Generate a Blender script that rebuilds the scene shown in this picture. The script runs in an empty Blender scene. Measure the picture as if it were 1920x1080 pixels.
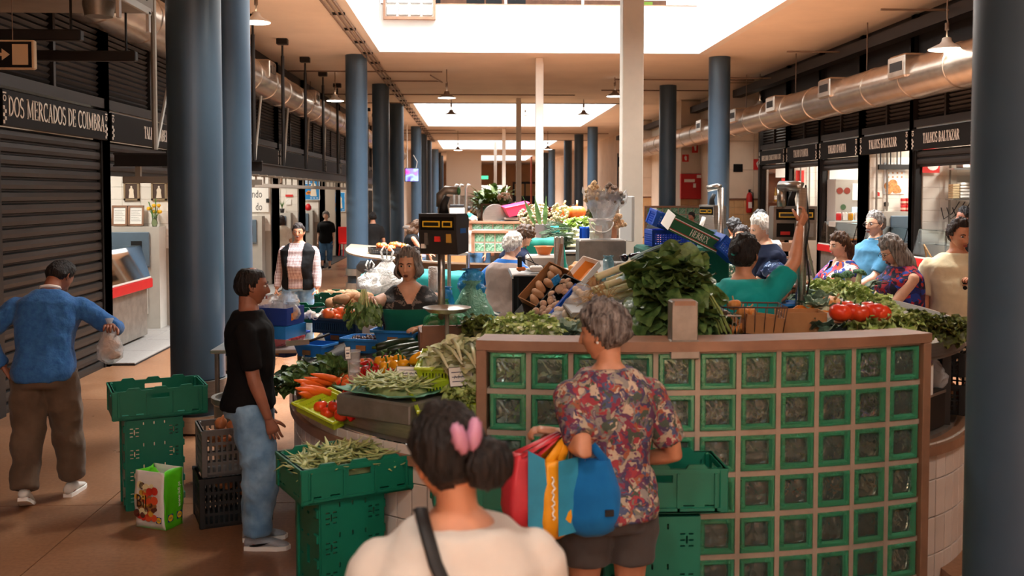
import bpy,bmesh,math,random
from mathutils import Vector as V,Matrix,Euler,noise
pi=math.pi
sin,cos=math.sin,math.cos
R=random.Random(11)
SC=bpy.context.scene
COL=SC.collection
# ---- camera, sky, daylight, exposure
CAMZ=2.2
cd=bpy.data.cameras.new('camera')
cam=bpy.data.objects.new('camera',cd)
COL.objects.link(cam)
SC.camera=cam
cd.sensor_width=36
cd.lens=35
cd.shift_y=-96.5/1920
cd.clip_start=.05
cd.clip_end=400
PITCH,YAW=math.radians(2.5),math.radians(2.298)
cam.location=(0,0,CAMZ)
cam.rotation_euler=(pi/2-PITCH,0,-YAW)
cd.dof.use_dof=True
cd.dof.focus_distance=9.0
cd.dof.aperture_fstop=3.2
wd=bpy.data.worlds.new('sky')
SC.world=wd
wd.use_nodes=True
bg=wd.node_tree.nodes['Background']
bg.inputs[0].default_value=(.86,.93,1,1)
bg.inputs[1].default_value=1.5
SC.view_settings.view_transform='Standard'
SC.view_settings.look='None'
SC.view_settings.gamma=1
SC.view_settings.use_curve_mapping=False
SC.view_settings.exposure=0.42
SC.cycles.max_bounces=7
SC.cycles.diffuse_bounces=4
SC.cycles.glossy_bounces=3
SC.cycles.transmission_bounces=7
SC.cycles.transparent_max_bounces=10
SC.cycles.caustics_reflective=False
SC.cycles.caustics_refractive=False
SC.cycles.sample_clamp_indirect=4
WELLS=[(-13.7,-2.2),(10.3,22.1),(34.6,46.4),(58.6,70.4),(82.6,94.4)]
WX0,WX1=-2.02,5.05
def area(name,loc,sx,sy,power,col=(1,1,1),rot=(0,0,0)):
 l=bpy.data.lights.new(name,'AREA')
 l.shape='RECTANGLE'
 l.size,l.size_y,l.energy,l.color=sx,sy,power,col
 l.spread=1.7
 o=bpy.data.objects.new(name,l)
 o.location=loc
 o.rotation_euler=rot
 COL.objects.link(o)
 return o
for(y0,y1),p in zip(WELLS,(7500,3300,2600,2600,2600)):
 area('roof_light',((WX0+WX1)/2,(y0+y1)/2,8.9),6.6,11,p,(.97,.985,1))
 # ---- pixel helpers (a photo point plus a real depth gives a place)
F=35/36*1920
_M=Euler((pi/2-PITCH,0,-YAW)).to_matrix()
def ray(px,py):
 return _M@V(((px-960)/F,-(py-540)/F+cd.shift_y*1920/F,-1))
def W(px,py,Y):
 d=ray(px,py)
 return V((0,0,CAMZ))+d*(Y/d.y)
def WZ(px,py,Z):
 d=ray(px,py)
 return V((0,0,CAMZ))+d*((Z-CAMZ)/d.z)
 # ---- materials
def lin(c):
 return c/12.92 if c<=.04045 else((c+.055)/1.055)**2.4
def H(s):
 s=s.lstrip('#')
 return tuple(lin(int(s[i:i+2],16)/255)for i in(0,2,4))
def rgba(c):
 if isinstance(c,str):
  c=H(c)
 return(c[0],c[1],c[2],1)
MATS={}
class NT:
 def __init__(s,name):
  s.m=bpy.data.materials.new(name)
  s.m.use_nodes=True
  s.t=s.m.node_tree
  s.b=s.t.nodes['Principled BSDF']
  s._c=None
 def n(s,typ,**kw):
  x=s.t.nodes.new(typ)
  for k,v in kw.items():
   if k.startswith('i_'):
    k=k[2:]
    x.inputs[int(k)if k.isdigit()else k.replace('_',' ')].default_value=v
   else:
    setattr(x,k,v)
  return x
 def l(s,a,b):
  s.t.links.new(a,b)
 def co(s,kind='Object',scale=None):
  tc=s.n('ShaderNodeTexCoord')
  out=tc.outputs[kind]
  if scale is not None:
   mp=s.n('ShaderNodeMapping')
   mp.inputs['Scale'].default_value=scale if hasattr(scale,'__len__')else(scale,)*3
   s.l(out,mp.inputs[0])
   out=mp.outputs[0]
  return out
 def ramp(s,fac,stops,interp='LINEAR'):
  r=s.n('ShaderNodeValToRGB')
  r.color_ramp.interpolation=interp
  e=r.color_ramp.elements
  while len(e)>1:
   e.remove(e[-1])
  e[0].position,e[0].color=stops[0][0],rgba(stops[0][1])
  for p,c in stops[1:]:
   x=e.new(p)
   x.color=rgba(c)
  s.l(fac,r.inputs[0])
  return r.outputs[0]
 def mix(s,fac,a,b,mode='MIX'):
  x=s.n('ShaderNodeMix',data_type='RGBA',blend_type=mode)
  for k,v in((0,fac),(6,a),(7,b)):
   if hasattr(v,'is_output'):
    s.l(v,x.inputs[k])
   elif k==0:
    x.inputs[0].default_value=v
   else:
    x.inputs[k].default_value=rgba(v)
  return x.outputs[2]
 def math(s,op,a,b=0):
  x=s.n('ShaderNodeMath',operation=op)
  for k,v in((0,a),(1,b)):
   if hasattr(v,'is_output'):
    s.l(v,x.inputs[k])
   else:
    x.inputs[k].default_value=v
  return x.outputs[0]
 def bump(s,h,strength=.3,dist=.01):
  x=s.n('ShaderNodeBump')
  x.inputs['Strength'].default_value=strength
  x.inputs['Distance'].default_value=dist
  s.l(h,x.inputs['Height'])
  s.l(x.outputs[0],s.b.inputs['Normal'])
def mat(name,col,rough=.6,metal=0,nz=.0,ns=8,col2=None,bump=0,bs=40,bd=.01,trans=0,emit=0,ior=1.45,alpha=1,coat=0,rnd=0,spec=.5,sub=0,sheen=0,scale=None):
 if name in MATS:
  return MATS[name]
 t=NT(name)
 b=t.b
 b.inputs['Roughness'].default_value=rough
 b.inputs['Metallic'].default_value=metal
 b.inputs['IOR'].default_value=ior
 b.inputs['Specular IOR Level'].default_value=spec
 if trans:b.inputs['Transmission Weight'].default_value=trans
 if alpha<1:b.inputs['Alpha'].default_value=alpha
 if coat:b.inputs['Coat Weight'].default_value=coat
 if sheen:b.inputs['Sheen Weight'].default_value=sheen
 c=H(col)if isinstance(col,str)else col
 b.inputs['Base Color'].default_value=rgba(c)
 out=None
 if nz or col2:
  nn=t.n('ShaderNodeTexNoise',i_Scale=ns,i_Detail=4,i_Roughness=.6)
  t.l(t.co('Object',scale),nn.inputs['Vector'])
  a=tuple(x*(1-nz)for x in c)
  d=(H(col2)if isinstance(col2,str)else col2)if col2 else tuple(min(1,x*(1+nz))for x in c)
  out=t.ramp(nn.outputs[0],[(.35,a),(.65,d)])
 if rnd:
  oi=t.n('ShaderNodeObjectInfo')
  k=t.math('ADD',t.math('MULTIPLY',oi.outputs['Random'],2*rnd),1-rnd)
  out=t.mix(1,out if out is not None else c,k,'MULTIPLY')
 if out is not None:
  t.l(out,b.inputs['Base Color'])
 if emit:
  b.inputs['Emission Color'].default_value=rgba(c)
  b.inputs['Emission Strength'].default_value=emit
 if bump:
  n2=t.n('ShaderNodeTexNoise',i_Scale=bs,i_Detail=3)
  t.l(t.co('Object',scale),n2.inputs['Vector'])
  t.bump(n2.outputs[0],bump,bd)
 MATS[name]=t.m
 return t.m
 # ---- mesh building
def rotz(a):return Matrix.Rotation(a,4,'Z')
def TR(loc=(0,0,0),rot=(0,0,0),sc=(1,1,1)):
 m=Matrix.Translation(V(loc))@Euler(rot).to_matrix().to_4x4()
 return m@Matrix.Diagonal((*(sc if hasattr(sc,'__len__')else(sc,)*3),1))
def frame(z,x=None):
 z=V(z).normalized()
 x=V(x)if x is not None else(V((1,0,0))if abs(z.x)<.8 else V((0,1,0)))
 x=(x-z*x.dot(z)).normalized()
 y=z.cross(x)
 return Matrix((x,y,z)).transposed()
class MB:
 def __init__(s):
  s.v,s.f,s.mi,s.M,s.k=[],[],[],None,0
 def add(s,vs,fs,M=None):
  b=len(s.v)
  for p in vs:
   p=V(p)
   if M is not None:p=M@p
   if s.M is not None:p=s.M@p
   s.v.append(p)
  for f in fs:
   s.f.append([b+i for i in f])
   s.mi.append(s.k)
  return s
 def box(s,c,d,M=None,rot=None):
  x,y,z=d[0]/2,d[1]/2,d[2]/2
  vs=[V((i*x,j*y,k*z))for k in(-1,1)for j in(-1,1)for i in(-1,1)]
  if rot is not None:
   e=Euler(rot).to_matrix()
   vs=[e@p for p in vs]
  vs=[p+V(c)for p in vs]
  return s.add(vs,[(0,2,3,1),(4,5,7,6),(0,1,5,4),(2,6,7,3),(0,4,6,2),(1,3,7,5)],M)
 def b2(s,lo,hi,M=None):
  return s.box([(a+b)/2 for a,b in zip(lo,hi)],[b-a for a,b in zip(lo,hi)],M)
 def bev(s,c,d,r=.01,M=None,rot=None):
  x,y,z=d[0]/2,d[1]/2,d[2]/2
  r=min(r,x*.49,y*.49,z*.49)
  rings=[]
  for(zz,o)in((-z,r),(-z+r,0),(z-r,0),(z,r)):
   X,Y=x-o,y-o
   q=r*.6 if o==0 else r*.5
   rings.append([(X-q,-Y,zz),(X,-Y+q,zz),(X,Y-q,zz),(X-q,Y,zz),(-X+q,Y,zz),(-X,Y-q,zz),(-X,-Y+q,zz),(-X+q,-Y,zz)])
  e=Euler(rot).to_matrix()if rot is not None else None
  rr=[[(e@V(p)if e else V(p))+V(c)for p in g]for g in rings]
  return s.loft(rr,M=M)
 def loft(s,rings,cap=True,closed=True,M=None):
  n=len(rings[0])
  vs=[p for g in rings for p in g]
  fs=[]
  for i in range(len(rings)-1):
   for j in range(n if closed else n-1):
    k=(j+1)%n
    fs.append((i*n+j,i*n+k,(i+1)*n+k,(i+1)*n+j))
  if cap and closed:
   fs.append(tuple(range(n-1,-1,-1)))
   fs.append(tuple((len(rings)-1)*n+j for j in range(n)))
  return s.add(vs,fs,M)
 def tube(s,pts,rad,n=10,cap=True,M=None,flat=1.0,up=None):
  pts=[V(p)for p in pts]
  if not hasattr(rad,'__len__'):rad=[rad]*len(pts)
  rings,x=[],None
  for i,p in enumerate(pts):
   t=(pts[min(i+1,len(pts)-1)]-pts[max(i-1,0)])
   if t.length<1e-9:t=V((0,0,1))
   fr=frame(t,x if x is not None else up)
   x=fr.col[0]
   rings.append([p+fr@V((cos(2*pi*j/n)*rad[i],sin(2*pi*j/n)*rad[i]*flat,0))for j in range(n)])
  return s.loft(rings,cap,True,M)
 def cyl(s,a,b,r,n=12,M=None):
  return s.tube([a,b],r,n,True,M)
 def lathe(s,prof,n=16,c=(0,0,0),M=None,cap=True,sq=(1,1)):
  rings=[[V((cos(2*pi*j/n)*r*sq[0]+c[0],sin(2*pi*j/n)*r*sq[1]+c[1],z+c[2]))for j in range(n)]for r,z in prof]
  return s.loft(rings,cap,True,M)
 def ell(s,c,r,nu=12,nv=8,M=None,rot=None,nzz=0,nf=8):
  if not hasattr(r,'__len__'):r=(r,r,r)
  e=Euler(rot).to_matrix()if rot is not None else None
  rings=[]
  for i in range(1,nv):
   a=-pi/2+pi*i/nv
   g=[]
   for j in range(nu):
    p=V((cos(a)*cos(2*pi*j/nu),cos(a)*sin(2*pi*j/nu),sin(a)))
    if nzz:p*=1+nzz*noise.noise(p*nf+V(c)*3)
    p=V((p.x*r[0],p.y*r[1],p.z*r[2]))
    if e:p=e@p
    g.append(p+V(c))
   rings.append(g)
  bot,top=V((0,0,-r[2])),V((0,0,r[2]))
  if e:bot,top=e@bot,e@top
  vs=[p for g in rings for p in g]+[bot+V(c),top+V(c)]
  fs=[]
  m=len(rings)
  for i in range(m-1):
   for j in range(nu):
    k=(j+1)%nu
    fs.append((i*nu+j,i*nu+k,(i+1)*nu+k,(i+1)*nu+j))
  for j in range(nu):
   k=(j+1)%nu
   fs.append((m*nu,k,j))
   fs.append((m*nu+1,(m-1)*nu+j,(m-1)*nu+k))
  return s.add(vs,fs,M)
 def prism(s,poly,z0,z1,M=None):
  n=len(poly)
  vs=[(x,y,z0)for x,y in poly]+[(x,y,z1)for x,y in poly]
  fs=[tuple(range(n-1,-1,-1)),tuple(range(n,2*n))]+[(i,(i+1)%n,n+(i+1)%n,n+i)for i in range(n)]
  return s.add(vs,fs,M)
 def grid(s,fn,nu,nv,M=None,thick=0,wrap=False):
  P=[[V(fn(i/nu,j/nv))for j in range(nv+1)]for i in range(nu+1)]
  vs=[p for g in P for p in g]
  w=nv+1
  fs=[(i*w+j,(i+1)*w+j,(i+1)*w+j+1,i*w+j+1)for i in range(nu)for j in range(nv)]
  if thick:
   m=len(vs)
   ns=[]
   for i in range(nu+1):
    for j in range(nv+1):
     a=P[min(i+1,nu)][j]-P[max(i-1,0)][j]
     b=P[i][min(j+1,nv)]-P[i][max(j-1,0)]
     q=a.cross(b)
     ns.append(q.normalized()if q.length>1e-12 else V((0,0,1)))
   vs=vs+[p-q*thick for p,q in zip(vs,ns)]
   fs=fs+[tuple(m+i for i in reversed(f))for f in fs]
   rim=[(i,0)for i in range(nu)]+[(nu,j)for j in range(nv)]+[(i,nv)for i in range(nu,0,-1)]+[(0,j)for j in range(nv,0,-1)]
   ids=[i*w+j for i,j in rim]
   for a,b in zip(ids,ids[1:]+ids[:1]):
    fs.append((b,a,m+a,m+b))
  return s.add(vs,fs,M)
 def mesh(s,name,smooth=False):
  me=bpy.data.meshes.new(name)
  me.from_pydata([tuple(p)for p in s.v],[],s.f)
  if s.k or any(s.mi):
   me.polygons.foreach_set('material_index',s.mi)
  if smooth:
   me.polygons.foreach_set('use_smooth',[True]*len(me.polygons))
  me.update()
  return me
def link(name,data,parent=None,mats=None):
 o=bpy.data.objects.new(name,data)
 COL.objects.link(o)
 if mats is not None:
  for m in(mats if isinstance(mats,(list,tuple))else[mats]):
   if m is not None and data is not None:data.materials.append(m)
 if parent is not None:o.parent=parent
 return o
def obj(name,mb,m,parent=None,smooth=False,label=None,kind=None,loc=None):
 me=mb.mesh(name,smooth is not False)
 if smooth=='auto':
  me.set_sharp_from_angle(angle=math.radians(35))
 o=link(name,me,parent,m)
 if label:o['label']=label
 if kind:o['kind']=kind
 if loc is not None:o.location=loc
 return o
def tag(o,label,cat,group=None):
 o['label'],o['category']=label,cat
 if group:o['group']=group
 return o
def thing(name,label,cat,loc=(0,0,0),rz=0,group=None):
 o=bpy.data.objects.new(name,None)
 COL.objects.link(o)
 o.empty_display_size=.1
 o.location=loc
 o.rotation_euler=(0,0,rz)if not hasattr(rz,'__len__')else rz
 return tag(o,label,cat,group)
def one(name,mb,m,label,cat,group=None,smooth=False,loc=None,rot=None):
 o=obj(name,mb,m,None,smooth)
 if loc is not None:o.location=loc
 if rot is not None:o.rotation_euler=rot
 return tag(o,label,cat,group)
def struct(name,mb,m,parent=None,smooth=False):
 o=obj(name,mb,m,parent,smooth)
 if parent is None:o['kind']='structure'
 return o
KIDS={}
def dup(o,loc=None,rot=None,label=None,group=None,scale=None):
 def cp(x,par):
  c=x.copy()
  COL.objects.link(c)
  if par is not None:c.parent=par
  for k in[q for q in x.children]:cp(k,c)
  return c
 c=cp(o,None)
 if loc is not None:c.location=loc
 if rot is not None:c.rotation_euler=rot if hasattr(rot,'__len__')else(0,0,rot)
 if scale is not None:c.scale=scale if hasattr(scale,'__len__')else(scale,)*3
 if label:c['label']=label
 if group:c['group']=group
 return c
def inst(me,name,parent=None,loc=(0,0,0),rot=(0,0,0),sc=1):
 o=bpy.data.objects.new(name,me)
 COL.objects.link(o)
 o.location=loc
 o.rotation_euler=rot
 o.scale=sc if hasattr(sc,'__len__')else(sc,)*3
 if parent is not None:o.parent=parent
 return o
def smesh(name,mb,m,smooth=True):
 me=mb.mesh(name,smooth)
 for x in(m if isinstance(m,(list,tuple))else[m]):me.materials.append(x)
 return me
def sstep(a,b,x):
 t=max(0,min(1,(x-a)/(b-a)))if a!=b else float(x>a)
 return t*t*(3-2*t)
TMP=bpy.data.scenes.new('work')
def evalmesh(o):
 TMP.collection.objects.link(o)
 with bpy.context.temp_override(scene=TMP,view_layer=TMP.view_layers[0]):
  dg=bpy.context.evaluated_depsgraph_get()
  dg.update()
  me=bpy.data.meshes.new_from_object(o.evaluated_get(dg))
 TMP.collection.objects.unlink(o)
 return me
def remesh(mb,vox=.012,smooth=4):
 me=mb.mesh('tmp')
 o=bpy.data.objects.new('tmp',me)
 r=o.modifiers.new('r','REMESH')
 r.mode,r.voxel_size,r.use_smooth_shade='VOXEL',vox,True
 if smooth:
  q=o.modifiers.new('s','SMOOTH')
  q.factor,q.iterations=.5,smooth
 out=evalmesh(o)
 bpy.data.objects.remove(o)
 bpy.data.meshes.remove(me)
 return out
def textmb(body,size,mb=None,M=None,depth=.002,xs=1.0,align='CENTER',spacing=1.0):
 cu=bpy.data.curves.new('t','FONT')
 cu.body,cu.size,cu.align_x,cu.align_y=body,size,align,'CENTER'
 cu.extrude=depth
 cu.resolution_u=2
 cu.space_character=spacing
 o=bpy.data.objects.new('t',cu)
 me=evalmesh(o)
 bpy.data.objects.remove(o)
 mb=mb or MB()
 S=Matrix.Diagonal((xs,1,1,1))
 mb.add([v.co for v in me.vertices],[list(p.vertices)for p in me.polygons],(M if M is not None else Matrix())@S)
 bpy.data.meshes.remove(me)
 return mb
_A=lambda cx,cy,rx,ry,a0,a1,n=8:[(cx+rx*cos(math.radians(a0+(a1-a0)*i/n)),cy+ry*sin(math.radians(a0+(a1-a0)*i/n)))for i in range(n+1)]
TK,TN=.13,.05
def _sf(x,y,w=.2):return([(x-w/2,y),(x+w/2,y)],TN)
def _stem(x):return[([(x,0),(x,1)],TK),_sf(x,.02),_sf(x,.98)]
GL={'D':(.62,_stem(.13)+[(_A(.13,.5,.42,.47,90,-90),TK*.85)]),'O':(.66,[(_A(.33,.5,.27,.47,0,360,14),.1)]),'S':(.5,[(_A(.25,.74,.18,.23,30,270,8)+_A(.25,.26,.19,.24,90,-150,8)[1:],.095)]),'M':(.86,[([(.14,0),(.14,1)],TN*1.3),([(.14,1),(.43,.1)],TK),([(.43,.1),(.7,1)],TN),([(.71,0),(.71,1)],TK),_sf(.14,.02),_sf(.71,.02),_sf(.1,.98,.14),_sf(.75,.98,.14)]),'E':(.54,_stem(.13)+[([(.13,.97),(.47,.97)],TN),([(.13,.03),(.48,.03)],TN),([(.13,.52),(.38,.52)],TN),([(.46,.98),(.46,.8)],TN),([(.48,.02),(.48,.22)],TN),([(.38,.62),(.38,.42)],TN)]),'R':(.62,_stem(.13)+[(_A(.13,.74,.32,.23,90,-90),TK*.8),([(.28,.5),(.56,.02)],TK),_sf(.57,.02,.12)]),'C':(.6,[(_A(.34,.5,.27,.47,45,315,12),.1),([(.53,.96),(.53,.72)],TN)]),'A':(.64,[([(.08,.02),(.3,1)],TN),([(.3,1),(.53,.02)],TK),([(.17,.36),(.43,.36)],TN),_sf(.08,.02),_sf(.53,.02)]),'I':(.28,_stem(.14)),'B':(.58,_stem(.13)+[(_A(.13,.75,.29,.22,90,-90),TK*.75),(_A(.13,.27,.34,.25,90,-90),TK*.8)]),'T':(.56,[([(.28,0),(.28,1)],TK),_sf(.28,.02),([(.03,.97),(.53,.97)],TN),([(.05,1),(.05,.78)],TN),([(.51,1),(.51,.78)],TN)]),'L':(.52,_stem(.13)+[([(.13,.03),(.47,.03)],TN),([(.46,.02),(.46,.26)],TN)]),'H':(.7,_stem(.13)+_stem(.56)+[([(.13,.52),(.56,.52)],TN)]),'N':(.7,[([(.14,0),(.14,1)],TN),([(.14,1),(.57,0)],TK),([(.57,0),(.57,1)],TN),_sf(.14,.02),_sf(.1,.98,.16),_sf(.57,.98)]),'Z':(.54,[([(.06,.97),(.48,.97)],TN),([(.46,.97),(.07,.03)],TK),([(.06,.03),(.5,.03)],TN),([(.07,.98),(.07,.78)],TN),([(.48,.02),(.48,.22)],TN)]),'U':(.68,[([(.14,1),(.14,.32)]+_A(.35,.32,.21,.3,180,360,6)+[(.56,.32),(.56,1)],.1),_sf(.14,.98),_sf(.56,.98)]),'X':(.62,[([(.08,1),(.52,0)],TK),([(.5,1),(.08,0)],TN),_sf(.1,.98),_sf(.5,.98),_sf(.1,.02),_sf(.52,.02)]),"'":(.2,[([(.1,1),(.08,.75)],.08)]),' ':(.3,[]),}
def serif(body,h,mb=None,M=None,xs=.8,depth=.004,align=.5):
 mb=mb or MB()
 tot=sum(GL[c][0]for c in body)*h*xs
 x0=-tot*align
 for c in body:
  w,st=GL[c]
  for pl,t in st:
   n=len(pl)
   L,Rr=[],[]
   for i,(x,y)in enumerate(pl):
    ax,ay=pl[max(i-1,0)]
    bx,by=pl[min(i+1,n-1)]
    dx,dy=bx-ax,by-ay
    q=math.hypot(dx,dy)or 1
    nx,ny=-dy/q*t/2,dx/q*t/2
    L.append(((x+nx)*h*xs+x0,(y+ny)*h))
    Rr.append(((x-nx)*h*xs+x0,(y-ny)*h))
   for i in range(n-1):
    mb.prism([L[i],Rr[i],Rr[i+1],L[i+1]],0,depth,M)
  x0+=w*h*xs
 return mb
 # ==== THE HALL
M_ceil=mat('ceiling_plaster','#e2d6c9',.9,nz=.05,ns=.8,bump=.15,bs=60)
M_white=mat('white_plaster','#dedbd5',.85,nz=.03,ns=2,bump=.1,bs=30)
M_cream=mat('cream_panel','#d9c7b2',.7,nz=.06,ns=1.5)
M_ochre=mat('ochre_tile','#cfa878',.45,nz=.08,ns=4,rnd=.06)
M_dark=mat('dark_steel','#211e1c',.5,.2,nz=.12,ns=6)
M_dark2=mat('dark_sheet','#1d1a19',.55,.2,nz=.15,ns=5)
M_slat=mat('shutter_slat','#2f2b28',.45,.3,nz=.12,ns=7,rnd=.05)
M_black=mat('black_board','#0d0c0b',.6,nz=.1,ns=3,spec=.2)
M_letter=mat('sign_letter','#e9e2d6',.6)
M_col=mat('column_paint','#3f5364',.34,nz=.05,ns=3,bump=.03,bs=90)
M_colbase=mat('column_plinth','#26313a',.5)
M_steel=mat('brushed_steel','#b9b4ad',.3,.9,nz=.1,ns=9,scale=(1,1,12))
M_steeld=mat('worn_steel','#8b847b',.42,.55,nz=.18,ns=7,bump=.05,bs=30)
M_galv=mat('galvanised_duct','#c9bcae',.27,.92,nz=.1,ns=4,bump=.12,bs=7,bd=.03)
M_post=mat('white_post','#ded5c8',.6,nz=.06,ns=3)
M_pipe=mat('painted_conduit','#7d6b5c',.55,.2)
M_grout=mat('grout','#b5a797',.9)
M_tile=mat('wall_tile','#ece5da',.18,nz=.03,ns=4,rnd=.04)
M_tile2=mat('counter_tile','#d8cdc2',.25,nz=.05,ns=5,rnd=.07)
M_granite=mat('grey_granite','#8d8781',.5,nz=.12,ns=60,rnd=.06)
M_wood=mat('trim_wood','#8f6a52',.5,nz=.16,ns=6,scale=(1,1,1))
M_board=mat('wall_block','#b8b2a8',.6,nz=.05,ns=4)
M_cab=mat('cabinet_blue_grey','#5f7180',.45,nz=.05,ns=5)
M_rubber=mat('black_rubber','#141313',.6)
M_red=mat('red_paint','#c41f22',.4,nz=.05,ns=5)
M_redp=mat('red_print','#d6312b',.6)
M_paper=mat('white_paper','#f2efe8',.7)
M_print=mat('dark_print','#35312f',.7)
M_glass=mat('clear_glass','#f2fbf8',.03,trans=1,ior=1.12)
M_lens=mat('lamp_lens','#fff4e6',.4,emit=9)
M_whitem=mat('white_enamel','#e8e4dc',.35)
M_brown=mat('brown_wood','#7a4f36',.5,nz=.2,ns=5)
def floor_mat():
 t=NT('resin_floor')
 b=t.b
 n1=t.n('ShaderNodeTexNoise',i_Scale=.55,i_Detail=6,i_Roughness=.65)
 t.l(t.co('Object'),n1.inputs['Vector'])
 n2=t.n('ShaderNodeTexNoise',i_Scale=35,i_Detail=3)
 t.l(t.co('Object'),n2.inputs['Vector'])
 base=t.ramp(n1.outputs[0],[(.3,'#7d5539'),(.55,'#93694b'),(.75,'#a07a5b')])
 sp=t.ramp(n2.outputs[0],[(.35,'#c8b8a8'),(.7,'#ffffff')])
 t.l(t.mix(.6,base,sp,'MULTIPLY'),b.inputs['Base Color'])
 rr=t.ramp(n1.outputs[0],[(.3,(.24,)*3),(.7,(.42,)*3)])
 t.l(rr,b.inputs['Roughness'])
 t.bump(n2.outputs[0],.06,.004)
 return t.m
M_floor=floor_mat()
XL,XR,ZC=-4.65,7.7,5.3
YN,YF=-18,108
m=MB()
xs=[-9.5,XL,-2.6,.4,3.4,6.4,11]
ys=[YN,-6,0,3.55,7.05,10.7,15,20,26,32,38,44,52,60,70,80,94,YF]
m.b2((-9.5,YN,-.3),(11,YF,-.012))
m.k=1
for i in range(len(xs)-1):
 for j in range(len(ys)-1):
  m.b2((xs[i]+.004,ys[j]+.004,-.0121),(xs[i+1]-.004,ys[j+1]-.004,0))
struct('floor',m,[M_rubber,M_floor])
m=MB()
m.b2((2.5,5.0,0),(XR,26.5,.2))
struct('floor_raised',m,M_floor)
m=MB()
m.b2((-9.5,YN,ZC),(WX0-.18,YF,ZC+.5))
m.b2((WX1+.18,YN,ZC),(11,YF,ZC+.5))
ed=[YN]+[v for a in WELLS for v in(a[0]-.18,a[1]+.18)]+[YF]
for a,b_ in zip(ed[::2],ed[1::2]):
 m.b2((WX0-.18,a,ZC),(WX1+.18,b_,ZC+.5))
struct('ceiling',m,M_ceil)
for i,(y0,y1)in enumerate(WELLS):
 m=MB()
 m.b2((WX0-.18,y0-.18,ZC-.005),(WX0,y1+.18,7.6))
 m.b2((WX1,y0-.18,ZC-.005),(WX1+.18,y1+.18,7.6))
 m.b2((WX0,y1,ZC-.005),(WX1,y1+.18,6.33))
 m.b2((WX0,y0-.18,ZC-.005),(WX1,y0,6.33))
 struct('wall_well_%d'%(i+1),m,M_white)
m=MB();m.b2((-2.2,27.2,5.8),(5.3,27.4,9));struct('wall_gallery',m,M_brown)
m=MB();m.b2((-9.5,YF,0),(11,YF+.3,ZC));struct('wall_end',m,mat('end_wall','#c99a6e',.7,nz=.08,ns=1))
m=MB();m.b2((-9.8,YN,0),(-9.5,YF,ZC));struct('wall_left',m,M_cream)
m=MB();m.b2((11,YN,0),(11.3,YF,ZC));struct('wall_right',m,M_cream)
m=MB();m.b2((-9.5,YN-.3,0),(11,YN,ZC));struct('wall_back',m,M_cream)
g=thing('gallery_rail','white steel gallery rail above the white wall of the nearest light well','railing',(1.5,22.2,6.33))
r_=MB();r_.b2((-2.45,-.03,.15),(3.5,.03,.2));obj('hand_rail',r_,M_whitem,g)
r_=MB();r_.b2((-3.5,-.06,0),(3.5,.06,.035));obj('coping',r_,M_wood,g)
for x in(-2.45,-.75,.96,3.3):
 r_=MB();r_.b2((x-.025,-.025,.03),(x+.025,.025,1.1));obj('post',r_,M_whitem,g)
M_gbc=mat('clear_glass_block','#a8aaa8',.12,nz=.25,ns=14,bump=.5,bs=14,coat=.5)
g=thing('glass_block_screen','clear glass block panel in a pale frame on the gallery edge','panel',(-1.36,21.98,6.05))
r_=MB()
for(a,b_)in(((-.57,0,-.06),(.57,.12,0)),((-.57,0,.0),(-.52,.12,1.1)),((.52,0,0),(.57,.12,1.1))):r_.b2(a,b_)
obj('frame',r_,M_wood,g)
q=MB();q.bev((0,0,0),(.225,.1,.225),.03)
bm_=smesh('glass_block',q,M_gbc,False)
for i in range(4):
 for j in range(4):inst(bm_,'glass_block',g,(-.39+.26*i,.06,.13+.26*j))
r_=MB();r_.b2((-.52,.05,0),(.52,.08,1.1));obj('mortar',r_,M_whitem,g)
def gal_chair(x,y,c,lab):
 g=thing('cafe_chair',lab,'chair',(x,y,5.8),R.uniform(-.6,.6),'chairs on the upper gallery')
 q=MB();q.bev((0,0,.45),(.42,.42,.035),.01);obj('seat',q,c,g)
 q=MB();q.bev((0,.2,.75),(.42,.03,.4),.01);obj('backrest',q,c,g)
 for sx in(-1,1):
  for sy in(-1,1):
   q=MB();q.cyl((sx*.19,sy*.19,0),(sx*.18,sy*.18,.44),.015,6);obj('leg',q,M_steel,g)
for x in(-.95,.1,.62,1.05):gal_chair(x,23.4,M_rubber,'dark chair standing behind the gallery rail above the white well wall')
gal_chair(4.1,23.6,mat('green_plastic','#7a9b2e',.5),'green chair behind the gallery rail at its far end')
def column(x,y,lab,d=.49):
 g=thing('column',lab,'column',(x,y,0),0,'round blue columns')
 q=MB();q.lathe([(d/2,.5),(d/2,ZC)],36,cap=False);obj('shaft',q,M_col,g,'auto')
 q=MB();q.lathe([(d/2-.02,.02),(d/2-.02,.5)],32,cap=False);obj('plinth',q,M_colbase,g,'auto')
 for z in(.02,.34):
  q=MB();q.lathe([(d/2-.01,z),(d/2+.025,z),(d/2+.025,z+.15),(d/2-.01,z+.15)],32,cap=False);obj('cuff',q,M_steel,g,'auto')
column(-2.545,9.3,'thick blue column nearest on the aisle, behind the man in the black t-shirt')
column(-2.6,10.75,'blue column half hidden behind the nearest thick one')
column(2.36,4.1,'dark blurred blue column at the very front beside the tiled counter')
for y,w in((22.7,'lit blue column past the walking man, first of the left row beyond the opening'),(28.7,'dark blue column second in the left row beyond the opening'),(34.7,'dark blue column third in the left row beyond the opening'),(46.7,'blue column that carries the hanging screen'),(52.7,'dark column right after the one with the screen'),(58.7,'far blue column after the screen, sixth of its row')):
 column(-2.6,y,w)
for y in(70.7,76.7,82.7):column(-2.6,y,'tiny far blue column at the end of the row with the screen')
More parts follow.
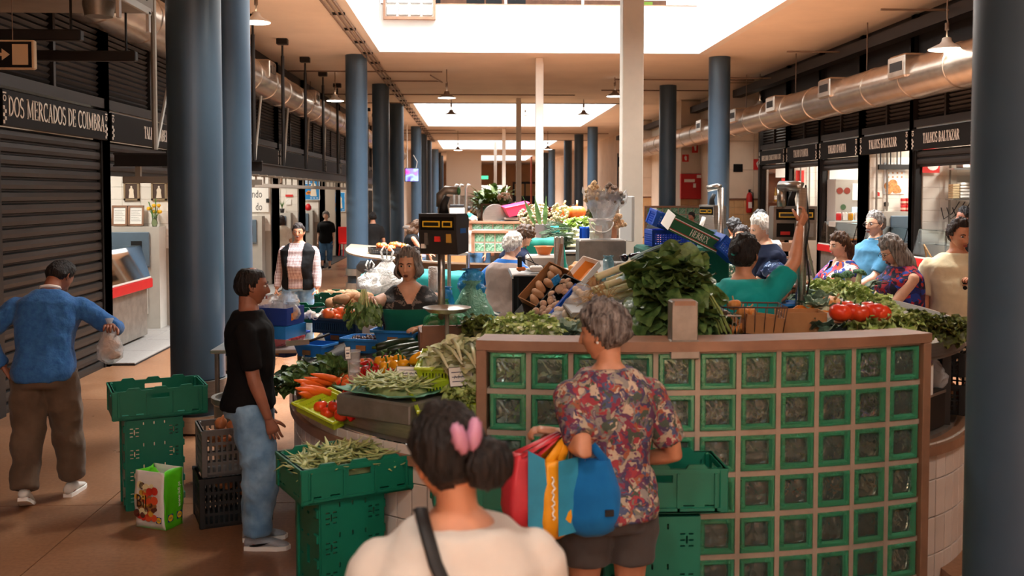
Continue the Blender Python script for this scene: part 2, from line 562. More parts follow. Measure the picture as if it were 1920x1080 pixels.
for y,w in((22.7,'lit blue column behind the three hanging scales'),(28.7,'dark column between the white post and the red hose cabinet'),(34.7,'column hidden behind the tall white post'),(46.7,'blue column behind the dried flower bucket'),(52.7,'dark column behind the dried flowers, next to a pale blue one'),(58.7,'dark far column furthest before the dark doorway')):
 column(5.66,y,w)
for y in(70.7,76.7,82.7):column(5.66,y,'tiny far blue column near the red pipe')
for x,y,t,w in((1.53,9.55,.2,'tall square white post rising through the nearest light well'),(1.55,23.0,.17,'slim white post standing second along the middle of the hall'),(1.53,32.8,.16,'thin beige post, third along the middle of the hall'),(1.53,48,.16,'thin white post, fourth along the middle of the hall'),(1.4,60,.16,'far thin white post above the flower bucket')):
 g=thing('square_post',w,'post',(x,y,0))
 h=ZC
 q=MB();q.bev((0,0,h/2),(t,t,h),.012);obj('shaft',q,M_post,g)
 q=MB();q.bev((0,0,.55),(t+.05,t+.05,1.1),.01);obj('casing',q,M_post,g)
 q=MB();q.b2((t/2,-.03,1.1),(t/2+.012,.03,h-.1));obj('cable_duct',q,M_whitem,g)
m=MB();m.b2((-1.9,74,2.0),(.7,76,ZC));struct('wall_far_block',m,mat('far_block','#c6bcae',.8))
m=MB();m.b2((-1.9,74.1,0),(.7,75.9,2.0));struct('wall_far_base',m,M_steeld)
g=thing('far_door','dark doorway with tall panes in the far end wall','door',(7.0,107.7,0))
q=MB();q.b2((-2.6,0,0),(2.6,.2,3.4));obj('frame',q,M_dark,g)
for i in range(4):
 q=MB();q.b2((-2.4+1.2*i,-.06,1.9),(-1.35+1.2*i,0,3.2));obj('pane',q,mat('amber_pane','#c99b5a',.3),g)
g=thing('far_cabin','white cabin with a strip window far down the hall','kiosk',(1.9,90,0))
q=MB();q.b2((-1.3,0,0),(1.3,2,2.9));obj('body',q,M_whitem,g)
q=MB();q.b2((-1.1,-.05,1.7),(1.1,0,2.4));obj('window',q,mat('grey_pane','#8a8f90',.2),g)
one('red_pipe',MB().cyl((5.0,84,0),(5.0,84,ZC),.07,10),mat('rust_pipe','#8a3a28',.5),'far red pipe running from floor to ceiling','pipe')
one('exit_sign',MB().box((1.1,89.5,3.6),(.7,.06,.3)),mat('green_sign','#2aa06a',.5,emit=1.0),'small lit green exit sign far down the hall','sign')
# ---- ceiling services
def conduit(pts,lab,r=.018,mt=None):
 one('conduit',MB().tube(pts,r,7),mt or M_pipe,lab,'pipe','conduits under the ceiling','auto')
g=thing('cable_tray','long cable tray with clips running under the ceiling along the wells','tray',(-2.28,0,0))
for dx in(-.1,0,.09):
 q=MB();q.cyl((dx,4,5.24),(dx,60,5.24),.02,6);obj('pipe',q,M_pipe,g,True)
q=MB()
for i in range(34):q.bev((0,6+1.6*i,5.25),(.25,.03,.05),.008)
obj('clip',q,M_dark,g,kind='stuff')
for y,x0,x1 in((25.2,-4.6,-.74),(31,-4.6,3.2),(33.9,-4.6,5.3),(29.5,3.83,7.6),(26.7,3.83,7.6),(48.5,-4.4,-.8),(51,-4.4,7),(57.5,-4.4,7)):
 conduit([(x0,y,5.24),(x1,y,5.24)],'thin conduit crossing the ceiling between the rows of columns')
conduit([(-2.2,27.2,5.23),(-.95,27.2,5.23),(-.8,27.2,5.2),(-1.05,25.6,5.2)],'bent conduit ending in an open stub on the ceiling')
M_hood=mat('lamp_hood','#77675a',.5,.4)
def lamp(x,y,z,lab,hood=M_hood,r=.23,pw=28):
 g=thing('pendant_lamp',lab,'lamp',(x,y,z))
 q=MB();q.lathe([(.04,.16),(.06,.15),(.07,.1),(.1,.07),(r,0),(r,-.012),(r-.01,-.012)],24,cap=False);obj('shade',q,hood,g,'auto')
 q=MB();q.lathe([(.0,-.004),(r-.012,-.004),(r-.012,-.014),(0,-.03)],24,cap=False);obj('lens',q,M_lens,g,'auto')
 q=MB();q.tube([(0,0,.15),(0,0,.3),(.015,0,.36),(0,0,.42),(0,0,ZC-z)],.012,6);q.cyl((0,0,.26),(0,0,.36),.03,8);obj('stem',q,M_pipe,g,True)
 l=bpy.data.lights.new('lamp_light','SPOT')
 l.energy,l.color,l.spot_size,l.spot_blend,l.shadow_soft_size=pw,(1,.93,.84),2.6,.6,.15
 lo=bpy.data.objects.new('lamp_light',l);COL.objects.link(lo);lo.location=(0,0,-.06);lo.parent=g
lamp(-.63,25.2,4.6,'brown pendant lamp hanging left of the white posts before the second well')
lamp(-.68,33,4.78,'smaller pendant lamp hanging in front of the bright second well')
lamp(-3.5,25.8,4.57,'pendant lamp beside the silver duct and the hanging rail posts',M_whitem)
lamp(3.83,26.7,4.8,'brown pendant lamp right of the tall white post')
lamp(3.7,33,4.78,'small pendant lamp right of the tall white post before the second well')
lamp(6.65,13.8,4.22,'white pendant lamp beside the big silver duct near the dark column',M_whitem,.25)
lamp(7.5,25.8,4.45,'white pendant lamp over the last shop by the silver duct',M_whitem)
lamp(-3.4,16.0,4.9,'white lamp edge peeping past the second thick blue column',M_whitem)
for x,y,w_ in((-.63,1.2,'above the blurred woman in white'),(3.83,2.7,'beside the dark front column'),(-.68,8.6,'above the seller in the green apron'),(3.7,8.6,'above the couple at the stall')):lamp(x,y,4.6,'pendant lamp '+w_+', out of the picture',pw=170 if y<5 else 340)
lamp(1.95,36.5,4.9,'pendant lamp between the slim posts')
lamp(-.7,50,4.35,'far pendant lamp under the third well')
lamp(3.8,50,4.4,'far pendant lamp right of the slim posts')
def duct(x,z,r,y0,y1,lab,side,boxes):
 g=thing('air_duct',lab,'duct',(x,0,z))
 q=MB()
 n=int((y1-y0)/1.5)
 prof=[]
 for i in range(n+1):
  y=y0+(y1-y0)*i/n
  if i:prof+=[(r,y-.05),(r+.012,y-.045),(r+.012,y+.0),(r,y+.005)]
  else:prof+=[(r,y)]
 rings=[[V((cos(2*pi*j/28)*a,b_,sin(2*pi*j/28)*a))for j in range(28)]for a,b_ in prof]
 q.loft(rings,False);obj('pipe',q,M_galv,g,'auto')
 for y in boxes:
  q=MB()
  q.bev((side*(r*.62),y,r*.45),(.36,.62,.36),.03);o=obj('outlet_box',q,M_galv,g)
  q=MB();q.b2((-.004,-.22,-.07),(.01,.22,.07),TR((side*(r*.62+.18),y,r*.45)));obj('grille',q,M_dark,o)
  for k in range(4):
   q=MB();q.b2((0,-.2+.11*k,-.06),(.022,-.19+.11*k,.06),TR((side*(r*.62+.18),y,r*.45)));obj('fin',q,M_galv,o)
 for y in range(int(y0)+2,int(y1),4):
  q=MB();q.cyl((-.2*side,y,r),(-.2*side,y,ZC-z),.012,5);obj('hanger',q,M_pipe,g)
duct(7.0,4.02,.33,8,44,'big silver air duct along the shops under the ceiling, opposite side to the shutters',-1,(15.4,18.6,22.0,25.2,29))
duct(-4.28,4.45,.34,10.0,60,'big silver air duct running above the shuttered shops',1,(19.8,25.5,33))
m=MB();m.b2((7.25,8,4.85),(7.5,50,5.05));one('cable_channel',m,M_rubber,'black cable channel in the angle between ceiling and duct','tray')
for y in(15,19.5,24):
 conduit([(6.2,y,4.98),(7.3,y,4.98)],'short bracket conduit above the big silver duct')
g=thing('air_unit','grey air handling unit hung from the ceiling at the near end of the duct','air conditioner',(-3.86,9.4,3.95))
q=MB();q.bev((0,0,.65),(1.5,1.1,1.3),.015);obj('casing',q,mat('unit_casing','#a59a8e',.5,.3,nz=.08,ns=4),g)
q=MB();q.b2((-.7,-.57,.12),(.35,-.55,1.2));obj('intake',q,M_dark2,g)
for a,b_ in(((-.75,-.59,.05),(.4,-.55,.13)),((.33,-.59,.05),(.42,-.55,1.3))):
 q=MB();q.b2(a,b_);obj('rim',q,M_steeld,g)
for k in range(9):
 q=MB();q.b2((-.66+.12*k,-.575,.15),(-.63+.12*k,-.56,1.2));obj('fin',q,M_dark,g)
for x in(.55,.7):
 for z in(.1,.5):
  q=MB();q.ell((.751,-.4+(x-.55)*5,z),.012,6,4);obj('rivet',q,M_dark,g)
q=MB();q.lathe([(.34,0),(.37,.02),(.37,.12),(.34,.14)],24,M=TR((.1,.55,.5),(-pi/2,0,0)));obj('collar',q,M_galv,g,'auto')
q=MB();q.bev((.78,-.1,-.02),(.03,.9,.07),.005);q.bev((.78,-.5,-.12),(.03,.06,.2),.005);q.bev((.78,.3,-.12),(.03,.06,.2),.005);obj('bracket',q,mat('pale_bracket','#cfc8be',.4,.4),g)
q=MB();q.lathe([(.12,-.1),(.14,0),(.14,.03)],16,c=(.5,-.2,-.06));obj('drain',q,M_steeld,g,'auto')
g=thing('unit_cradle','dark steel angle bars on rods carrying the air unit','bracket',(-3.86,9.2,3.5))
for y,z,x in((0,.12,.75),(.7,.03,1.0)):
 q=MB();q.bev((x-1.25,y,z),(1.7,.08,.1),.01);obj('bar',q,M_dark,g)
 q=MB();q.cyl((x-.5,y,z),(x-.5,y,1.78),.012,6);obj('rod',q,M_dark,g)
g=thing('arrow_sign','hanging black sign with a pale arrow, near top of the shutter','sign',(-3.89,8.0,3.28))
q=MB();q.bev((0,0,0),(.95,.05,.23),.01);obj('frame',q,mat('sign_beige','#c3ac8d',.6),g)
q=MB();q.b2((-.46,-.03,-.1),(.455,-.02,.1));obj('face',q,M_black,g)
q=MB();q.prism([(-.3,-.012),(.1,-.012),(.1,-.045),(.16,0),(.1,.045),(.1,.012),(-.3,.012)],.03,.035,TR((.13,0,0),(pi/2,0,0)));obj('arrow',q,mat('sign_beige','#c3ac8d'),g)
q=MB();q.b2((.31,-.036,-.08),(.43,-.03,.08));obj('door_mark',q,mat('sign_beige','#c3ac8d'),g)
for x in(-.3,.3):
 q=MB();q.cyl((x,0,.1),(x,0,2.0),.004,4);obj('wire',q,M_pipe,g)
g=thing('meat_rail','dark hanging steel rail on ceiling posts with diagonal braces along the shops','rail',(-3.8,0,0))
q=MB()
for(w,z0,z1)in((.12,2.72,2.74),(.02,2.54,2.72),(.12,2.52,2.54)):q.b2((-w/2,12.6,z0),(w/2,41,z1))
obj('beam',q,M_dark,g)
M_rail=mat('rail_grey','#9a9184',.5,.4)
q=MB();q.b2((-.22,16.6,2.3),(-.18,41,2.36));q.b2((.18,16.6,2.3),(.22,41,2.36));obj('track',q,M_rail,g)
q=MB();q.b2((-.06,0,0),(.06,.05,.015));q.b2((-.012,0,.015),(.012,.05,.15));q.b2((-.2,0,.15),(.2,.05,.17));hm=smesh('hanger',q,M_rail,False)
for i in range(34):inst(hm,'hanger',g,(0,17+.7*i,2.35))
for y in[12.15+2.72*i for i in range(11)]:
 q=MB();q.cyl((0,y,2.72),(0,y,4.95),.035,8);q.cyl((0,y,4.9),(0,y,5.16),.022,8);q.bev((0,y,5.235),(.22,.16,.12),.01);obj('post',q,M_dark if y>13 else M_rail,g,'auto')
 q=MB();q.cyl((-.12,y+1.2,4.0),(0,y+.05,2.75),.022,6);obj('brace',q,M_rail if i%3==0 else M_dark,g)
for y in(12.2,14.9):
 q=MB()
 for(w,z0,z1)in((.1,2.66,2.68),(.02,2.54,2.66),(.1,2.52,2.54)):q.b2((-.5,y-w/2,z0),(.7,y+w/2,z1))
 obj('cross_beam',q,M_dark,g)
 q=MB();q.b2((-.4,y-.03,2.32),(.7,y+.03,2.4));q.b2((-.25,y-.03,2.4),(-.19,y+.03,2.52));q.b2((.3,y-.03,2.4),(.36,y+.03,2.52));obj('trolley',q,M_rail,g)
 # ==== SHOPS ON BOTH SIDES
PL=[9.85,12.8,16.5,20.2,23.9,27.6,31.3,35,38.7,42.4,46.1]
PR=[14.8,17.1,19.4,21.7,24.0,26.3]
def louvre_mb(w,h,n):
 q=MB()
 for i in range(n):q.box((0,0,-h/2+h*(i+.5)/n),(w,.05,h/n*.7),rot=(.7,0,0))
 return q
tile_q=MB();tile_q.bev((0,0,0),(.297,.012,.197),.003)
ME_TILE=smesh('tile',tile_q,M_tile,False)
def shop(side,y0,y1,idx,lab,word,shut=None,wsize=.17,tiles=True,zs=2.86):
 X=XL if side<0 else XR
 w=y1-y0
 g=thing('market_shop',lab,'shop',(X,(y0+y1)/2,0),(pi/2 if side<0 else-pi/2))
 for sx in(-1,1):
  q=MB();q.b2((sx*w/2-.07,-.06,0),(sx*w/2+.07,.1,ZC-.02));obj('post',q,M_dark,g)
 q=MB();q.b2((-w/2+.07,-.05,zs+.4),(w/2-.07,.08,zs+.52));obj('lintel',q,M_dark,g)
 q=MB();q.b2((-w/2+.07,.02,zs+1.55),(w/2-.07,.1,ZC));obj('upper_panel',q,M_dark2,g)
 q=MB();q.b2((-w/2+.07,.1,zs+.5),(w/2-.07,.14,ZC));obj('backing',q,M_dark2,g)
 for k in(-1,1):
  q=louvre_mb(w/2-.16,1.0,14);q.M=None
  o=obj('louvre',q,M_dark2,g,kind='stuff');o.location=(k*(w/4-.02),.04,zs+1.03)
 q=MB();q.b2((-.03,-.02,zs+.52),(.03,.06,zs+1.55));obj('mullion',q,M_dark,g)
 bo=MB();bo.bev((0,-.06,zs+.18),(w-.16,.05,.36),.008);b=obj('sign_board',bo,M_black,g)
 if word:
  q=MB();Mx=TR((0 if side<0 else 0,-.087,zs+.1),(pi/2,0,0));serif(word,wsize,q,Mx,.98 if side<0 else .86);obj('lettering',q,M_letter,b)
 q=MB()
 for sx in(-1,1):
  for k in range(5):
   for c in range(2):
    if(k+c)%2==0:q.b2((sx*(w/2-.12)+(c-1)*.035,-.089,zs+.02+.035*k),(sx*(w/2-.12)+c*.035,-.084,zs+.055+.035*k))
  q.lathe([(.022,-.089),(.033,-.089),(.033,-.085),(.022,-.085)],12,M=TR((sx*(w/2-.12),0,zs+.27),(pi/2,0,0),1)@TR((0,0,.174)),cap=False)
  q.b2((sx*(w/2-.12)-.035,-.089,zs+.315),(sx*(w/2-.12)+.035,-.085,zs+.33))
 obj('emblem',q,M_letter,b)
 if shut is not None:
  sh=MB();sh.b2((-w/2+.07,.04,shut),(w/2-.07,.06,zs));s_=obj('shutter',sh,M_dark,g)
  q=MB();q.loft([[V((-w/2+.08,y,z))for y,z in((.04,0),(.0,.01),(-.005,.05),(.0,.095),(.04,.108))],[V((w/2-.08,y,z))for y,z in((.04,0),(.0,.01),(-.005,.05),(.0,.095),(.04,.108))]])
  sm=smesh('slat',q,M_slat,False)
  z=zs-.125
  while z>shut-.02:
   inst(sm,'slat',s_,(0,0,z));z-=.125
  for sx in(-1,1):
   q=MB();q.b2((sx*(w/2-.09)-.03,-.02,0),(sx*(w/2-.09)+.03,.06,zs));obj('guide',q,M_dark,g)
 if shut is None or shut>.5:
  di=-1 if side<0 else 1
  xb=X+di*2.9
  q=MB();q.b2((min(X+di*.12,xb),y1-.06,0),(max(X+di*.12,xb),y1+.02,ZC-.3));p=struct('wall_shop_%s_%d'%('left' if side<0 else 'right',idx),q,M_grout)
  if tiles:
   nx,nz=(6,8)
   for i in range(nx):
    for j in range(nz):
     inst(ME_TILE,'tile',p,(X+di*(.28+.3*i),y1-.066,1.3+.2*j+.1))
  q=MB();q.b2((min(xb,xb+di*.1),y0,0),(max(xb,xb+di*.1),y1,ZC-.3));struct('wall_shop_back_%s_%d'%('left' if side<0 else 'right',idx),q,M_tile)
  q=MB();q.b2((min(X,xb),y0+.07,zs+.35),(max(X,xb),y1-.06,zs+.42));struct('ceiling_shop_%s_%d'%('left' if side<0 else 'right',idx),q,M_white)
  lt=bpy.data.lights.new('shop_tube','AREA');lt.shape='RECTANGLE';lt.size,lt.size_y,lt.energy,lt.color=1.6,.25,SHOPW,(1,.95,.86)
  lo=bpy.data.objects.new('shop_tube',lt);COL.objects.link(lo);lo.location=(X+di*1.1,(y0+y1)/2,zs+.33);lo.rotation_euler=(0,0,pi/2)
 return g
SHOPW=55
def cabinet_block(x0,x1,y,lab,low=True,z0=0):
 xc,w=(x0+x1)/2,abs(x1-x0)
 g=thing('meter_block',lab,'cabinet',(xc,y,z0))
 q=MB();q.b2((-w/2,-.35,0),(w/2,0,1.64));obj('body',q,M_board,g)
 q=MB();q.bev((0,-.37,1.28),(w*.72,.05,.56),.01);d=obj('door',q,M_cab,g)
 q=MB();q.b2((w*.1,-.402,1.2),(w*.26,-.394,1.42));obj('window',q,M_rubber,d)
 q=MB();q.b2((-w*.36,-.398,1.02),(w*.36,-.393,1.03));obj('hinge_edge',q,M_steel,d)
 if low:
  q=MB();q.bev((.02,-.365,.5),(w*.62,.04,.5),.008);d=obj('hatch',q,M_board,g)
  q=MB();q.b2((-w*.22,-.39,.6),(w*.12,-.384,.7));obj('slot',q,M_rubber,d)
 return g
wordsL=['DOS MERCADOS DE COIMBRA','TALHO ISABEL','','TALHO ROSA','TALHO D MARIA','TALHO CENTRAL','','','','']
labL=['shop front closed with a dark roller shutter and a board of white capitals','half open butcher shop front beside the thick blue columns, framed photographs inside','shop front hidden behind the thick blue columns','open shop front past the thick columns with a large white poster','open shop front with a small potted plant on its block','open shop front with the large blue statue poster','open shop front with white walls and a second blue poster','far shop front beyond the lit blue column','far shop front beyond the second dark column','far shop front near the hanging screen']
for i in range(len(PL)-1):
 shop(-1,PL[i],PL[i+1],i+1,labL[i],['DOS MERCADOS DE COIMBRA','TALHO ISABEL',None,None,None,None,None,None,None,None][i],{0:.0,1:2.42}.get(i),.2 if i==0 else .17,tiles=i in(1,3,4,5))
m=MB();m.b2((XL-.1,YN,0),(XL,PL[0],ZC));struct('wall_left_near',m,M_dark2)
m=MB();m.b2((XL-.1,PL[-1],0),(XL,YF,ZC));struct('wall_left_far',m,M_cream)
p=MB();p.b2((-7.6,12.8,0),(XL+.35,40,.02));fl=struct('floor_shop_left',p,M_rubber)
q=MB();q.bev((0,0,0),(.49,.99,.02),.003);sm=smesh('paving_slab',q,M_granite,False)
for i in range(5):
 for j in range(14):inst(sm,'paving_slab',fl,(XL+.1-.5*i,13.3+j,.027))
cabinet_block(-6.05,-4.98,16.4,'pale meter block with a blue-grey cabinet door in the butcher shop, flowers on top',z0=.02)
M_gold=mat('gilt_frame','#a08a6c',.4,.4)
def framed(x,y,z,w,h,lab,fm,inner,name='picture_frame',cat='picture',tilt=0,t=.03):
 g=thing(name,lab,cat,(x,y,z),(tilt,0,0))
 q=MB()
 for a,b_ in(((-w/2,-t,0),(-w/2+.03,0,h)),((w/2-.03,-t,0),(w/2,0,h)),((-w/2,-t,0),(w/2,0,.03)),((-w/2,-t,h-.03),(w/2,0,h))):q.b2(a,b_)
 obj('frame',q,fm,g)
 q=MB();q.b2((-w/2+.02,-t*.5,.02),(w/2-.02,-.002,h-.02));pa=obj('picture',q,inner,g)
 return g,pa
def statue_fig(g,par,w,h,x,z,mt,y=-.022):
 q=MB();q.prism([(-w*.5,0),(w*.5,0),(w*.38,h*.45),(w*.42,h*.66),(w*.2,h*.8),(-.2*w,h*.8),(-.42*w,h*.66),(-.36*w,h*.45)],0,.003,TR((x,y,z),(pi/2,0,0)))
 q.prism([(w*.17*cos(a*pi/5),h*.89+h*.1*sin(a*pi/5))for a in range(10)],0,.003,TR((x,y,z),(pi/2,0,0)))
 obj('figure',q,mt,par)
M_brownp=mat('sepia_print','#4b372b',.6)
M_ivory=mat('ivory_print','#e5d5bd',.6)
for x,lab in((-5.52,'grey framed dark photograph of a kneeling pale figure on the tiles'),(-5.08,'grey framed dark photograph of a figure in a long white gown')):
 g,pa=framed(x,16.42,2.08,.25,.3,lab,M_gold,M_brownp)
 statue_fig(g,pa,.09,.2,0,.04,M_ivory)
for x,lab in((-5.68,'wood framed certificate leaning on the block, first from the doorway'),(-5.42,'wood framed certificate leaning beside the vase of yellow flowers')):
 g,pa=framed(x,16.3,1.67,.25,.33,lab,M_wood,M_paper,'certificate','certificate',-.1)
 q=MB()
 for k in range(7):q.b2((-.08,-.018,.08+.028*k),(.08-.02*(k%3),-.0155,.084+.028*k))
 obj('print',q,M_print,pa)
g=thing('flower_vase','small glass vase of yellow flowers on the meter block','vase',(-5.1,16.22,1.66))
q=MB();q.lathe([(.035,0),(.05,.06),(.035,.13),(.045,.16)],14);obj('vase',q,mat('green_glass','#9fb58a',.05,trans=.8),g,True)
q=MB();q2=MB()
for k in range(7):
 a=k*2.4
 tip=V((.09*cos(a),.05*sin(a),.24+.05*(k%3)))
 q.tube([(0,0,.12),tip*.6+V((0,0,.05)),tip],.005,5)
 q2.ell(tip,(.035,.03,.03),8,6,nzz=.4,nf=4)
q.grid(lambda u,v:(.02*(u-.5)+.02,0,.1+.35*v),1,3);q.grid(lambda u,v:(-.03+.02*(u-.5)-.06*v*v,0,.1+.3*v),1,3)
obj('stem',q,mat('leaf_mid','#4c7a35',.5),g);obj('blossom',q2,mat('yellow_petal','#e8b21c',.6),g,True)
def meat_counter(x0,x1,y0,y1,lab,z0=0,front=-1,rp=True):
 g=thing('meat_counter',lab,'counter',((x0+x1)/2,(y0+y1)/2,z0))
 w,L=x1-x0,y1-y0
 q=MB();q.bev((0,0,.4),(w*.8,L-.06,.72),.01);obj('base',q,M_steeld,g)
 q=MB();q.bev((0,0,.82),(w,L,.14),.01);obj('bumper',q,M_red,g)
 q=MB();q.bev((0,0,.905),(w*.96,L*.98,.03),.008);obj('deck',q,M_whitem,g)
 q=MB();s=front
 q.loft([[V((s*w*a,yy,z))for a,z in((.46,.92),(.3,1.38),(.28,1.38),(.44,.92))]for yy in(-L/2+.02,L/2-.02)]);q.b2((min(-s*w*.3,s*w*.3),-L/2+.02,1.37),(max(-s*w*.3,s*w*.3),L/2-.02,1.38));obj('glass',q,M_glass,g)
 q=MB();q.b2((-w*.3,-L/2+.03,1.14),(w*.28,L/2-.03,1.15));obj('shelf',q,M_glass,g)
 for yy in(-L/2+.02,L/2-.02):
  q=MB();q.b2((-s*w*.3-.015,yy-.01,.92),(-s*w*.3+.015,yy+.01,1.39));obj('upright',q,M_steel,g)
 for sx in(-1,1):
  q=MB();q.cyl((sx*w*.3,-L/2+.1,0),(sx*w*.3,-L/2+.1,.05),.03,8);obj('foot',q,M_rubber,g)
 return g
M_meat=mat('raw_meat','#c9706a',.4,nz=.3,ns=22,col2='#e3b3a4',bump=.3,bs=30)
M_meatd=mat('dark_meat','#7c2a26',.35,nz=.3,ns=18)
def meats(x0,x1,y0,y1,z,n,lab,grp):
 q=MB();q.ell((0,0,0),(.1,.08,.04),12,7,nzz=.35,nf=2.2)
 me=smesh('meat_cut',q,M_meat)
 for i in range(n):
  o=tag(inst(me,'meat_cut',None,(R.uniform(x0,x1),R.uniform(y0,y1),z+.03+.03*(i%3)),(R.uniform(-.3,.3),R.uniform(-.3,.3),R.uniform(0,6)),R.uniform(.8,1.2)),lab,'meat',grp)
meat_counter(-5.62,-4.82,13.3,15.2,'glass meat counter with a red bumper in the butcher shop behind the shutter',.03,1)
meats(-5.4,-4.98,13.4,15.0,.95,16,'pink cut of raw meat in the glass counter with the red bumper','meat cuts behind the shutter')
g=thing('bag_bundle','bundle of dark and pale paper bags on the meat counter glass','bag',(-5.3,13.55,1.42))
q=MB();q.ell((0,0,.08),(.14,.1,.09),12,8,nzz=.7,nf=3);obj('dark_bag',q,mat('brown_bag','#4b3228',.7),g,True)
q=MB();q.ell((.2,.02,.06),(.12,.09,.07),12,8,nzz=.7,nf=3);obj('pale_bag',q,M_paper,g,True)
def poster(x,y,z,w,h,lab,mt=M_paper,rot=0):
 g=thing('wall_poster',lab,'poster',(x,y,z),rot)
 q=MB();q.b2((-w/2,-.012,0),(w/2,0,h));s_=obj('sheet',q,mt,g)
 return g,s_
g,s_=poster(-5.2,23.8,1.75,.78,.95,'large white poster with tall thin black letters past the thick columns')
q=MB();textmb('ndo',.26,q,TR((.12,-.013,.42),(pi/2,0,0)),.001,.6);textmb('do',.26,q,TR((.16,-.013,.12),(pi/2,0,0)),.001,.6);obj('lettering',q,M_print,s_)
for i,y in((3,23.8),(4,27.5),(5,31.2)):
 cabinet_block(-5.75,-4.9,y-.02,['','','','pale meter block under the large white poster','pale meter block with the potted plant on top','pale meter block under the blue statue poster'][i],False,.02)
M_blue=mat('poster_blue','#1f86c4',.55)
M_orange=mat('orange_print','#e88a2c',.6)
def statue_poster(x,y,z,w,h,lab):
 g,s_=poster(x,y,z,w,h,lab,M_blue)
 q=MB();q.b2((-w/2-.02,-.008,-.02),(w/2+.02,0.001,h+.02));obj('border',q,M_paper,s_)
 statue_fig(g,s_,w*.42,h*.8,w*.12,h*.16,M_ivory,-.014)
 q=MB()
 for k in range(5):q.prism([(w*.11*cos(a*pi/4)-w*.3+k*w*.1,h*.3+(k%2)*h*.06+w*.1*sin(a*pi/4))for a in range(8)],0,.002,TR((0,-.013,0),(pi/2,0,0)))
 obj('fruit_print',q,M_orange,s_)
 q=MB()
 for k,ww in enumerate((.42,.36,.4)):q.b2((-w*.45,-.015,h*(.9-.07*k)),(-w*.45+w*ww,-.012,h*(.94-.07*k)))
 for k in range(3):q.b2((w*(-.1+.2*k),-.015,h*.06),(w*(-.1+.2*k)+w*.12,-.012,h*.09))
 obj('print',q,M_paper,s_)
statue_poster(-4.97,31.15,2.0,.46,.64,'blue poster with a pale statue and orange fruit on the tiled partition')
statue_poster(-4.66-.5,38.6,1.5,.52,.72,'second blue statue poster further along, seen beside the lit blue column')
g,s_=poster(-5.5,38.6,1.75,.3,.32,'small red printed notice on the far white wall',M_redp)
one('thermostat',MB().bev((-4.83,23.78,2.02),(.07,.05,.1),.01),M_rubber,'small black box on the tiles beside the white poster','thermostat')
for x,y,z,w,h,mt,lab in((-5.0,27.5,2.1,.2,.06,M_redp,'small red strip notice above the potted plant'),(-5.02,27.5,1.88,.14,.16,M_paper,'tiny white notice under the red strip notice'),(-5.35,27.5,2.0,.2,.35,M_paper,'narrow white calendar sheet on the tiles')):
 poster(x,y,z,w,h,lab,mt)
g,pa=framed(-5.35,27.48,2.45,.3,.55,'dark wood framed picture high on the tiles',M_brown,M_ivory)
g=thing('potted_plant','small potted plant with upright leaves on the meter block','plant',(-5.15,27.25,1.66))
q=MB();q.lathe([(.05,0),(.07,.12),(.06,.12)],14);obj('pot',q,M_dark,g,True)
for k in range(6):
 a=k*1.05
 q=MB();q.grid(lambda u,v:(.03*(u-.5)*sin(pi*min(1,v+.15))*-sin(a)+.2*v*v*cos(a),.03*(u-.5)*cos(a)+.2*v*v*sin(a),.1+.28*v),2,5);obj('leaf',q,mat('leaf_mid','#4c7a35'),g)
one('red_kettle',MB().lathe([(.06,0),(.1,.05),(.1,.12),(.05,.2),(.02,.22)],14),M_red,'small red pot on the meter block under the blue poster','pot',smooth=True,loc=(-5.05,30.95,1.66))
g=thing('red_chair','bright red plastic chair by the white wall beyond the walking woman','chair',(-4.35,34.8,.0),.5)
M_rp=mat('red_plastic','#d42a28',.35)
q=MB();q.bev((0,0,.45),(.45,.45,.04),.02);obj('seat',q,M_rp,g)
q=MB();q.bev((0,.22,.75),(.45,.04,.55),.02);obj('backrest',q,M_rp,g)
for sx in(-1,1):
 for sy in(-1,1):
  q=MB();q.cyl((sx*.22,sy*.2,0),(sx*.19,sy*.18,.44),.022,8);obj('leg',q,M_rp,g)
labR=['butcher shop front nearest the dark column, egg trays inside','butcher shop front with a pastry poster and red cans','butcher shop front with the big glazed cooler inside','narrow butcher shop front behind the grey scale','grocer shop front, last before the cream pillar']
for i in range(5):
 shop(1,PR[i],PR[i+1],i+1,labR[i],['TALHOS BALTAZAR','TALHOS BALTAZAR',"TALHO D'ANITA","TALHO D'ANITA",'MERCEARIA CHARCUTARIA LUIS'][i],[2.65,None,2.7,2.8,2.82][i],.17 if i<4 else .13,zs=2.94)
m=MB();m.b2((XR,YN,0),(XR+.1,PR[0],ZC));struct('wall_right_near',m,M_dark2)
def panel_wall(x0,x1,y,nm,face=1):
 m=MB();m.b2((x0,y,0),(x1,y+1.5,ZC));p=struct(nm,m,M_grout)
 n=max(1,round((x1-x0)/.75))
 dx=(x1-x0)/n
 for i in range(n):
  for j in range(4):
   q=MB();q.bev((x0+dx*(i+.5),y-.012,2.05+.8*(j+.5)),(dx-.008,.024,.792),.004);obj('panel',q,M_cream,p)
  for j in range(10):
   for k in range(3):
    q=MB();q.bev((x0+dx*(i+(k+.5)/3),y-.01,.2*(j+.5)),(dx/3-.006,.02,.194),.003);obj('tile',q,M_ochre,p)
 q=MB();q.b2((x0,y-.035,2.0),(x1,y-.0,2.04));obj('dado_rail',q,M_brown,p)
 return p
panel_wall(7.05,9.5,27.6,'wall_pillar_near')
panel_wall(6.95,9.5,33.0,'wall_recess_right')
panel_wall(7.0,9.2,42.0,'wall_beyond_right')
m=MB();m.b2((7.6,29.1,0),(7.9,100,ZC));struct('wall_right_far',m,M_cream)
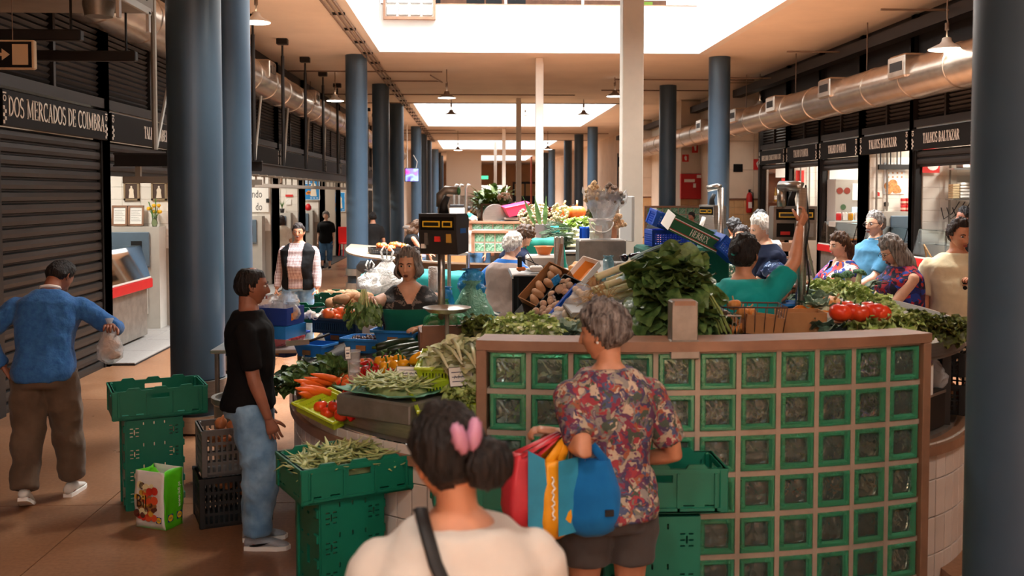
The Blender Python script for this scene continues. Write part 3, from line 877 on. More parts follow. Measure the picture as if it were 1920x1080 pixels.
def wall_sign(x,y,z,w,h,mt,lab,mark=None,cat='sign',shape=None):
 g=thing('wall_sign',lab,cat,(x,y,z))
 q=MB();q.b2((-w/2,-.015,-h/2),(w/2,0,h/2));s_=obj('plate',q,mt,g)
 if mark:
  q=MB()
  q.prism([(w*.2,-h*.3),(w*.2,h*.2),(0,h*.35),(-w*.2,h*.1),(-w*.05,-h*.3)],0,.003,TR((0,-.016,0),(pi/2,0,0)))
  obj('symbol',q,mark,s_)
 return g
wall_sign(7.42,27.57,2.9,.26,.22,M_black,'black door plate on the cream wall right of the blue column',None)
wall_sign(7.98,27.57,3.0,.26,.3,M_redp,'red square sign with a white mark above the extinguisher',M_paper)
wall_sign(7.1,32.97,3.36,.22,.24,M_redp,'small red square sign above the hose cabinet',M_paper)
wall_sign(7.42,32.97,3.72,.2,.36,M_redp,'tall red sign higher up beside the hose cabinet',M_paper)
g=thing('hose_cabinet','red fire hose cabinet on the recessed cream wall','cabinet',(7.28,32.95,2.0))
q=MB();q.bev((0,-.06,.42),(.72,.16,.84),.012);obj('body',q,M_red,g)
q=MB();q.bev((-.1,-.15,.42),(.5,.02,.8),.006);d=obj('door',q,M_red,g)
q=MB();q.b2((-.25,-.166,.56),(.1,-.16,.66));obj('notice',q,M_paper,d)
q=MB();q.b2((.05,-.166,.38),(.14,-.16,.52));obj('symbol',q,M_paper,d)
q=MB();q.b2((.17,-.166,.7),(.34,-.14,.8));obj('lower_notice',q,M_paper,g)
g=thing('fire_extinguisher','red fire extinguisher hung on the cream pillar','extinguisher',(7.73,27.5,1.9))
q=MB();q.lathe([(.07,-.25),(.085,-.22),(.085,.2),(.06,.28),(.025,.32)],18);obj('cylinder',q,M_red,g,True)
q=MB();q.bev((0,0,.36),(.05,.06,.08),.01);q.b2((-.02,-.1,.38),(.02,.02,.4));obj('valve',q,M_rubber,g)
q=MB();q.tube([(.02,0,.34),(.1,0,.3),(.11,0,.05),(.1,0,-.1)],.012,6);obj('hose',q,M_rubber,g,True)
q=MB();q.b2((-.05,-.09,-.12),(.05,-.08,.05));obj('notice',q,M_paper,g)
for x,y,z,lab in((5.9,40,3.3,'black hanging route sign beside the tall white post'),):
 g=thing('route_sign',lab,'sign',(x,y,z))
 q=MB();q.b2((-.05,-.03,-.9),(.0,.03,.5));obj('arm',q,M_black,g)
 q=MB();q.b2((0,-.03,-.05),(.6,.03,.35));b=obj('plate',q,M_black,g)
 q=MB();q.b2((.42,-.036,.2),(.52,-.031,.3));q.b2((.42,-.036,.02),(.52,-.031,.12));q.b2((.05,-.036,.22),(.38,-.031,.26));obj('symbol',q,M_letter,b)
g=thing('tv_screen','lit screen with pink and blue graphics hung before the far blue column','screen',(-2.72,45.2,3.02),.35)
q=MB();q.bev((0,0,0),(.66,.06,.62),.012);obj('casing',q,M_rubber,g)
t=NT('tv_picture');gr=t.n('ShaderNodeTexNoise',i_Scale=2.2,i_Detail=1);t.l(t.co('Object'),gr.inputs[0])
c_=t.ramp(gr.outputs[0],[(.35,'#d23aa0'),(.47,'#7f6fe0'),(.55,'#8fb6ff'),(.68,'#5a3fb8')]);t.l(c_,t.b.inputs['Base Color']);t.l(c_,t.b.inputs['Emission Color']);t.b.inputs['Emission Strength'].default_value=.9
q=MB();q.b2((-.3,-.036,-.28),(.3,-.03,.28));obj('picture',q,t.m,g)
q=MB();q.cyl((-.2,.03,.2),(-.2,.03,2.27),.025,8);obj('hanger',q,M_whitem,g)
q=MB();q.tube([(.2,.05,.2),(.28,.06,.6),(.1,.06,.9)],.012,6);obj('cable',q,M_whitem,g)
cabinet_block(7.95,8.95,19.3,'pale meter block with red cans on top under the pastry poster',False,.2)
ME_can=None
q=MB();q.lathe([(.045,0),(.05,.004),(.05,.12),(.045,.125)],14);can=q
for j in range(2):
 for i in range(4):
  c_=thing('food_can','red and white food can in the stacked block under the pastry poster','can',(8.42+.105*i,19.15,1.845+.127*j),R.uniform(0,3),'stacked red cans')
  obj('body',can,M_red,c_,True)
  b_=MB();b_.lathe([(.0505,.03),(.0505,.07)],14,cap=False);obj('band',b_,mat('can_band','#e2b3a0',.5),c_,True)
g,s_=poster(8.3,19.32,1.98+.2,.42,.62,'poster with browned pastries on a white price grid',mat('poster_pale','#dfe3e4',.6))
M_bake=mat('pastry_print','#c98a52',.6,nz=.4,ns=30)
q=MB()
for k,(x,z,r)in enumerate(((-.12,.16,.08),(-.02,.2,.09),(.04,.1,.09),(-.1,.07,.07),(.1,.07,.05))):q.prism([(x+r*cos(a*pi/6),z+r*sin(a*pi/6))for a in range(12)],0,.002+.001*k,TR((0,-.013,0),(pi/2,0,0)))
obj('pastry_print',q,M_bake,s_)
q=MB()
for i in range(4):
 for j in range(3):q.b2((-.13+.09*i,-.015,.32+.08*j),(-.1+.09*i,-.012,.35+.08*j))
q.b2((-.12,-.015,.57),(.12,-.012,.585));obj('print',q,mat('pastry_print','#c98a52'),s_)
wall_sign(7.98,19.32,2.18,.18,.13,M_paper,'white notice with a red no-entry disc on the tiles',M_redp)
one('wall_socket',MB().bev((8.15,19.3,1.98),(.07,.06,.09),.01),M_rubber,'small dark wall socket under the pastry poster','socket')
g=thing('pipe_bundle','row of dark vertical pipes on the tiled wall of the butcher shop','pipe',(8.3,19.25,0))
for k in range(5):
 q=MB();q.cyl((-.3+.1*k+.03*(k%2),0,2.75),(-.3+.1*k+.03*(k%2),0,3.3),.014,6);obj('pipe',q,M_dark,g)
q=MB();q.b2((-.35,-.06,2.66),(.6,.0,2.76));obj('bracket',q,M_dark,g)
for x in(7.93,8.14):
 q=MB();q.cyl((x-8.3,0,1.85),(x-8.3,0,3.2),.022,8);obj('pipe',q,M_steeld,g)
g=thing('wall_shelf','steel wall shelf with two boards in the nearest butcher shop','shelf',(8.3,16.95,0))
for z in(2.08,2.6):
 q=MB();q.b2((-.1,-.28,z),(.75,.0,z+.025));obj('board',q,M_steel,g)
q=MB();q.cyl((-.05,-.04,1.6),(-.05,-.04,3.2),.02,8);q.cyl((.35,-.04,1.6),(.35,-.04,3.2),.015,8);obj('upright',q,M_steeld,g)
for k in range(5):
 q=MB();q.bev((0,0,.025),(.2,.15,.045),.012);one('foam_tray',q,M_paper,'white foam egg tray stacked on the lower steel shelf','tray','stacked foam trays',loc=(8.45,16.8,2.11+.055*k))
for k in range(6):
 q=MB();q.bev((0,0,.02),(.12,.16,.038),.006);one('paper_pack',q,mat('kraft_pack','#b9a27c',.8),'tan packet in the stack beside the foam trays','packet','tan packets on the steel shelf',loc=(8.27,16.8,2.105+.042*k))
q=MB();q.bev((0,0,.12),(.5,.24,.24),.01);o=one('white_carton',q,M_paper,'white carton with red lettering on the top steel shelf','box',loc=(8.6,16.78,2.63))
q=MB();q.b2((-.15,-.125,.17),(.2,-.121,.2));q.lathe([(.03,-.125),(.04,-.125),(.04,-.121),(.03,-.121)],12,M=TR((-.12,-.246,.09),(pi/2,0,0))@TR((0,0,0)),cap=False);q.b2((-.06,-.125,.07),(.2,-.121,.1));obj('print',q,M_redp,o)
g,s_=poster(7.93,16.95,2.55,.3,.42,'red advert sheet with white shapes on the near butcher wall',M_redp)
q=MB();q.prism([(.1*cos(a*pi/6)+.03,.12+.08*sin(a*pi/6))for a in range(12)],0,.002,TR((0,-.013,0),(pi/2,0,0)));obj('print',q,M_paper,s_)
one('wall_scale',MB().bev((8.62,16.6,2.52),(.2,.2,.16),.02),M_rubber,'black hanging weighing box under the top shelf','scale')
q=MB();q.bev((0,0,.16),(.42,.3,.32),.02);o=one('grey_carton',q,M_steeld,'grey carton box standing on the meat counter behind the man in cream','box',loc=(7.95+.25,15.6,1.62))
for(x0,x1,y0,y1,lab)in((7.55,8.35,14.9,16.9,'glass meat counter with red base nearest the dark column'),(7.55,8.3,17.3,19.1,'glass meat counter behind the grey haired woman'),(7.55,8.3,19.6,21.5,'glass meat counter behind the couple at the stall')):
 meat_counter(x0,x1,y0,y1,lab,.2,-1)
 meats(x0+.2,x1-.2,y0+.1,y1-.1,1.13,8,'cut of meat in the glass counters of the open butcher shops','meat cuts in the open shops')
for k in range(3):
 q=MB();q.tube([(8.1+.1*k,16.9,1.95),(8.15+.12*k,16.9,1.75),(8.3+.1*k,16.9,1.85),(8.42+.1*k,16.9,2.05)],.009,6);one('wall_cable',q,M_rubber,'black cable sagging under the steel wall shelf','cable','sagging cables')
g=thing('drinks_cooler','tall white glass door cooler with round red emblems beside it','fridge',(8.15,21.3,.2))
q=MB();q.bev((0,0,1.15),(.75,.5,2.3),.015);obj('body',q,mat('cooler_grey','#b9b5ae',.4,.2),g)
q=MB();q.bev((.17,-.26,1.0),(.36,.02,1.4),.01);d=obj('glass_door',q,mat('cooler_light','#bfe3ea',.2,emit=.5),g)
q=MB();q.b2((0,-.27,1.85),(.36,-.25,2.2));obj('lit_header',q,mat('header_light','#f0f1ea',.5,emit=.6),g)
q=MB()
for k,c in enumerate((2.05,)):
 for xx in(-.28,-.12):q.lathe([(.0,0),(.07,0),(.07,.004),(0,.004)],16,M=TR((xx,-.256,c),(pi/2,0,0)),cap=False)
obj('emblem',q,mat('emblem_brown','#8e3b2e',.6),g)
q=MB();q.lathe([(0,0),(.06,0),(.06,.004),(0,.004)],14,M=TR((-.2,-.256,1.7),(pi/2,0,0)),cap=False);obj('green_emblem',q,mat('emblem_green','#4f6b4c',.6),g)
def bottle(x,y,z,c,lab,grp,h=.3):
 g=thing('bottle',lab,'bottle',(x,y,z),0,grp)
 q=MB();q.lathe([(.035,0),(.037,.01),(.037,h*.55),(.015,h*.75),(.013,h)],12);obj('body',q,c,g,True)
 q=MB();q.lathe([(.0376,h*.15),(.0376,h*.42)],12,cap=False);obj('wrapper',q,M_paper,g,True)
 q=MB();q.lathe([(.015,h*.95),(.015,h*1.03)],8);obj('cap',q,M_gold,g,True)
M_wine=mat('wine_glass','#1a2117',.1,spec=.7)
M_oil=mat('oil_glass','#b58b32',.1)
g=thing('bottle_shelf','dark shelf with bottles in the last shop before the cream pillar','shelf',(8.4,25.6,.2))
for z in(1.75,2.5):
 q=MB();q.b2((-.65,-.2,z),(.6,.2,z+.03));obj('board',q,M_brown,g)
q=MB();q.b2((-.65,.18,0),(.6,.2,2.9));obj('back',q,M_brown,g)
for k in range(9):bottle(7.85+.13*k,25.5,1.98,(M_oil,M_wine,M_wine)[k%3],['golden oil bottle on the dark shelf of the last shop','dark wine bottle on the shelf of the last shop','dark wine bottle on the shelf of the last shop'][k%3],'oil bottles, last shop' if k%3==0 else 'wine bottles, last shop',.36)
for x,z,w,h,mt,lab in((7.95,2.6,.3,.5,M_paper,'white price sheet hung in the last shop'),(8.1,2.3,.3,.28,M_redp,'red and white flyer hung in the last shop')):poster(x,25.35,z,w,h,lab,mt)
for k in range(5):
 g=thing('food_jar',['red packet on the cooler counter behind the moustached man','white jar with orange label on the counter','golden honey jar on the counter','white packet with a brown picture on the counter','red and white carton on the counter'][k],'jar',(7.8+.13*k,20.9,1.62))
 q=MB();(q.lathe([(.05,0),(.055,.02),(.055,.13),(.045,.15)],14)if k%2==0 else q.bev((0,0,.08),(.1,.08,.16),.008));obj('body',q,[M_red,M_paper,mat('honey','#c98a1e',.2),M_paper,M_redp][k],g,'auto')
 q=MB();q.lathe([(.047,.15),(.047,.17)],14);obj('lid',q,M_paper,g,'auto')
g=thing('shop_counter','pale shop counter with packets behind the couple at the stall','counter',(8.05,20.95,.2))
q=MB();q.bev((0,0,.7),(.75,.4,1.4),.01);obj('body',q,M_board,g)
for z in(.6,1.0):
 q=MB();q.b2((-.36,-.22,z),(.36,-.2,z+.03));obj('edge',q,M_orange,g)
poster(8.0,21.66-.06,2.3,.32,.5,'grey white notice sheet on the butcher wall beside the cooler',mat('poster_pale','#dfe3e4'))
poster(7.95,23.9,2.45,.2,.3,'small red notice behind the grey scale',M_redp)
for k in range(3):
 g=thing('meat_hook_pole','thin dark pipe on the tiles behind the grey scale','pipe',(7.95+.22*k,23.85,1.6),0,'thin pipes in the narrow shop')
 q=MB();q.cyl((0,0,0),(0,0,1.7),.02,6);obj('pipe',q,M_steeld,g)
 # ==== PEOPLE
def skin(name,col,col2=None):
 if name in MATS:return MATS[name]
 t=NT(name)
 c=H(col)
 n=t.n('ShaderNodeTexNoise',i_Scale=14,i_Detail=3)
 t.l(t.co('Object'),n.inputs[0])
 t.l(t.ramp(n.outputs[0],[(.3,tuple(x*.86 for x in c)),(.7,tuple(min(1,x*1.1)for x in c))]),t.b.inputs['Base Color'])
 t.b.inputs['Roughness'].default_value=.5
 t.b.inputs['Subsurface Weight'].default_value=.08
 t.b.inputs['Subsurface Radius'].default_value=(.02,.008,.004)
 MATS[name]=t.m
 return t.m
SK_L=skin('skin_light','#dfb094')
SK_M=skin('skin_tan','#c68a69')
SK_D=skin('skin_brown','#93604a')
def hairm(name,a,b):
 if name in MATS:return MATS[name]
 t=NT(name)
 n=t.n('ShaderNodeTexNoise',i_Scale=46,i_Detail=5)
 t.l(t.co('Object',(1.6,1.6,.22)),n.inputs[0])
 t.l(t.ramp(n.outputs[0],[(.35,a),(.68,b)]),t.b.inputs['Base Color'])
 t.b.inputs['Roughness'].default_value=.5
 t.b.inputs['Specular IOR Level'].default_value=.3
 t.bump(n.outputs[0],1,.02)
 MATS[name]=t.m
 return t.m
HR_BK=hairm('hair_black','#0d0a09','#241c18')
HR_GR=hairm('hair_grey','#5d5855','#a8a39f')
HR_SP=hairm('hair_salt_pepper','#3b302c','#8d857f')
HR_WH=hairm('hair_white','#cbc4bb','#fbf7f0')
HR_BR=hairm('hair_brown','#2b1a11','#5f4128')
HR_DB=hairm('hair_dark_brown','#1b1210','#3a2a22')
M_eye=mat('eye_white','#d9d2ca',.25)
M_iris=mat('iris_dark','#22150e',.2)
M_lip=mat('lip','#9a5148',.45)
M_lipd=mat('lip_dark','#6e3c32',.5)
def cloth(name,col,col2=None,ns=5,bump=.35,bs=9,rough=.85):
 return mat(name,col,rough,nz=.07,ns=ns,col2=col2,bump=bump,bs=bs,bd=.02,sheen=0 if sum(H(col))<.1 else .12,spec=.2)
def face_r(d):
 x,y,z=d
 p=V((x*.074,y*(.09 if y>0 else .1),z*.118))
 lo=sstep(-.05,-.95,z)
 p.x*=1-.3*lo
 if y<0:p.y*=1-.45*lo
 if z>0:p.x*=1+.05*sstep(0,.5,z)*(1 if y<.3 else .4)
 if y>0:
  X,Z=p.x,p.z
  front=sstep(.1,.5,y)
  g=lambda cx,cz,sx,sz:math.exp(-((X-cx)/sx)**2-((Z-cz)/sz)**2)
  dy=0
  dy-=.010*(g(.031,.008,.017,.012)+g(-.031,.008,.017,.012))
  dy+=.004*(g(.03,.028,.022,.008)+g(-.03,.028,.022,.008))
  dy+=.005*(g(.045,-.02,.02,.018)+g(-.045,-.02,.02,.018))
  t=max(0,min(1,(.015-Z)/.047))
  nose=(.006+.022*t)*math.exp(-(X/(.008+.007*t))**2)*sstep(-.044,-.034,Z)*sstep(.03,.008,Z)
  dy+=nose
  dy+=.005*g(0,-.058,.024,.007)+.005*g(0,-.072,.02,.006)-.004*g(0,-.065,.024,.003)
  dy+=.009*g(0,-.1,.024,.016)-.004*g(0,-.083,.03,.006)
  p.y+=dy*front
  p.y-=.012*sstep(.055,.11,Z)*front
 return p
def head_mb(mb,M,detail=1.0):
 nu,nv=int(52*detail),int(44*detail)
 rings=[]
 for i in range(1,nv):
  a=-pi/2+pi*i/nv
  row=[]
  for j in range(nu):
   u=2*pi*j/nu
   u=u+.45*sin(u)
   ang=-pi/2+u
   row.append(face_r((cos(a)*cos(ang),cos(a)*sin(ang),sin(a))))
  rings.append(row)
 bot,top=face_r((0,0,-1)),face_r((0,0,1))
 vs=[p for r in rings for p in r]+[bot,top]
 fs=[]
 m=len(rings)
 for i in range(m-1):
  for j in range(nu):
   k=(j+1)%nu
   fs.append((i*nu+j,i*nu+k,(i+1)*nu+k,(i+1)*nu+j))
 for j in range(nu):
  k=(j+1)%nu
  fs.append((m*nu,k,j));fs.append((m*nu+1,(m-1)*nu+j,(m-1)*nu+k))
 mb.add(vs,fs,M)
 for s in(-1,1):
  pts=[(s*.072,.012,-.028),(s*.08,.0,-.018),(s*.084,-.012,.004),(s*.083,-.012,.022),(s*.078,-.0,.028),(s*.074,.01,.016)]
  mb.tube(pts,[.006,.006,.006,.006,.006,.004],6,M=M)
  mb.ell((s*.0745,0,0),(.006,.013,.024),8,6,M=M)
def hand_mb(mb,M,side,curl=.35,spread=1.0,point=0):
 s=-side
 rings=[]
 for y,w,h in((-.02,.024,.019),(.0,.026,.018),(.03,.035,.017),(.06,.041,.015),(.085,.041,.013)):
  rings.append([(cos(a*pi/6)*w,y,sin(a*pi/6)*h)for a in range(12)])
 mb.loft([[V(p)for p in r]for r in rings],M=M)
 for k,(L,x)in enumerate(((.072,.03),(.082,.0105),(.077,-.009),(.06,-.0275))):
  x*=s
  p=V((x,.076,0))
  a=curl*.55*(1+.12*k)
  pts=[p.copy()]
  ang=a*.6
  for q,f in enumerate((.46,.3,.24)):
   p=p+V((s*(.03 if k==0 else 0)*spread*L-(s*.05*L if k==3 else 0),cos(ang)*L*f,-sin(ang)*L*f))
   pts.append(p.copy())
   ang+=a*1.6
  mb.tube(pts,[.0095,.0088,.008,.0058],8,M=M)
 p0=V((s*.026,.018,-.006))
 d=V((s*.62,.7,-.35-.3*curl)).normalized()
 p1=p0+d*.042
 p2=p1+(d+V((-s*.35*curl,.15,-.25*curl))).normalized()*.03
 p3=p2+(d+V((-s*.7*curl,.2,-.35*curl))).normalized()*.024
 mb.tube([p0,p1,p2,p3],[.013,.0115,.0095,.0065],8,M=M)
def ik(a,t,l1,l2,hint):
 d=t-a
 L=max(.05,min(d.length,(l1+l2)*.995))
 t=a+d.normalized()*L
 x=(l1*l1-l2*l2+L*L)/(2*L)
 hgt=math.sqrt(max(0,l1*l1-x*x))
 n=d.normalized()
 hh=V(hint)
 hh=hh-n*hh.dot(n)
 if hh.length<1e-4:hh=V((0,-1,0))-n*n.y*-1
 return a+n*x+hh.normalized()*hgt,t
def along(P,s):
 L=[(P[i+1]-P[i]).length for i in range(len(P)-1)]
 d=s*sum(L)
 for i,l in enumerate(L):
  if d<=l or i==len(L)-1:return P[i]+(P[i+1]-P[i])*(d/l)
  d-=l
def lerp(tab,x):
 for(a,u),(b,v)in zip(tab,tab[1:]):
  if x<=b:return u+(v-u)*max(0,(x-a))/(b-a)
 return tab[-1][1]
def folds(me,amp,f,sx=1.0,seed=0,zfun=None):
 nrm=[v.normal.copy()for v in me.vertices]
 out=[]
 for v,vn in zip(me.vertices,nrm):
  p=v.co.copy()
  q=V((p.x*f*sx,p.y*f*sx,p.z*f))+V((seed*3.7,seed,0))
  n=noise.noise(q)+.5*noise.noise(q*2.1)
  n=(1-abs(n)*2.2)*.6+.25*noise.noise(q*4)
  out+=list(p+vn*(amp*n*(zfun(p)if zfun else 1)))
 me.vertices.foreach_set('co',out)
 me.update()
PCOUNT=[0]
def person(label,loc,yaw,h=1.72,fem=False,fat=1.0,lean=0,side=0,twist=0,head=(0,0,0),rh=None,lh=None,rhl=None,lhl=None,rel=None,lel=None,rf=None,lf=None,drop=0,sk=SK_M,top=None,bot=None,shoes=None,hair=None,rc=.35,lc=.35,rhd=None,lhd=None,rroll=0,lroll=0,face=False,group=None,vox=.012,hd=.8,belly=0,bust=None,glasses=False,lipm=None,shoulder=1.0,brow=None,nolegs=False):
 PCOUNT[0]+=1
 seed=PCOUNT[0]
 g=thing('person',label,'person',loc,yaw,group)
 Mi=(Matrix.Translation(V(loc))@rotz(yaw)).inverted()
 k=h/1.72
 fw=fat
 piv=V((0,0,.56*h-drop))
 hipz=.525*h-drop
 E=lambda t:Euler((-lean*t,side*t,twist*t)).to_matrix()
 def U(p):
  p=V(p)
  t=sstep(.5*h,.78*h,p.z)
  q=p-V((0,0,drop))-piv
  return piv+E(t)@q
 bust=(.03 if fem else 0)if bust is None else bust
 tors=[(.475,.085,.075,.085),(.50,.094,.075,.09),(.53,.1 if not fem else .105,.073,.088),(.57,.096 if not fem else .102,.07,.075),(.62,.088 if not fem else .08,.066+belly*.7,.062),(.67,.09 if not fem else .08,.067+belly,.062),(.72,.1 if not fem else .09,.07+bust*.6+belly*.5,.068),(.76,.107 if not fem else .097,.072+bust,.07),(.795,.108 if not fem else .097,.068+bust*.6,.068),(.82,.088 if not fem else .078,.05,.056),(.842,.058,.04,.044),(.865,.036,.036,.034)]
 sw=(.113 if not fem else .099)*h*shoulder*(1+(fw-1)*.4)
 def torso(mb,z0,z1,ease,scale=1.0):
  rings=[]
  n=28
  zs_=sorted(set([z0,z1]+[t[0]for t in tors if z0<t[0]<z1]))
  for z in zs_:
   w=lerp([(t[0],t[1])for t in tors],z)*h*fw*scale+ease
   df=lerp([(t[0],t[2])for t in tors],z)*h*fw*scale+ease
   db=lerp([(t[0],t[3])for t in tors],z)*h*fw*scale+ease
   r=[]
   for j in range(n):
    a=2*pi*j/n
    c,s=cos(a),sin(a)
    ex=2/2.5
    r.append(U(((abs(c)**ex)*(1 if c>0 else-1)*w,(abs(s)**ex)*(1 if s>0 else-1)*(df if s>0 else db),z*h)))
   rings.append(r)
  mb.loft(rings)
 l1,l2=.172*h,.15*h
 arms={}
 for s,tw,tl,eh in((1,rh,rhl,rel),(-1,lh,lhl,lel)):
  a=U((s*sw,-.005,.792*h))
  t=Mi@V(tw)if tw is not None else(V(tl)if tl is not None else a+V((s*.07,.05,-.315*h)))
  hint=V(eh)if eh is not None else V((s*.5,-1,-.3))
  arms[s]=(a,)+ik(a,t,l1,l2,hint)
 legs={}
 for s,f in((1,rf),(-1,lf)):
  a=V((s*.055*h*fw,0,hipz))
  f=V(f)if f is not None else V((s*.1,0,0))
  t=V((f.x,f.y,f.z+.052*h))
  legs[s]=(a,)+ik(a,t,.236*h,.2335*h,V((s*.12,1,0)))+(f,)
  # ---- body
 mb=MB()
 torso(mb,.475,.865,0,.94)
 neck0=U((0,-.012,.83*h))
 Hb=U((0,.0,.872*h))
 HM=E(1)@(Matrix.Rotation(head[0],3,'Z')@Matrix.Rotation(head[1],3,'X')@Matrix.Rotation(head[2],3,'Y'))
 hk=(.138*h/.236)*.985
 hc=Hb+HM@V((0,.014*k,.066*h))
 mb.tube([neck0,(neck0+Hb)/2+V((0,0,0)),hc+HM@V((0,-.022,-.035))*hk,hc+HM@V((0,-.015,.02))*hk],[.042*h*(fw*.5+.5),.034*h,.033*h,.03*h]if not fem else[.036*h,.03*h,.029*h,.027*h],14)
 AR=[(0,.03),(.1,.031),(.3,.028),(.47,.0245),(.54,.0245),(.62,.025),(.8,.02),(1,.0155)]
 LR=[(0,.055),(.15,.053),(.45,.036),(.52,.034),(.62,.034),(.75,.028),(1,.021)]
 fa=.6+.4*fw
 for s in(1,-1):
  a,e,w=arms[s]
  P=[a,e,w]
  mb.tube([along(P,i/11)for i in range(12)],[lerp(AR,i/11)*h*fa*(.93 if fem else 1)for i in range(12)],12)
  mb.ell(a,(.03*h*fa,.03*h*fa,.03*h*fa),10,8)
  if not nolegs:
   P=legs[s][:3]
   mb.tube([along(P,i/11)for i in range(12)],[lerp(LR,i/11)*h*fa for i in range(12)],12)
   f=legs[s][3]
   mb.tube([f+V((0,-.04,.05)),f+V((0,.02,.045)),f+V((s*.01,.12,.025))],[.035,.036,.028],8)
 me=remesh(mb,vox,3)
 mb=MB()
 mb.v=[v.co.copy()for v in me.vertices]
 mb.f=[list(p.vertices)for p in me.polygons]
 mb.mi=[0]*len(mb.f)
 bpy.data.meshes.remove(me)
 HMM=Matrix.Translation(hc)@HM.to_4x4()@Matrix.Diagonal((hk,hk,hk,1))
 head_mb(mb,HMM,hd)
 for s,c,hdv,roll in((1,rc,rhd,rroll),(-1,lc,lhd,lroll)):
  a,e,w=arms[s]
  d=(V(hdv)if hdv is not None else(w-e)).normalized()
  xa=V((0,1,0))if abs(d.z)>.7 else V((0,0,1))
  zc=V((s,0,0))if abs(d.z)>.6 else V((0,0,1))
  zc=(zc-d*zc.dot(d)).normalized()
  x=d.cross(zc)
  B=Matrix((x,d,zc)).transposed()@Matrix.Rotation(roll,3,'Y')
  hs=.105*h/.185
  hand_mb(mb,Matrix.Translation(w)@B.to_4x4()@Matrix.Diagonal((hs,hs,hs,1)),s,c)
 body=obj('body',mb,sk,g,True)
 # ---- face details
 if face:
  for s in(-1,1):
   q=MB();q.ell((s*.031,.0785,.008),(.013,.011,.0065),10,8,M=HMM)
   q.k=1;q.ell((s*.031,.0865,.008),(.0062,.006,.0072),8,6,M=HMM);obj('eye',q,[M_eye,M_iris],g,True)
   q=MB();q.tube([(s*.013,.094,.024),(s*.03,.094,.0295),(s*.048,.083,.025)],[.0025,.0042,.0018],6,M=HMM);obj('eyebrow',q,brow or(hair[1]if hair else HR_DB),g,True)
  q=MB();q.ell((0,.0905,-.0585),(.021,.0075,.0045),10,6,M=HMM);q.ell((0,.09,-.069),(.018,.0075,.0055),10,6,M=HMM);obj('lips',q,lipm or M_lip,g,True)
 if glasses:
  q=MB()
  for s in(-1,1):
   q.tube([(s*.031+.02*cos(a*pi/8),.104,.004+.016*sin(a*pi/8))for a in range(17)],.0018,5,M=HMM)
   q.tube([(s*.051,.103,.01),(s*.072,.07,.012),(s*.079,.0,.01)],.0018,5,M=HMM)
  q.tube([(-.012,.106,.008),(.012,.106,.008)],.0018,5,M=HMM)
  obj('glasses',q,M_dark,g,True)
  # ---- hair
 if hair:
  style,hm=hair[0],hair[1]
  opt=hair[2]if len(hair)>2 else{}
  thick=opt.get('t',.016)
  front=opt.get('front',.66)
  crown=opt.get('bald',0)
  def sd(d):
   x,y,z=d
   lim=lerp([(-1,opt.get('nape',-.62)),(-.35,-.55),(-.05,opt.get('sideb',-.12)),(.22,.0),(.45,front*.75),(1,front)],y)
   v=z-lim
   if crown:v=min(v,(V(d)-V((0,.05,1)).normalized()).length-crown)
   return v
  q=MB()
  nu,nv=44,30
  ids={}
  grid=[]
  for i in range(nv+1):
   a=-pi/2+pi*(i+.0)/nv
   row=[]
   for j in range(nu):
    u=-pi/2+2*pi*j/nu
    d=(cos(a)*cos(u),cos(a)*sin(u),sin(a))
    v=sd(d)
    p=face_r(d)
    nn=V((d[0]/.074,d[1]/.095,d[2]/.118)).normalized()
    w_=noise.noise(V(d)*opt.get('nf',5)+V((seed,0,0)))
    o=thick*sstep(-.02,.3,v)*(1+opt.get('na',.4)*w_*2+.25*noise.noise(V(d)*17))+.0025
    o*=1+opt.get('vol',.3)*max(0,d[2])
    row.append((p+nn*o,v))
   grid.append(row)
  for i in range(nv):
   for j in range(nu):
    kk=(j+1)%nu
    c4=(grid[i][j],grid[i][kk],grid[i+1][kk],grid[i+1][j])
    if sum(c[1]for c in c4)/4>-.03:
     b0=len(q.v)
     f=[]
     for(ii,jj)in((i,j),(i,kk),(i+1,kk),(i+1,j)):
      if(ii,jj)not in ids:
       ids[(ii,jj)]=len(q.v)
       q.v.append(HMM@grid[ii][jj][0])
      f.append(ids[(ii,jj)])
     q.f.append(f);q.mi.append(0)
  if style in('bob','long'):
   L=opt.get('len',.14)
   a0=opt.get('a0',.95)
   wv=opt.get('wave',.006)
   def cur(u,v,inner=0):
    ang=pi/2+a0+(2*pi-2*a0)*u
    x,y=cos(ang),sin(ang)
    z=.075-(.075+L)*v
    fl=1+opt.get('flare',.12)*sstep(.2,.8,v)-opt.get('tuck',.15)*sstep(.75,1,v)
    rr=(1+.1*sin(pi*v))*fl-inner
    w_=wv*(noise.noise(V((x*4,y*4,v*1.5+seed)))+.6*noise.noise(V((x*11,y*11,v*2))))
    dz=-.02*noise.noise(V((x*5,y*5,3+seed)))*v
    s_=max(.5,math.sqrt(max(0,1-(max(0,z)/.125)**2)))
    return V((x*(.084*rr*s_+w_),y*(.1*rr*s_+w_)-.006-opt.get('back',0)*v,z+dz))
   rings=[]
   nvv=14
   for i in range(nvv+1):
    o_=[cur(j/30,i/nvv)for j in range(31)]
    i_=[cur(j/30,i/nvv,.2)for j in range(30,-1,-1)]
    rings.append(o_+i_)
   q.loft(rings,True,True,M=HMM)
  if style=='bun' or opt.get('bun'):
   c,r=opt.get('bun',((0,-.11,.05),(.045,.04,.045)))
   q.ell(c,r,18,14,M=HMM,nzz=.18,nf=5)
  if style=='tail':
   q.tube([HMM@V(p)for p in opt['path']],opt['r'],10)
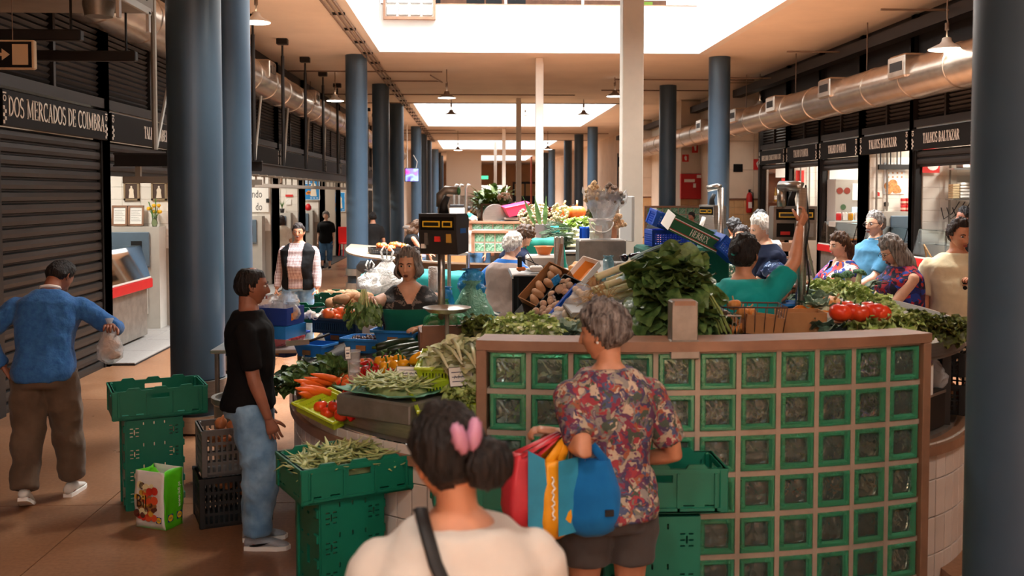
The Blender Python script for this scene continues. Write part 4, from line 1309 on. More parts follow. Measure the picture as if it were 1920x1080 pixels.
  if style=='curly':
   rr=random.Random(seed)
   for _ in range(opt.get('n',70)):
    th,z=rr.uniform(0,2*pi),rr.uniform(-.75,.98)
    c=math.sqrt(1-z*z)
    d=(c*cos(th),c*sin(th),z)
    if sd(d)<0:continue
    p=face_r(d)*1.1
    q.ell(p,rr.uniform(.014,.024),8,6,M=HMM,nzz=.25)
  obj('hair',q,hm,g,True)
  if opt.get('clip'):
   q=MB();c=V(opt['clip'])
   for s in(-1,1):
    q.ell(c+V((s*.021,-.004,0)),(.02,.02,.04),10,8,M=HMM,rot=(.1,s*.25,0),nzz=.3,nf=7)
   obj('hair_clip',q,opt['clipm'],g,True)
   # ---- clothes
 clothes={}
 if top:
  tops=top if isinstance(top,list)else[top]
  for tp in tops:
   q=MB()
   e=tp.get('ease',.014)
   torso(q,tp.get('hem',.5),tp.get('neck',.853),e)
   sl=tp.get('sl',.42)
   for s in(1,-1):
    a,el,w=arms[s]
    n=9
    s0=sl
    if s0>.02:
     wd_=tp.get('wide',1.0)
     se=tp.get('sease',.012)
     q.tube([along([a,el,w],s0*i/n)for i in range(n+1)],[(lerp(AR,s0*i/n)*h*fa+se*(1+(wd_-1)*i/n*2))for i in range(n+1)],12)
     q.ell(a,(.028*h*fa+se*.8,)*3,10,8)
    elif tp.get('strap',True):
     q.ell(U((s*sw*.78,-.005,.806*h)),(.034*h,.036*h,.02*h),10,8)
   me=remesh(q,tp.get('vox',vox),4)
   folds(me,tp.get('fold',.007),tp.get('ff',5.5),1.3,seed)
   if tp.get('cut'):
    UI=E(1).inverted()
    bm=bmesh.new();bm.from_mesh(me)
    dead=[f for f in bm.faces if tp['cut'](UI@(f.calc_center_median()-Hb))]
    bmesh.ops.delete(bm,geom=dead,context='FACES')
    bm.to_mesh(me);bm.free()
   me.name=tp.get('name','shirt')
   me.polygons.foreach_set('use_smooth',[True]*len(me.polygons))
   o=link(tp.get('name','shirt'),me,g,tp['m'])
   clothes[tp.get('name','shirt')]=o
 if bot:
  q=MB()
  e=bot.get('ease',.013)
  kind=bot.get('kind','trousers')
  end=bot.get('len',.93)
  if kind in('trousers','shorts'):
   torso(q,.475,bot.get('waist',.585),bot.get('tease',.004))
   for s in(1,-1):
    P=legs[s][:3]
    n=12
    wd_=bot.get('wide',1.25)
    q.tube([along(P,end*i/n)for i in range(n+1)],[lerp(LR,end*i/n)*h*fa*(1+(wd_-1)*(end*i/n))+e for i in range(n+1)],14)
   me=remesh(q,bot.get('vox',vox),3)
   zz=legs[1][1].z
   folds(me,bot.get('fold',.011),bot.get('ff',5),.8,seed+.5)
  else:
   rings=[]
   n=36
   zt=bot.get('waist',.6)
   ze=bot.get('end',.25)
   fr=legs
   for i in range(13):
    t=i/12
    z=zt+(ze-zt)*t
    w=(lerp([(a_[0],a_[1])for a_ in tors],max(z,.5))*h*fw+e)*(1+bot.get('flare',.25)*t*t)
    dp=(lerp([(a_[0],(a_[2]+a_[3])/2)for a_ in tors],max(z,.5))*h*fw+e)*(1+bot.get('flare',.25)*t*t)
    rings.append([U((cos(2*pi*j/n)*w*(1+.04*t*sin(9*2*pi*j/n)),sin(2*pi*j/n)*dp*(1+.05*t*sin(9*2*pi*j/n+1)),z*h))for j in range(n)])
   q.loft(rings)
   me=q.mesh('skirt',True)
  me.polygons.foreach_set('use_smooth',[True]*len(me.polygons))
  link(bot.get('name','trousers' if kind=='trousers' else('shorts' if kind=='shorts' else 'skirt')),me,g,bot['m'])
 if shoes and not nolegs:
  for s in(1,-1):
   f=legs[s][3]
   kn=legs[s][1]
   pitch=shoes.get('pitch',{}).get(s,0)
   Mx=Matrix.Translation(f)@Matrix.Rotation(shoes.get('turn',-.12*s),4,'Z')@Matrix.Rotation(pitch,4,'X')
   sz=h/1.72
   q=MB()
   rings=[]
   for y,w,z1 in((-.085,.02,.06),(-.075,.034,.085),(-.03,.038,.1),(.02,.04,.095),(.07,.044,.07),(.12,.047,.055),(.165,.036,.042),(.185,.015,.03)):
    rings.append([V((cos(a*pi/8)*w*sz,y*sz,.02+max(0,.5+.5*sin(a*pi/8))*(z1-.02)*sz))for a in range(16)])
   q.loft(rings,M=Mx);sh=obj('shoe',q,shoes['m'],g,True)
   q=MB();q.prism([(x*sz,y*sz)for x,y in((-.03,-.085),(.03,-.085),(.042,-.02),(.043,.04),(.051,.12),(.038,.175),(0,.195),(-.038,.175),(-.051,.12),(-.043,.04),(-.042,-.02))],0,.026,Mx);obj('sole',q,shoes.get('sole',M_paper),sh)
   if shoes.get('swoosh'):
    for sd_ in(-1,1):
     q=MB();q.grid(lambda u,v:(sd_*(.0445+.003*u),-.05+.13*u,.035+.022*u*u+.02*(v-.5)*sin(pi*min(1,u*.9+.05))*(1.2-u)),10,2,M=Mx);obj('swoosh',q,shoes['swoosh'],sh)
 g['_']=0
 del g['_']
 return dict(g=g,arms=arms,legs=legs,head=HMM,U=U,Hb=Hb,Mw=Mi.inverted(),h=h,E=E,tors=tors,fw=fw,torso=torso)
def strap(P,pts,r,m,name,flat=.25):
 q=MB();q.tube(pts,r,8,flat=flat);return obj(name,q,m,P['g'],True)
def apron(P,m,z0,z1,name='apron',half=1.0,ease=.03,bib=None,legs_ease=.05,folds_=.01):
 h,U,tors,fw=P['h'],P['U'],P['tors'],P['fw']
 def f(u,v):
  z=z0+(z1-z0)*v
  zz=max(z,.5)
  w=lerp([(a[0],a[1])for a in tors],zz)*h*fw+ease
  df=lerp([(a[0],a[2])for a in tors],zz)*h*fw+ease
  hw=half if not bib or z<.62 else half*lerp([(.62,1),(.68,bib),(1,bib*.9)],z)
  a=pi/2+(u-.5)*pi*hw
  c,s=cos(a),sin(a)
  ex=2/2.5
  o=folds_*sin(u*17+z*9)*(1-v)
  return U(((abs(c)**ex)*(1 if c>0 else-1)*(w+o),(abs(s)**ex)*(1 if s>0 else-1)*(df+o),z*h))
 q=MB();q.grid(f,24,16,thick=.006)
 return obj(name,q,m,P['g'],True)
 # ==== STALLS
M_mortar=mat('block_mortar','#a3917f',.85,nz=.08,ns=10,bump=.1,bs=60)
def glassblock_mats():
 t=NT('green_glass_rim')
 t.b.inputs['Base Color'].default_value=rgba('#5fd39a')
 t.b.inputs['Roughness'].default_value=.08
 t.b.inputs['Transmission Weight'].default_value=.66
 nn=t.n('ShaderNodeTexNoise',i_Scale=30,i_Detail=2)
 t.l(t.co('Object'),nn.inputs[0])
 t.bump(nn.outputs[0],.5,.01)
 t.b.inputs['IOR'].default_value=1.3
 t.b.inputs['Coat Weight'].default_value=.4
 u=NT('green_glass_pane')
 u.b.inputs['Base Color'].default_value=rgba('#d9f6e6')
 u.b.inputs['Roughness'].default_value=.03
 u.b.inputs['Transmission Weight'].default_value=.93
 u.b.inputs['IOR'].default_value=1.45
 n=u.n('ShaderNodeTexNoise',i_Scale=9,i_Detail=1.5,i_Distortion=1.2)
 u.l(u.co('Object'),n.inputs[0])
 u.bump(n.outputs[0],.9,.03)
 return t.m,u.m
M_gr,M_gp=glassblock_mats()
def gblock_mesh(s=.176,d=.085):
 h,i,e=s/2,s/2-.02,s/2-.03
 q=MB()
 sq=lambda a,y:[V((-a,y,-a)),V((a,y,-a)),V((a,y,a)),V((-a,y,a))]
 rings=[sq(h-.006,-d/2),sq(h,-d/2+.01),sq(h,d/2-.01),sq(h-.006,d/2)]
 q.loft(rings,cap=False)
 for sgn in(-1,1):
  a,b,c=sq(h-.006,sgn*d/2),sq(i,sgn*d/2),sq(e,sgn*(d/2-.014))
  q.k=0
  q.loft([a,b,c]if sgn>0 else[a,b,c],cap=False)
  q.k=1
  n=6
  vs,fs=[],[]
  for u in range(n+1):
   for v in range(n+1):
    x,z=-e+2*e*u/n,-e+2*e*v/n
    edge=u in(0,n)or v in(0,n)
    w=0 if edge else .004+.004*noise.noise(V((x*30,z*30,sgn*3)))
    vs.append((x,sgn*(d/2-.014+w),z))
  for u in range(n):
   for v in range(n):fs.append((u*(n+1)+v,(u+1)*(n+1)+v,(u+1)*(n+1)+v+1,u*(n+1)+v+1))
  q.add(vs,fs)
  q.k=0
 me=q.mesh('glass_block',True)
 bm=bmesh.new();bm.from_mesh(me);bmesh.ops.remove_doubles(bm,verts=bm.verts,dist=1e-5);bmesh.ops.recalc_face_normals(bm,faces=bm.faces);bm.to_mesh(me);bm.free()
 me.set_sharp_from_angle(angle=math.radians(40))
 me.materials.append(M_gr);me.materials.append(M_gp)
 return me
ME_GB=gblock_mesh()
GCX,GCY,GR=.909,8.70,4.0
def arc(phi,r=GR):return V((GCX+r*sin(phi),GCY-r*cos(phi),0))
PH0,PH1=math.radians(-12),math.radians(19.5)
g=thing('glass_block_counter','long curved counter wall of green glass blocks with a wooden cap','counter',(0,0,0))
for c in range(11):
 ph=PH0+(PH1-PH0)*(c+.5)/11
 for r in range(7):
  p=arc(ph)
  inst(ME_GB,'glass_block',g,(p.x,p.y,1.45-.1-.2*r),(0,0,ph),(1,1,1))
q=MB()
def arcbar(q,z0,z1,r0,r1,a0=PH0,a1=PH1,n=33):
 q.loft([[V((*arc(a0+(a1-a0)*i/n,r).xy,z))for r,z in((r0,z0),(r1,z0),(r1,z1),(r0,z1))]for i in range(n+1)])
for r in range(8):arcbar(q,1.45-.2*r-.013,1.45-.2*r+(.013 if r else 0),GR+.036,GR-.036)
for c in range(1,11):
 p=arc(PH0+(PH1-PH0)*c/11)
 q.box((p.x,p.y,.735),(.024,.074,1.43),rot=(0,0,PH0+(PH1-PH0)*c/11))
obj('mortar',q,M_mortar,g)
q=MB();arcbar(q,1.45,1.497,GR+.06,GR-.16,PH0-.012,PH1+.012);obj('cap',q,M_wood,g)
for a in(PH0-.006,PH1+.006):
 q=MB();p=arc(a);q.bev((p.x,p.y,.725),(.05,.12,1.45),.006,rot=(0,0,a));obj('end_post',q,M_wood,g)
q=MB()
for k in range(6):arcbar(q,1.365,1.38,GR-.1-.085*k,GR-.112-.085*k)
obj('top_shelf',q,M_steel,g,kind='stuff')
q=MB();arcbar(q,.93,.95,GR-.09,GR-.5);obj('lower_shelf',q,M_steeld,g)
q=MB();arcbar(q,.05,1.36,GR-.56,GR-.58);obj('inner_panel',q,mat('inner_panel','#3c5a49',.6),g)
CL=[V((.03,4.93)),V((-.42,5.2)),V((-.82,5.62)),V((-1.08,6.15)),V((-1.22,6.8)),V((-1.32,7.6)),V((-1.36,8.6)),V((-1.36,10.2))]
CR=[V((2.27,5.0)),V((2.56,5.18)),V((2.86,5.55)),V((3.08,6.1)),V((3.15,6.9)),V((3.1,7.7)),V((2.98,8.6)),V((2.7,9.4))]
def resample(P,step):
 out,L=[],[0]
 for a,b in zip(P,P[1:]):L.append(L[-1]+(b-a).length)
 n=int(L[-1]/step)
 for i in range(n+1):
  d=L[-1]*i/n
  for k in range(len(P)-1):
   if d<=L[k+1]+1e-9:
    f=(d-L[k])/(L[k+1]-L[k])
    out.append(P[k].lerp(P[k+1],f));break
 return out
def smooth2(P,it=2):
 for _ in range(it):
  o=[P[0]]
  for a,b in zip(P,P[1:]):o+=[a.lerp(b,.25),a.lerp(b,.75)]
  P=o+[P[-1]]
 return P
def nrm2(P,i):
 a,b=P[max(0,i-1)],P[min(len(P)-1,i+1)]
 t=(b-a).normalized()
 return V((t.y,-t.x))
tq=MB();tq.bev((0,0,0),(.094,.014,.194),.003);ME_CT=smesh('tile',tq,M_tile2,False)
def base(P,lab,inward,ztop,zrail,tile_to,y_limit,deck):
 P=resample(smooth2(P),.1)
 g=thing('stall_counter',lab,'counter',(0,0,0))
 N=[nrm2(P,i)*inward for i in range(len(P))]
 def band(q,z0,z1,d0,d1):
  q.loft([[V((*(p+n*d).xy,z))for d,z in((d0,z0),(d1,z0),(d1,z1),(d0,z1))]for p,n in zip(P,N)])
 q=MB();band(q,0,ztop,.02,.1);obj('core',q,M_grout,g)
 q=MB();band(q,0,.08,-.005,.02);obj('plinth',q,M_dark,g)
 q=MB();band(q,zrail-.05,zrail,-.035,.12);obj('rail',q,M_wood,g)
 for i in range(len(P)-1):
  m_=(P[i]+P[i+1])/2
  if m_.y>y_limit:break
  t=P[i+1]-P[i]
  for r in range(tile_to):
   inst(ME_CT,'tile',g,(m_.x,m_.y,.19+.2*r),(0,0,math.atan2(t.y,t.x)))
 q=MB()
 q.loft([[V((*(p+n*d).xy,z))for d,z in deck]for p,n in zip(P,N)])
 obj('display_deck',q,M_steeld,g)
 q=MB();band(q,deck[0][1]-.02,deck[0][1]+.05,deck[0][0]-.012,deck[0][0]);obj('steel_lip',q,M_steel,g)
 return g,P,N
SL,PLn,NL=base(CL,'curved tiled stall counter heaped with vegetables beside the man in jeans',1,.8,.84,4,7.2,[(.04,.93),(.7,1.2),(.72,1.2),(.72,1.16),(.04,.88)])
SR,PRn,NR=base(CR,'tiled stall counter with leafy vegetables on the side of the butchers',-1,.84,.88,4,7.0,[(.02,1.36),(.95,1.42),(.97,1.42),(.97,1.38),(.02,1.32)])
q=MB()
for i in(0,6,12,20,30):
 if i<len(PRn):q.box((PRn[i].x+NR[i].x*.1,PRn[i].y+NR[i].y*.1,1.1),(.05,.05,.5))
obj('deck_legs',q,M_dark,SR)
q=MB();q.loft([[V((*(p+n*d).xy,z))for d,z in((.06,.9),(.9,1.0),(.9,.96),(.06,.86))]for p,n in zip(PRn,NR)]);obj('crate_shelf',q,M_steeld,SR)
def dist_in(x,y,P,N):
 best=(9,0)
 for p,n in zip(P,N):
  d=math.hypot(x-p.x,y-p.y)
  if d<best[0]:best=(d,(x-p.x)*n.x+(y-p.y)*n.y)
 return best[1]
def zleft(x,y):
 if dist_in(x,y,PLn,NL)<0:return-9
 return .93+(1.2-.93)/.66*(min(max(dist_in(x,y,PLn,NL),0),.7)-.04)
def hit(px,py,f,y0=4.9,y1=11,lift=0):
 Y=y0
 while Y<y1:
  p=W(px,py,Y)
  if p.z<=f(p.x,p.y)+lift:
   p.z=max(p.z,f(p.x,p.y)+lift-.03)
   return p
  Y+=.02
 return W(px,py,y1)
def onL(px,py,lift=0):return hit(px,py,zleft,4.9,9,lift)
def onR(px,py,lift=0):return hit(px,py,lambda x,y:1.42,5.2,9.5,lift)
def onG(px,py,lift=0):return hit(px,py,lambda x,y:1.385,4.7,9,lift)
m=MB();m.prism([(-.7,6.9),(-.2,6.25),(.3,5.6),(.8,5.35),(1.6,5.45),(2.0,6.0),(2.05,7),(1.9,9.6),(-.7,10.4)],0,.22);struct('floor_stall',m,mat('stall_floor','#b3aca3',.5,nz=.06,ns=4))
# ---- further stalls down the middle
def glass_panel(x0,y0,x1,y1,z0,rows,lab,cols,bs=.2,cap=True,small=False):
 g=thing('glass_block_counter',lab,'counter',(0,0,0))
 a=math.atan2(y1-y0,x1-x0)
 L=math.hypot(x1-x0,y1-y0)
 for c in range(cols):
  for r in range(rows):
   t=(c+.5)/cols
   inst(ME_GB2,'glass_block',g,(x0+(x1-x0)*t,y0+(y1-y0)*t,z0+bs*(r+.5)),(0,0,a),(L/cols/.2*.93,1,bs/.2*.93))
 M_=Matrix.Translation(V((x0,y0,0)))@rotz(a)
 q=MB()
 for r in range(rows+1):q.b2((0,-.035,z0+bs*r-.01),(L,.035,z0+bs*r+.01),M_)
 for c in range(cols+1):q.b2((L*c/cols-.01,-.035,z0),(L*c/cols+.01,.035,z0+bs*rows),M_)
 obj('mortar',q,M_mortar,g)
 if cap:
  q=MB();q.b2((-.05,-.08,z0+bs*rows),(L+.05,.1,z0+bs*rows+.045),M_);obj('cap',q,M_wood,g)
  for x in(-.03,L+.03):
   q=MB();q.b2((x-.03,-.05,z0-.02),(x+.03,.05,z0+bs*rows),M_);obj('end_post',q,M_wood,g)
 return g
t=NT('pale_green_glass')
n=t.n('ShaderNodeTexNoise',i_Scale=16,i_Detail=2,i_Distortion=1)
t.l(t.co('Object'),n.inputs[0])
t.l(t.ramp(n.outputs[0],[(.3,'#3f7457'),(.5,'#7fb493'),(.72,'#cfe8d8')]),t.b.inputs['Base Color'])
t.b.inputs['Roughness'].default_value=.12
t.b.inputs['Transmission Weight'].default_value=.25
t.bump(n.outputs[0],.6,.03)
q=MB();q.loft([[V((-a,y,-a)),V((a,y,-a)),V((a,y,a)),V((-a,y,a))]for a,y in((.08,-.04),(.095,-.03),(.095,.03),(.08,.04))]);ME_GB2=smesh('glass_block',q,t.m,False)
M_beige=mat('beige_counter','#94826f',.5,nz=.06,ns=3)
def far_counter(pts,lab,zt=1.0,m_=None):
 g=thing('stall_counter',lab,'counter',(0,0,0))
 P=resample(smooth2([V(p)for p in pts]),.25)
 N=[nrm2(P,i)for i in range(len(P))]
 q=MB();q.loft([[V((*(p+n*d).xy,z))for d,z in((.12,0),(.5,0),(.5,zt-.3),(.12,zt-.3))]for p,n in zip(P,N)]);obj('base',q,M_steeld,g)
 q=MB();q.loft([[V((*(p+n*d).xy,z))for d,z in((.1,zt-.34),(.16,zt-.34),(.02,zt),(-.04,zt))]for p,n in zip(P,N)]);obj('fascia',q,m_ or M_beige,g)
 q=MB();q.loft([[V((*(p+n*d).xy,z))for d,z in((-.05,zt),(.7,zt+.06),(.7,zt+.03),(-.05,zt-.03))]for p,n in zip(P,N)]);obj('top',q,M_beige,g)
 for i in range(2,len(P)-2,3):
  q=MB();q.bev((P[i].x+N[i].x*.11,P[i].y+N[i].y*.11,.35),(.02,.02,.4),.004);obj('door_handle',q,M_steel,g)
 return g
far_counter([(-1.9,21.5),(-1.75,19),(-1.2,17.3),(-.2,16.4),(.7,16.1)],'beige curved counter of the second stall behind the white haired seller',1.05)
glass_panel(.05,20.6,2.6,20.2,.98,2,'pale green glass block wall of the second stall',12)
glass_panel(.0,20.8,2.6,20.4,1.44,1,'narrow row of pale glass blocks above the second stall wall',12,.13)
far_counter([(-1.6,34),(-1.5,31),(-.6,29.4),(.8,29)],'third stall counter further down the middle',1.05)
glass_panel(.35,33,1.5,33,1.0,4,'far pale glass block wall below the green plants',6)
glass_panel(2.1,33,3.0,33,.9,4,'far pale glass block wall right of the slim beige post',5)
far_counter([(4.6,34),(4.5,31),(3.6,29.4),(2.4,29)],'far stall counter heaped with flowers and pumpkins',1.1)
glass_panel(4.85,27.5,6.6,27.5,1.0,4,'pale glass block screen behind the woman in grey',8)
far_counter([(4.7,26.8),(5.6,26.4),(6.6,26.6)],'wooden stall counter in front of the woman in grey',1.0,M_brown)
far_counter([(-1.7,45),(-1.5,43),(0,41),(3,41),(4.5,43)],'far stall counter at the middle of the hall',1.05)
for i,(x,y)in enumerate(((.6,55),(2.5,62),(-.2,66))):
 far_counter([(x-1.5,y+1.5),(x-1.2,y),(x+1.2,y),(x+1.5,y+1.5)],['distant stall counter among the columns','distant stall counter beyond the slim posts','most distant stall counter before the tall beige block'][i],1.05)
 # ==== PRODUCE KINDS
M_tom=mat('tomato_red','#d5301c',.28,nz=.12,ns=9,rnd=.15,col2='#e24a22')
M_tomo=mat('tomato_orange','#dd5a26',.3,nz=.12,ns=9,rnd=.15,col2='#e9793a')
M_pepr=mat('pepper_red','#b8100f',.16,nz=.15,ns=7,rnd=.15,coat=.4)
M_pepy=mat('pepper_yellow','#eba21a',.2,nz=.1,ns=7,rnd=.08,coat=.4)
M_car=mat('carrot_orange','#e5691f',.45,nz=.1,ns=12,rnd=.12,bump=.2,bs=40)
M_bean=mat('bean_green','#96a463',.5,nz=.14,ns=9,rnd=.24,col2='#b7c083')
M_pot=mat('potato_skin','#b88a63',.8,nz=.14,ns=10,rnd=.15,bump=.2)
M_onion=mat('onion_skin','#b9754a',.4,nz=.15,ns=9,rnd=.15)
M_mush=mat('mushroom_cap','#c9a688',.7,nz=.14,ns=9,rnd=.18)
M_mushw=mat('mushroom_white','#e8d8c6',.65,nz=.08,ns=9,rnd=.08)
M_gill=mat('mushroom_gill','#7b5a48',.8)
M_zuc=mat('courgette_green','#22331f',.3,nz=.2,ns=14,rnd=.2)
M_aub=mat('aubergine_skin','#1c0d17',.1,coat=.6)
M_pump=mat('pumpkin_orange','#d9702a',.45,nz=.12,ns=6,rnd=.12)
M_squash=mat('squash_tan','#d9924c',.5,nz=.12,ns=6,rnd=.1)
M_leekw=mat('leek_white','#e5dcbc',.45,nz=.08,ns=6,col2='#c9cf9a')
M_leekg=mat('leek_green','#5f7a4a',.5,nz=.2,ns=8,col2='#32502f',rnd=.15)
M_leekd=mat('leek_dark','#3d5a3c',.5,nz=.25,ns=7,col2='#23391f',rnd=.15)
M_lf1=mat('leaf_lettuce','#9dbb55',.5,nz=.2,ns=10,col2='#d2dc98',rnd=.15,bump=.4,bs=22)
M_lf2=mat('leaf_pale','#cdd29b',.5,nz=.15,ns=8,col2='#e8e6c8',rnd=.1,bump=.3,bs=20)
M_lf3=mat('leaf_dark','#3f6130',.4,nz=.25,ns=9,col2='#7fa05c',rnd=.25,bump=.5,bs=24)
M_lf4=mat('leaf_mid','#4c7a35',.5)
M_lf5=mat('leaf_blue_green','#6d8f7a',.55,nz=.2,ns=10,col2='#a3bba6',rnd=.15,bump=.4,bs=22)
M_stem=mat('stem_pale','#b9c489',.5)
M_root=mat('root_hair','#b89667',.9,nz=.2,ns=20)
M_caly=mat('calyx_green','#3f6a2a',.6)
def ribbed(q,c,r,lobes,depth,flat,nu=20,nv=10,M=None):
 rings=[]
 for i in range(nv+1):
  a=-pi/2+pi*i/nv
  g=[]
  for j in range(nu):
   u=2*pi*j/nu
   k=1-depth*(.5-.5*cos(lobes*u))*cos(a)**.5 if cos(a)>0 else 1
   dimple=1-.16*max(0,sin(a))**8
   g.append(V((cos(a)*cos(u)*r*k,cos(a)*sin(u)*r*k,sin(a)*r*flat*dimple))+V(c))
  rings.append(g)
 q.loft(rings,False,True,M)
def proto(name,label,cat,group,parts,scale=1):
 if len(parts)==1:
  n,q,m_=parts[0]
  o=obj(name,q,m_,None,True)
  tag(o,label,cat,group)
 else:
  o=thing(name,label,cat,(0,0,0),0,group)
  for n,q,m_ in parts:obj(n,q,m_,o,True)
 return o
class Kind:
 def __init__(s,name,cat,parts):
  s.name,s.cat=name,cat
  s.meshes=[(n,smesh(n,q,m_))for n,q,m_ in parts]
 def put(s,loc,rot,label,group=None,sc=1):
  if len(s.meshes)==1:
   o=inst(s.meshes[0][1],s.name,None,loc,rot,sc)
  else:
   o=bpy.data.objects.new(s.name,None)
   COL.objects.link(o)
   o.location,o.rotation_euler=loc,rot
   o.scale=sc if hasattr(sc,'__len__')else(sc,)*3
   for n,me in s.meshes:inst(me,n,o)
  tag(o,label,s.cat,group)
  return o
def q_tomato():
 a=MB();ribbed(a,(0,0,0),.042,5,.07,.82)
 b=MB()
 for k in range(5):b.grid(lambda u,v:(v*.02*cos(k*1.257)+(u-.5)*.008*-sin(k*1.257)*(1-v),v*.02*sin(k*1.257)+(u-.5)*.008*cos(k*1.257)*(1-v),.0305+.004*v),1,2)
 b.cyl((0,0,.028),(.002,0,.042),.003,5)
 return a,b
a,b=q_tomato()
K_tom=Kind('tomato','tomato',[('fruit',a,M_tom),('calyx',b,M_caly)])
K_tomo=Kind('tomato','tomato',[('fruit',a,M_tomo),('calyx',b,M_caly)])
def q_pepper(L=.1):
 rings=[]
 for i in range(9):
  t=i/8
  r=.04*lerp([(0,.35),(.1,.85),(.3,1),(.7,.82),(.92,.55),(1,.15)],t)
  rings.append([V((cos(2*pi*j/16)*r*(1-.14*(.5-.5*cos(4*2*pi*j/16))),sin(2*pi*j/16)*r*(1-.14*(.5-.5*cos(4*2*pi*j/16))),-L*t+L/2))for j in range(16)])
 a=MB().loft(rings)
 b=MB().tube([(0,0,L/2-.005),(.003,0,L/2+.012),(.012,0,L/2+.03)],[.007,.005,.006],7)
 return a,b
a,b=q_pepper(.1)
K_pepy=Kind('bell_pepper','pepper',[('fruit',a,M_pepy),('stalk',b,M_caly)])
a,b=q_pepper(.14)
K_pepr=Kind('red_pepper','pepper',[('fruit',a,M_pepr),('stalk',b,M_caly)])
K_car=Kind('carrot','carrot',[('root',MB().tube([(0,0,0),(0,.06,.004),(0,.13,.002),(.004,.17,0),(.008,.2,-.002)],[.017,.021,.017,.01,.003],10),M_car),('crown',MB().tube([(0,.004,0),(0,-.008,0)],[.01,.007],8),M_caly)])
BEANS=[]
for k in range(5):
 c,d=R.uniform(-.05,.05),R.uniform(-.025,.035)
 L=R.uniform(.16,.21)
 pts=[(c*(t-.5)**2*4,L*(t-.5),d*(t-.5)**2*4)for t in[i/6 for i in range(7)]]
 BEANS.append(Kind('flat_bean','bean',[('flat_bean',MB().tube(pts,[.002,.009,.012,.013,.012,.009,.0015],7,flat=.32,up=(1,0,0)),M_bean)]))
K_pot=[Kind('potato','potato',[('potato',MB().ell((0,0,0),(.05,.036,.032),10,8,nzz=.25,nf=2+k),M_pot)])for k in range(3)]
K_spot=Kind('sweet_potato','potato',[('sweet_potato',MB().tube([(-.1,0,0),(-.07,.005,.005),(0,.012,.008),(.07,0,0),(.11,-.01,-.005)],[.006,.035,.045,.034,.006],10),M_pot)])
K_onion=Kind('onion','onion',[('bulb',MB().lathe([(.004,-.036),(.025,-.03),(.04,0),(.03,.026),(.01,.04),(.005,.055)],14),M_onion),('root',MB().lathe([(.009,-.04),(.006,-.034)],8),M_root)])
def q_mush():
 a=MB().lathe([(.038,.0),(.041,.006),(.036,.024),(.02,.036),(.004,.04)],16)
 b=MB().lathe([(.012,-.035),(.014,-.03),(.012,0)],10)
 c=MB().lathe([(.012,.002),(.038,.0)],16,cap=False)
 return a,b,c
a,b,c=q_mush()
K_mush=Kind('mushroom','mushroom',[('cap',a,M_mush),('stem',b,M_mushw),('gills',c,M_gill)])
K_mushw=Kind('white_mushroom','mushroom',[('cap',a,M_mushw),('stem',b,M_mushw),('gills',c,M_gill)])
K_zuc=Kind('courgette','courgette',[('fruit',MB().tube([(0,-.13,0),(0,-.12,0),(0,-.05,.004),(.004,.05,.004),(.008,.12,0),(.008,.135,0)],[.008,.022,.028,.028,.022,.006],12),M_zuc),('stalk',MB().tube([(0,-.12,0),(0,-.15,.004)],[.011,.009],6),M_caly)])
K_aub=Kind('aubergine','aubergine',[('fruit',MB().lathe([(.012,-.02),(.03,0),(.036,.05),(.05,.11),(.05,.15),(.03,.18),(.005,.19)],18),M_aub),('calyx',MB().lathe([(.031,.008),(.02,-.012),(.008,-.03),(.008,-.05)],8),M_caly)])
def q_pump(r=.13,fl=.75,lob=10):
 a=MB();ribbed(a,(0,0,0),r,lob,.12,fl,40,12)
 b=MB().tube([(0,0,r*fl*.78),(.01,0,r*fl+.02),(.03,.01,r*fl+.06)],[.018,.012,.014],7)
 return a,b
a,b=q_pump()
K_pump=Kind('pumpkin','pumpkin',[('fruit',a,M_pump),('stalk',b,M_root)])
K_squash=Kind('squash','squash',[('fruit',a,M_squash),('stalk',b,M_root)])
def leafmesh(name,L,w,curl,wavy,m_,nv=7,nu=4,rib=.3,stem=0,seed=0):
 q=MB()
 def f(u,v):
  x=(u-.5)*2
  ww=w*sin(pi*min(1,(v*.93+.05))**.8)**.55
  e=abs(x)
  a=curl*v
  y=L*(sin(a)/curl if abs(curl)>1e-3 else v)
  z=-L*((1-cos(a))/curl if abs(curl)>1e-3 else 0)
  wob=wavy*e*(sin(v*17+seed+x*2)+.6*sin(v*31+seed*2-x*3))
  return(x*ww,y+.1*wob,z+rib*ww*e*e+wob)
 q.grid(f,nu,nv)
 if stem:q.tube([(0,-stem,.2*stem*curl),(0,0,0),(0,L*.5,-L*.12*curl)],[.006,.005,.002],5)
 return smesh(name,q,m_)
LF_LET=[leafmesh('leaf',.17,.08,c,.026,M_lf1,seed=k,rib=.5,nv=10,nu=6)for k,c in enumerate((1.6,1.2,.7))]
LF_PAL=[leafmesh('leaf',.17,.085,c,.008,M_lf2,seed=k,rib=.5)for k,c in enumerate((1.7,1.2,.8))]
LF_DRK=[leafmesh('leaf',.13,.05,c,.006,M_lf3,seed=k,stem=.06)for k,c in enumerate((.4,.9,1.4))]
LF_BIG=[leafmesh('leaf',.19,.085,c,.01,M_lf3,seed=k,stem=.1,nv=8,rib=.2)for k,c in enumerate((.5,1.0,1.5))]
LF_BLU=[leafmesh('leaf',.18,.08,c,.012,M_lf5,seed=k,rib=.4)for k,c in enumerate((1.4,1.0,.6))]
M_lf6=mat('leaf_bronze','#4a4a26',.5,nz=.3,ns=9,col2='#8fa04a',rnd=.2,bump=.4)
LF_BRZ=[leafmesh('leaf',.16,.075,c,.026,M_lf6,seed=k,rib=.5,nv=10,nu=6)for k,c in enumerate((1.6,1.1,.7))]
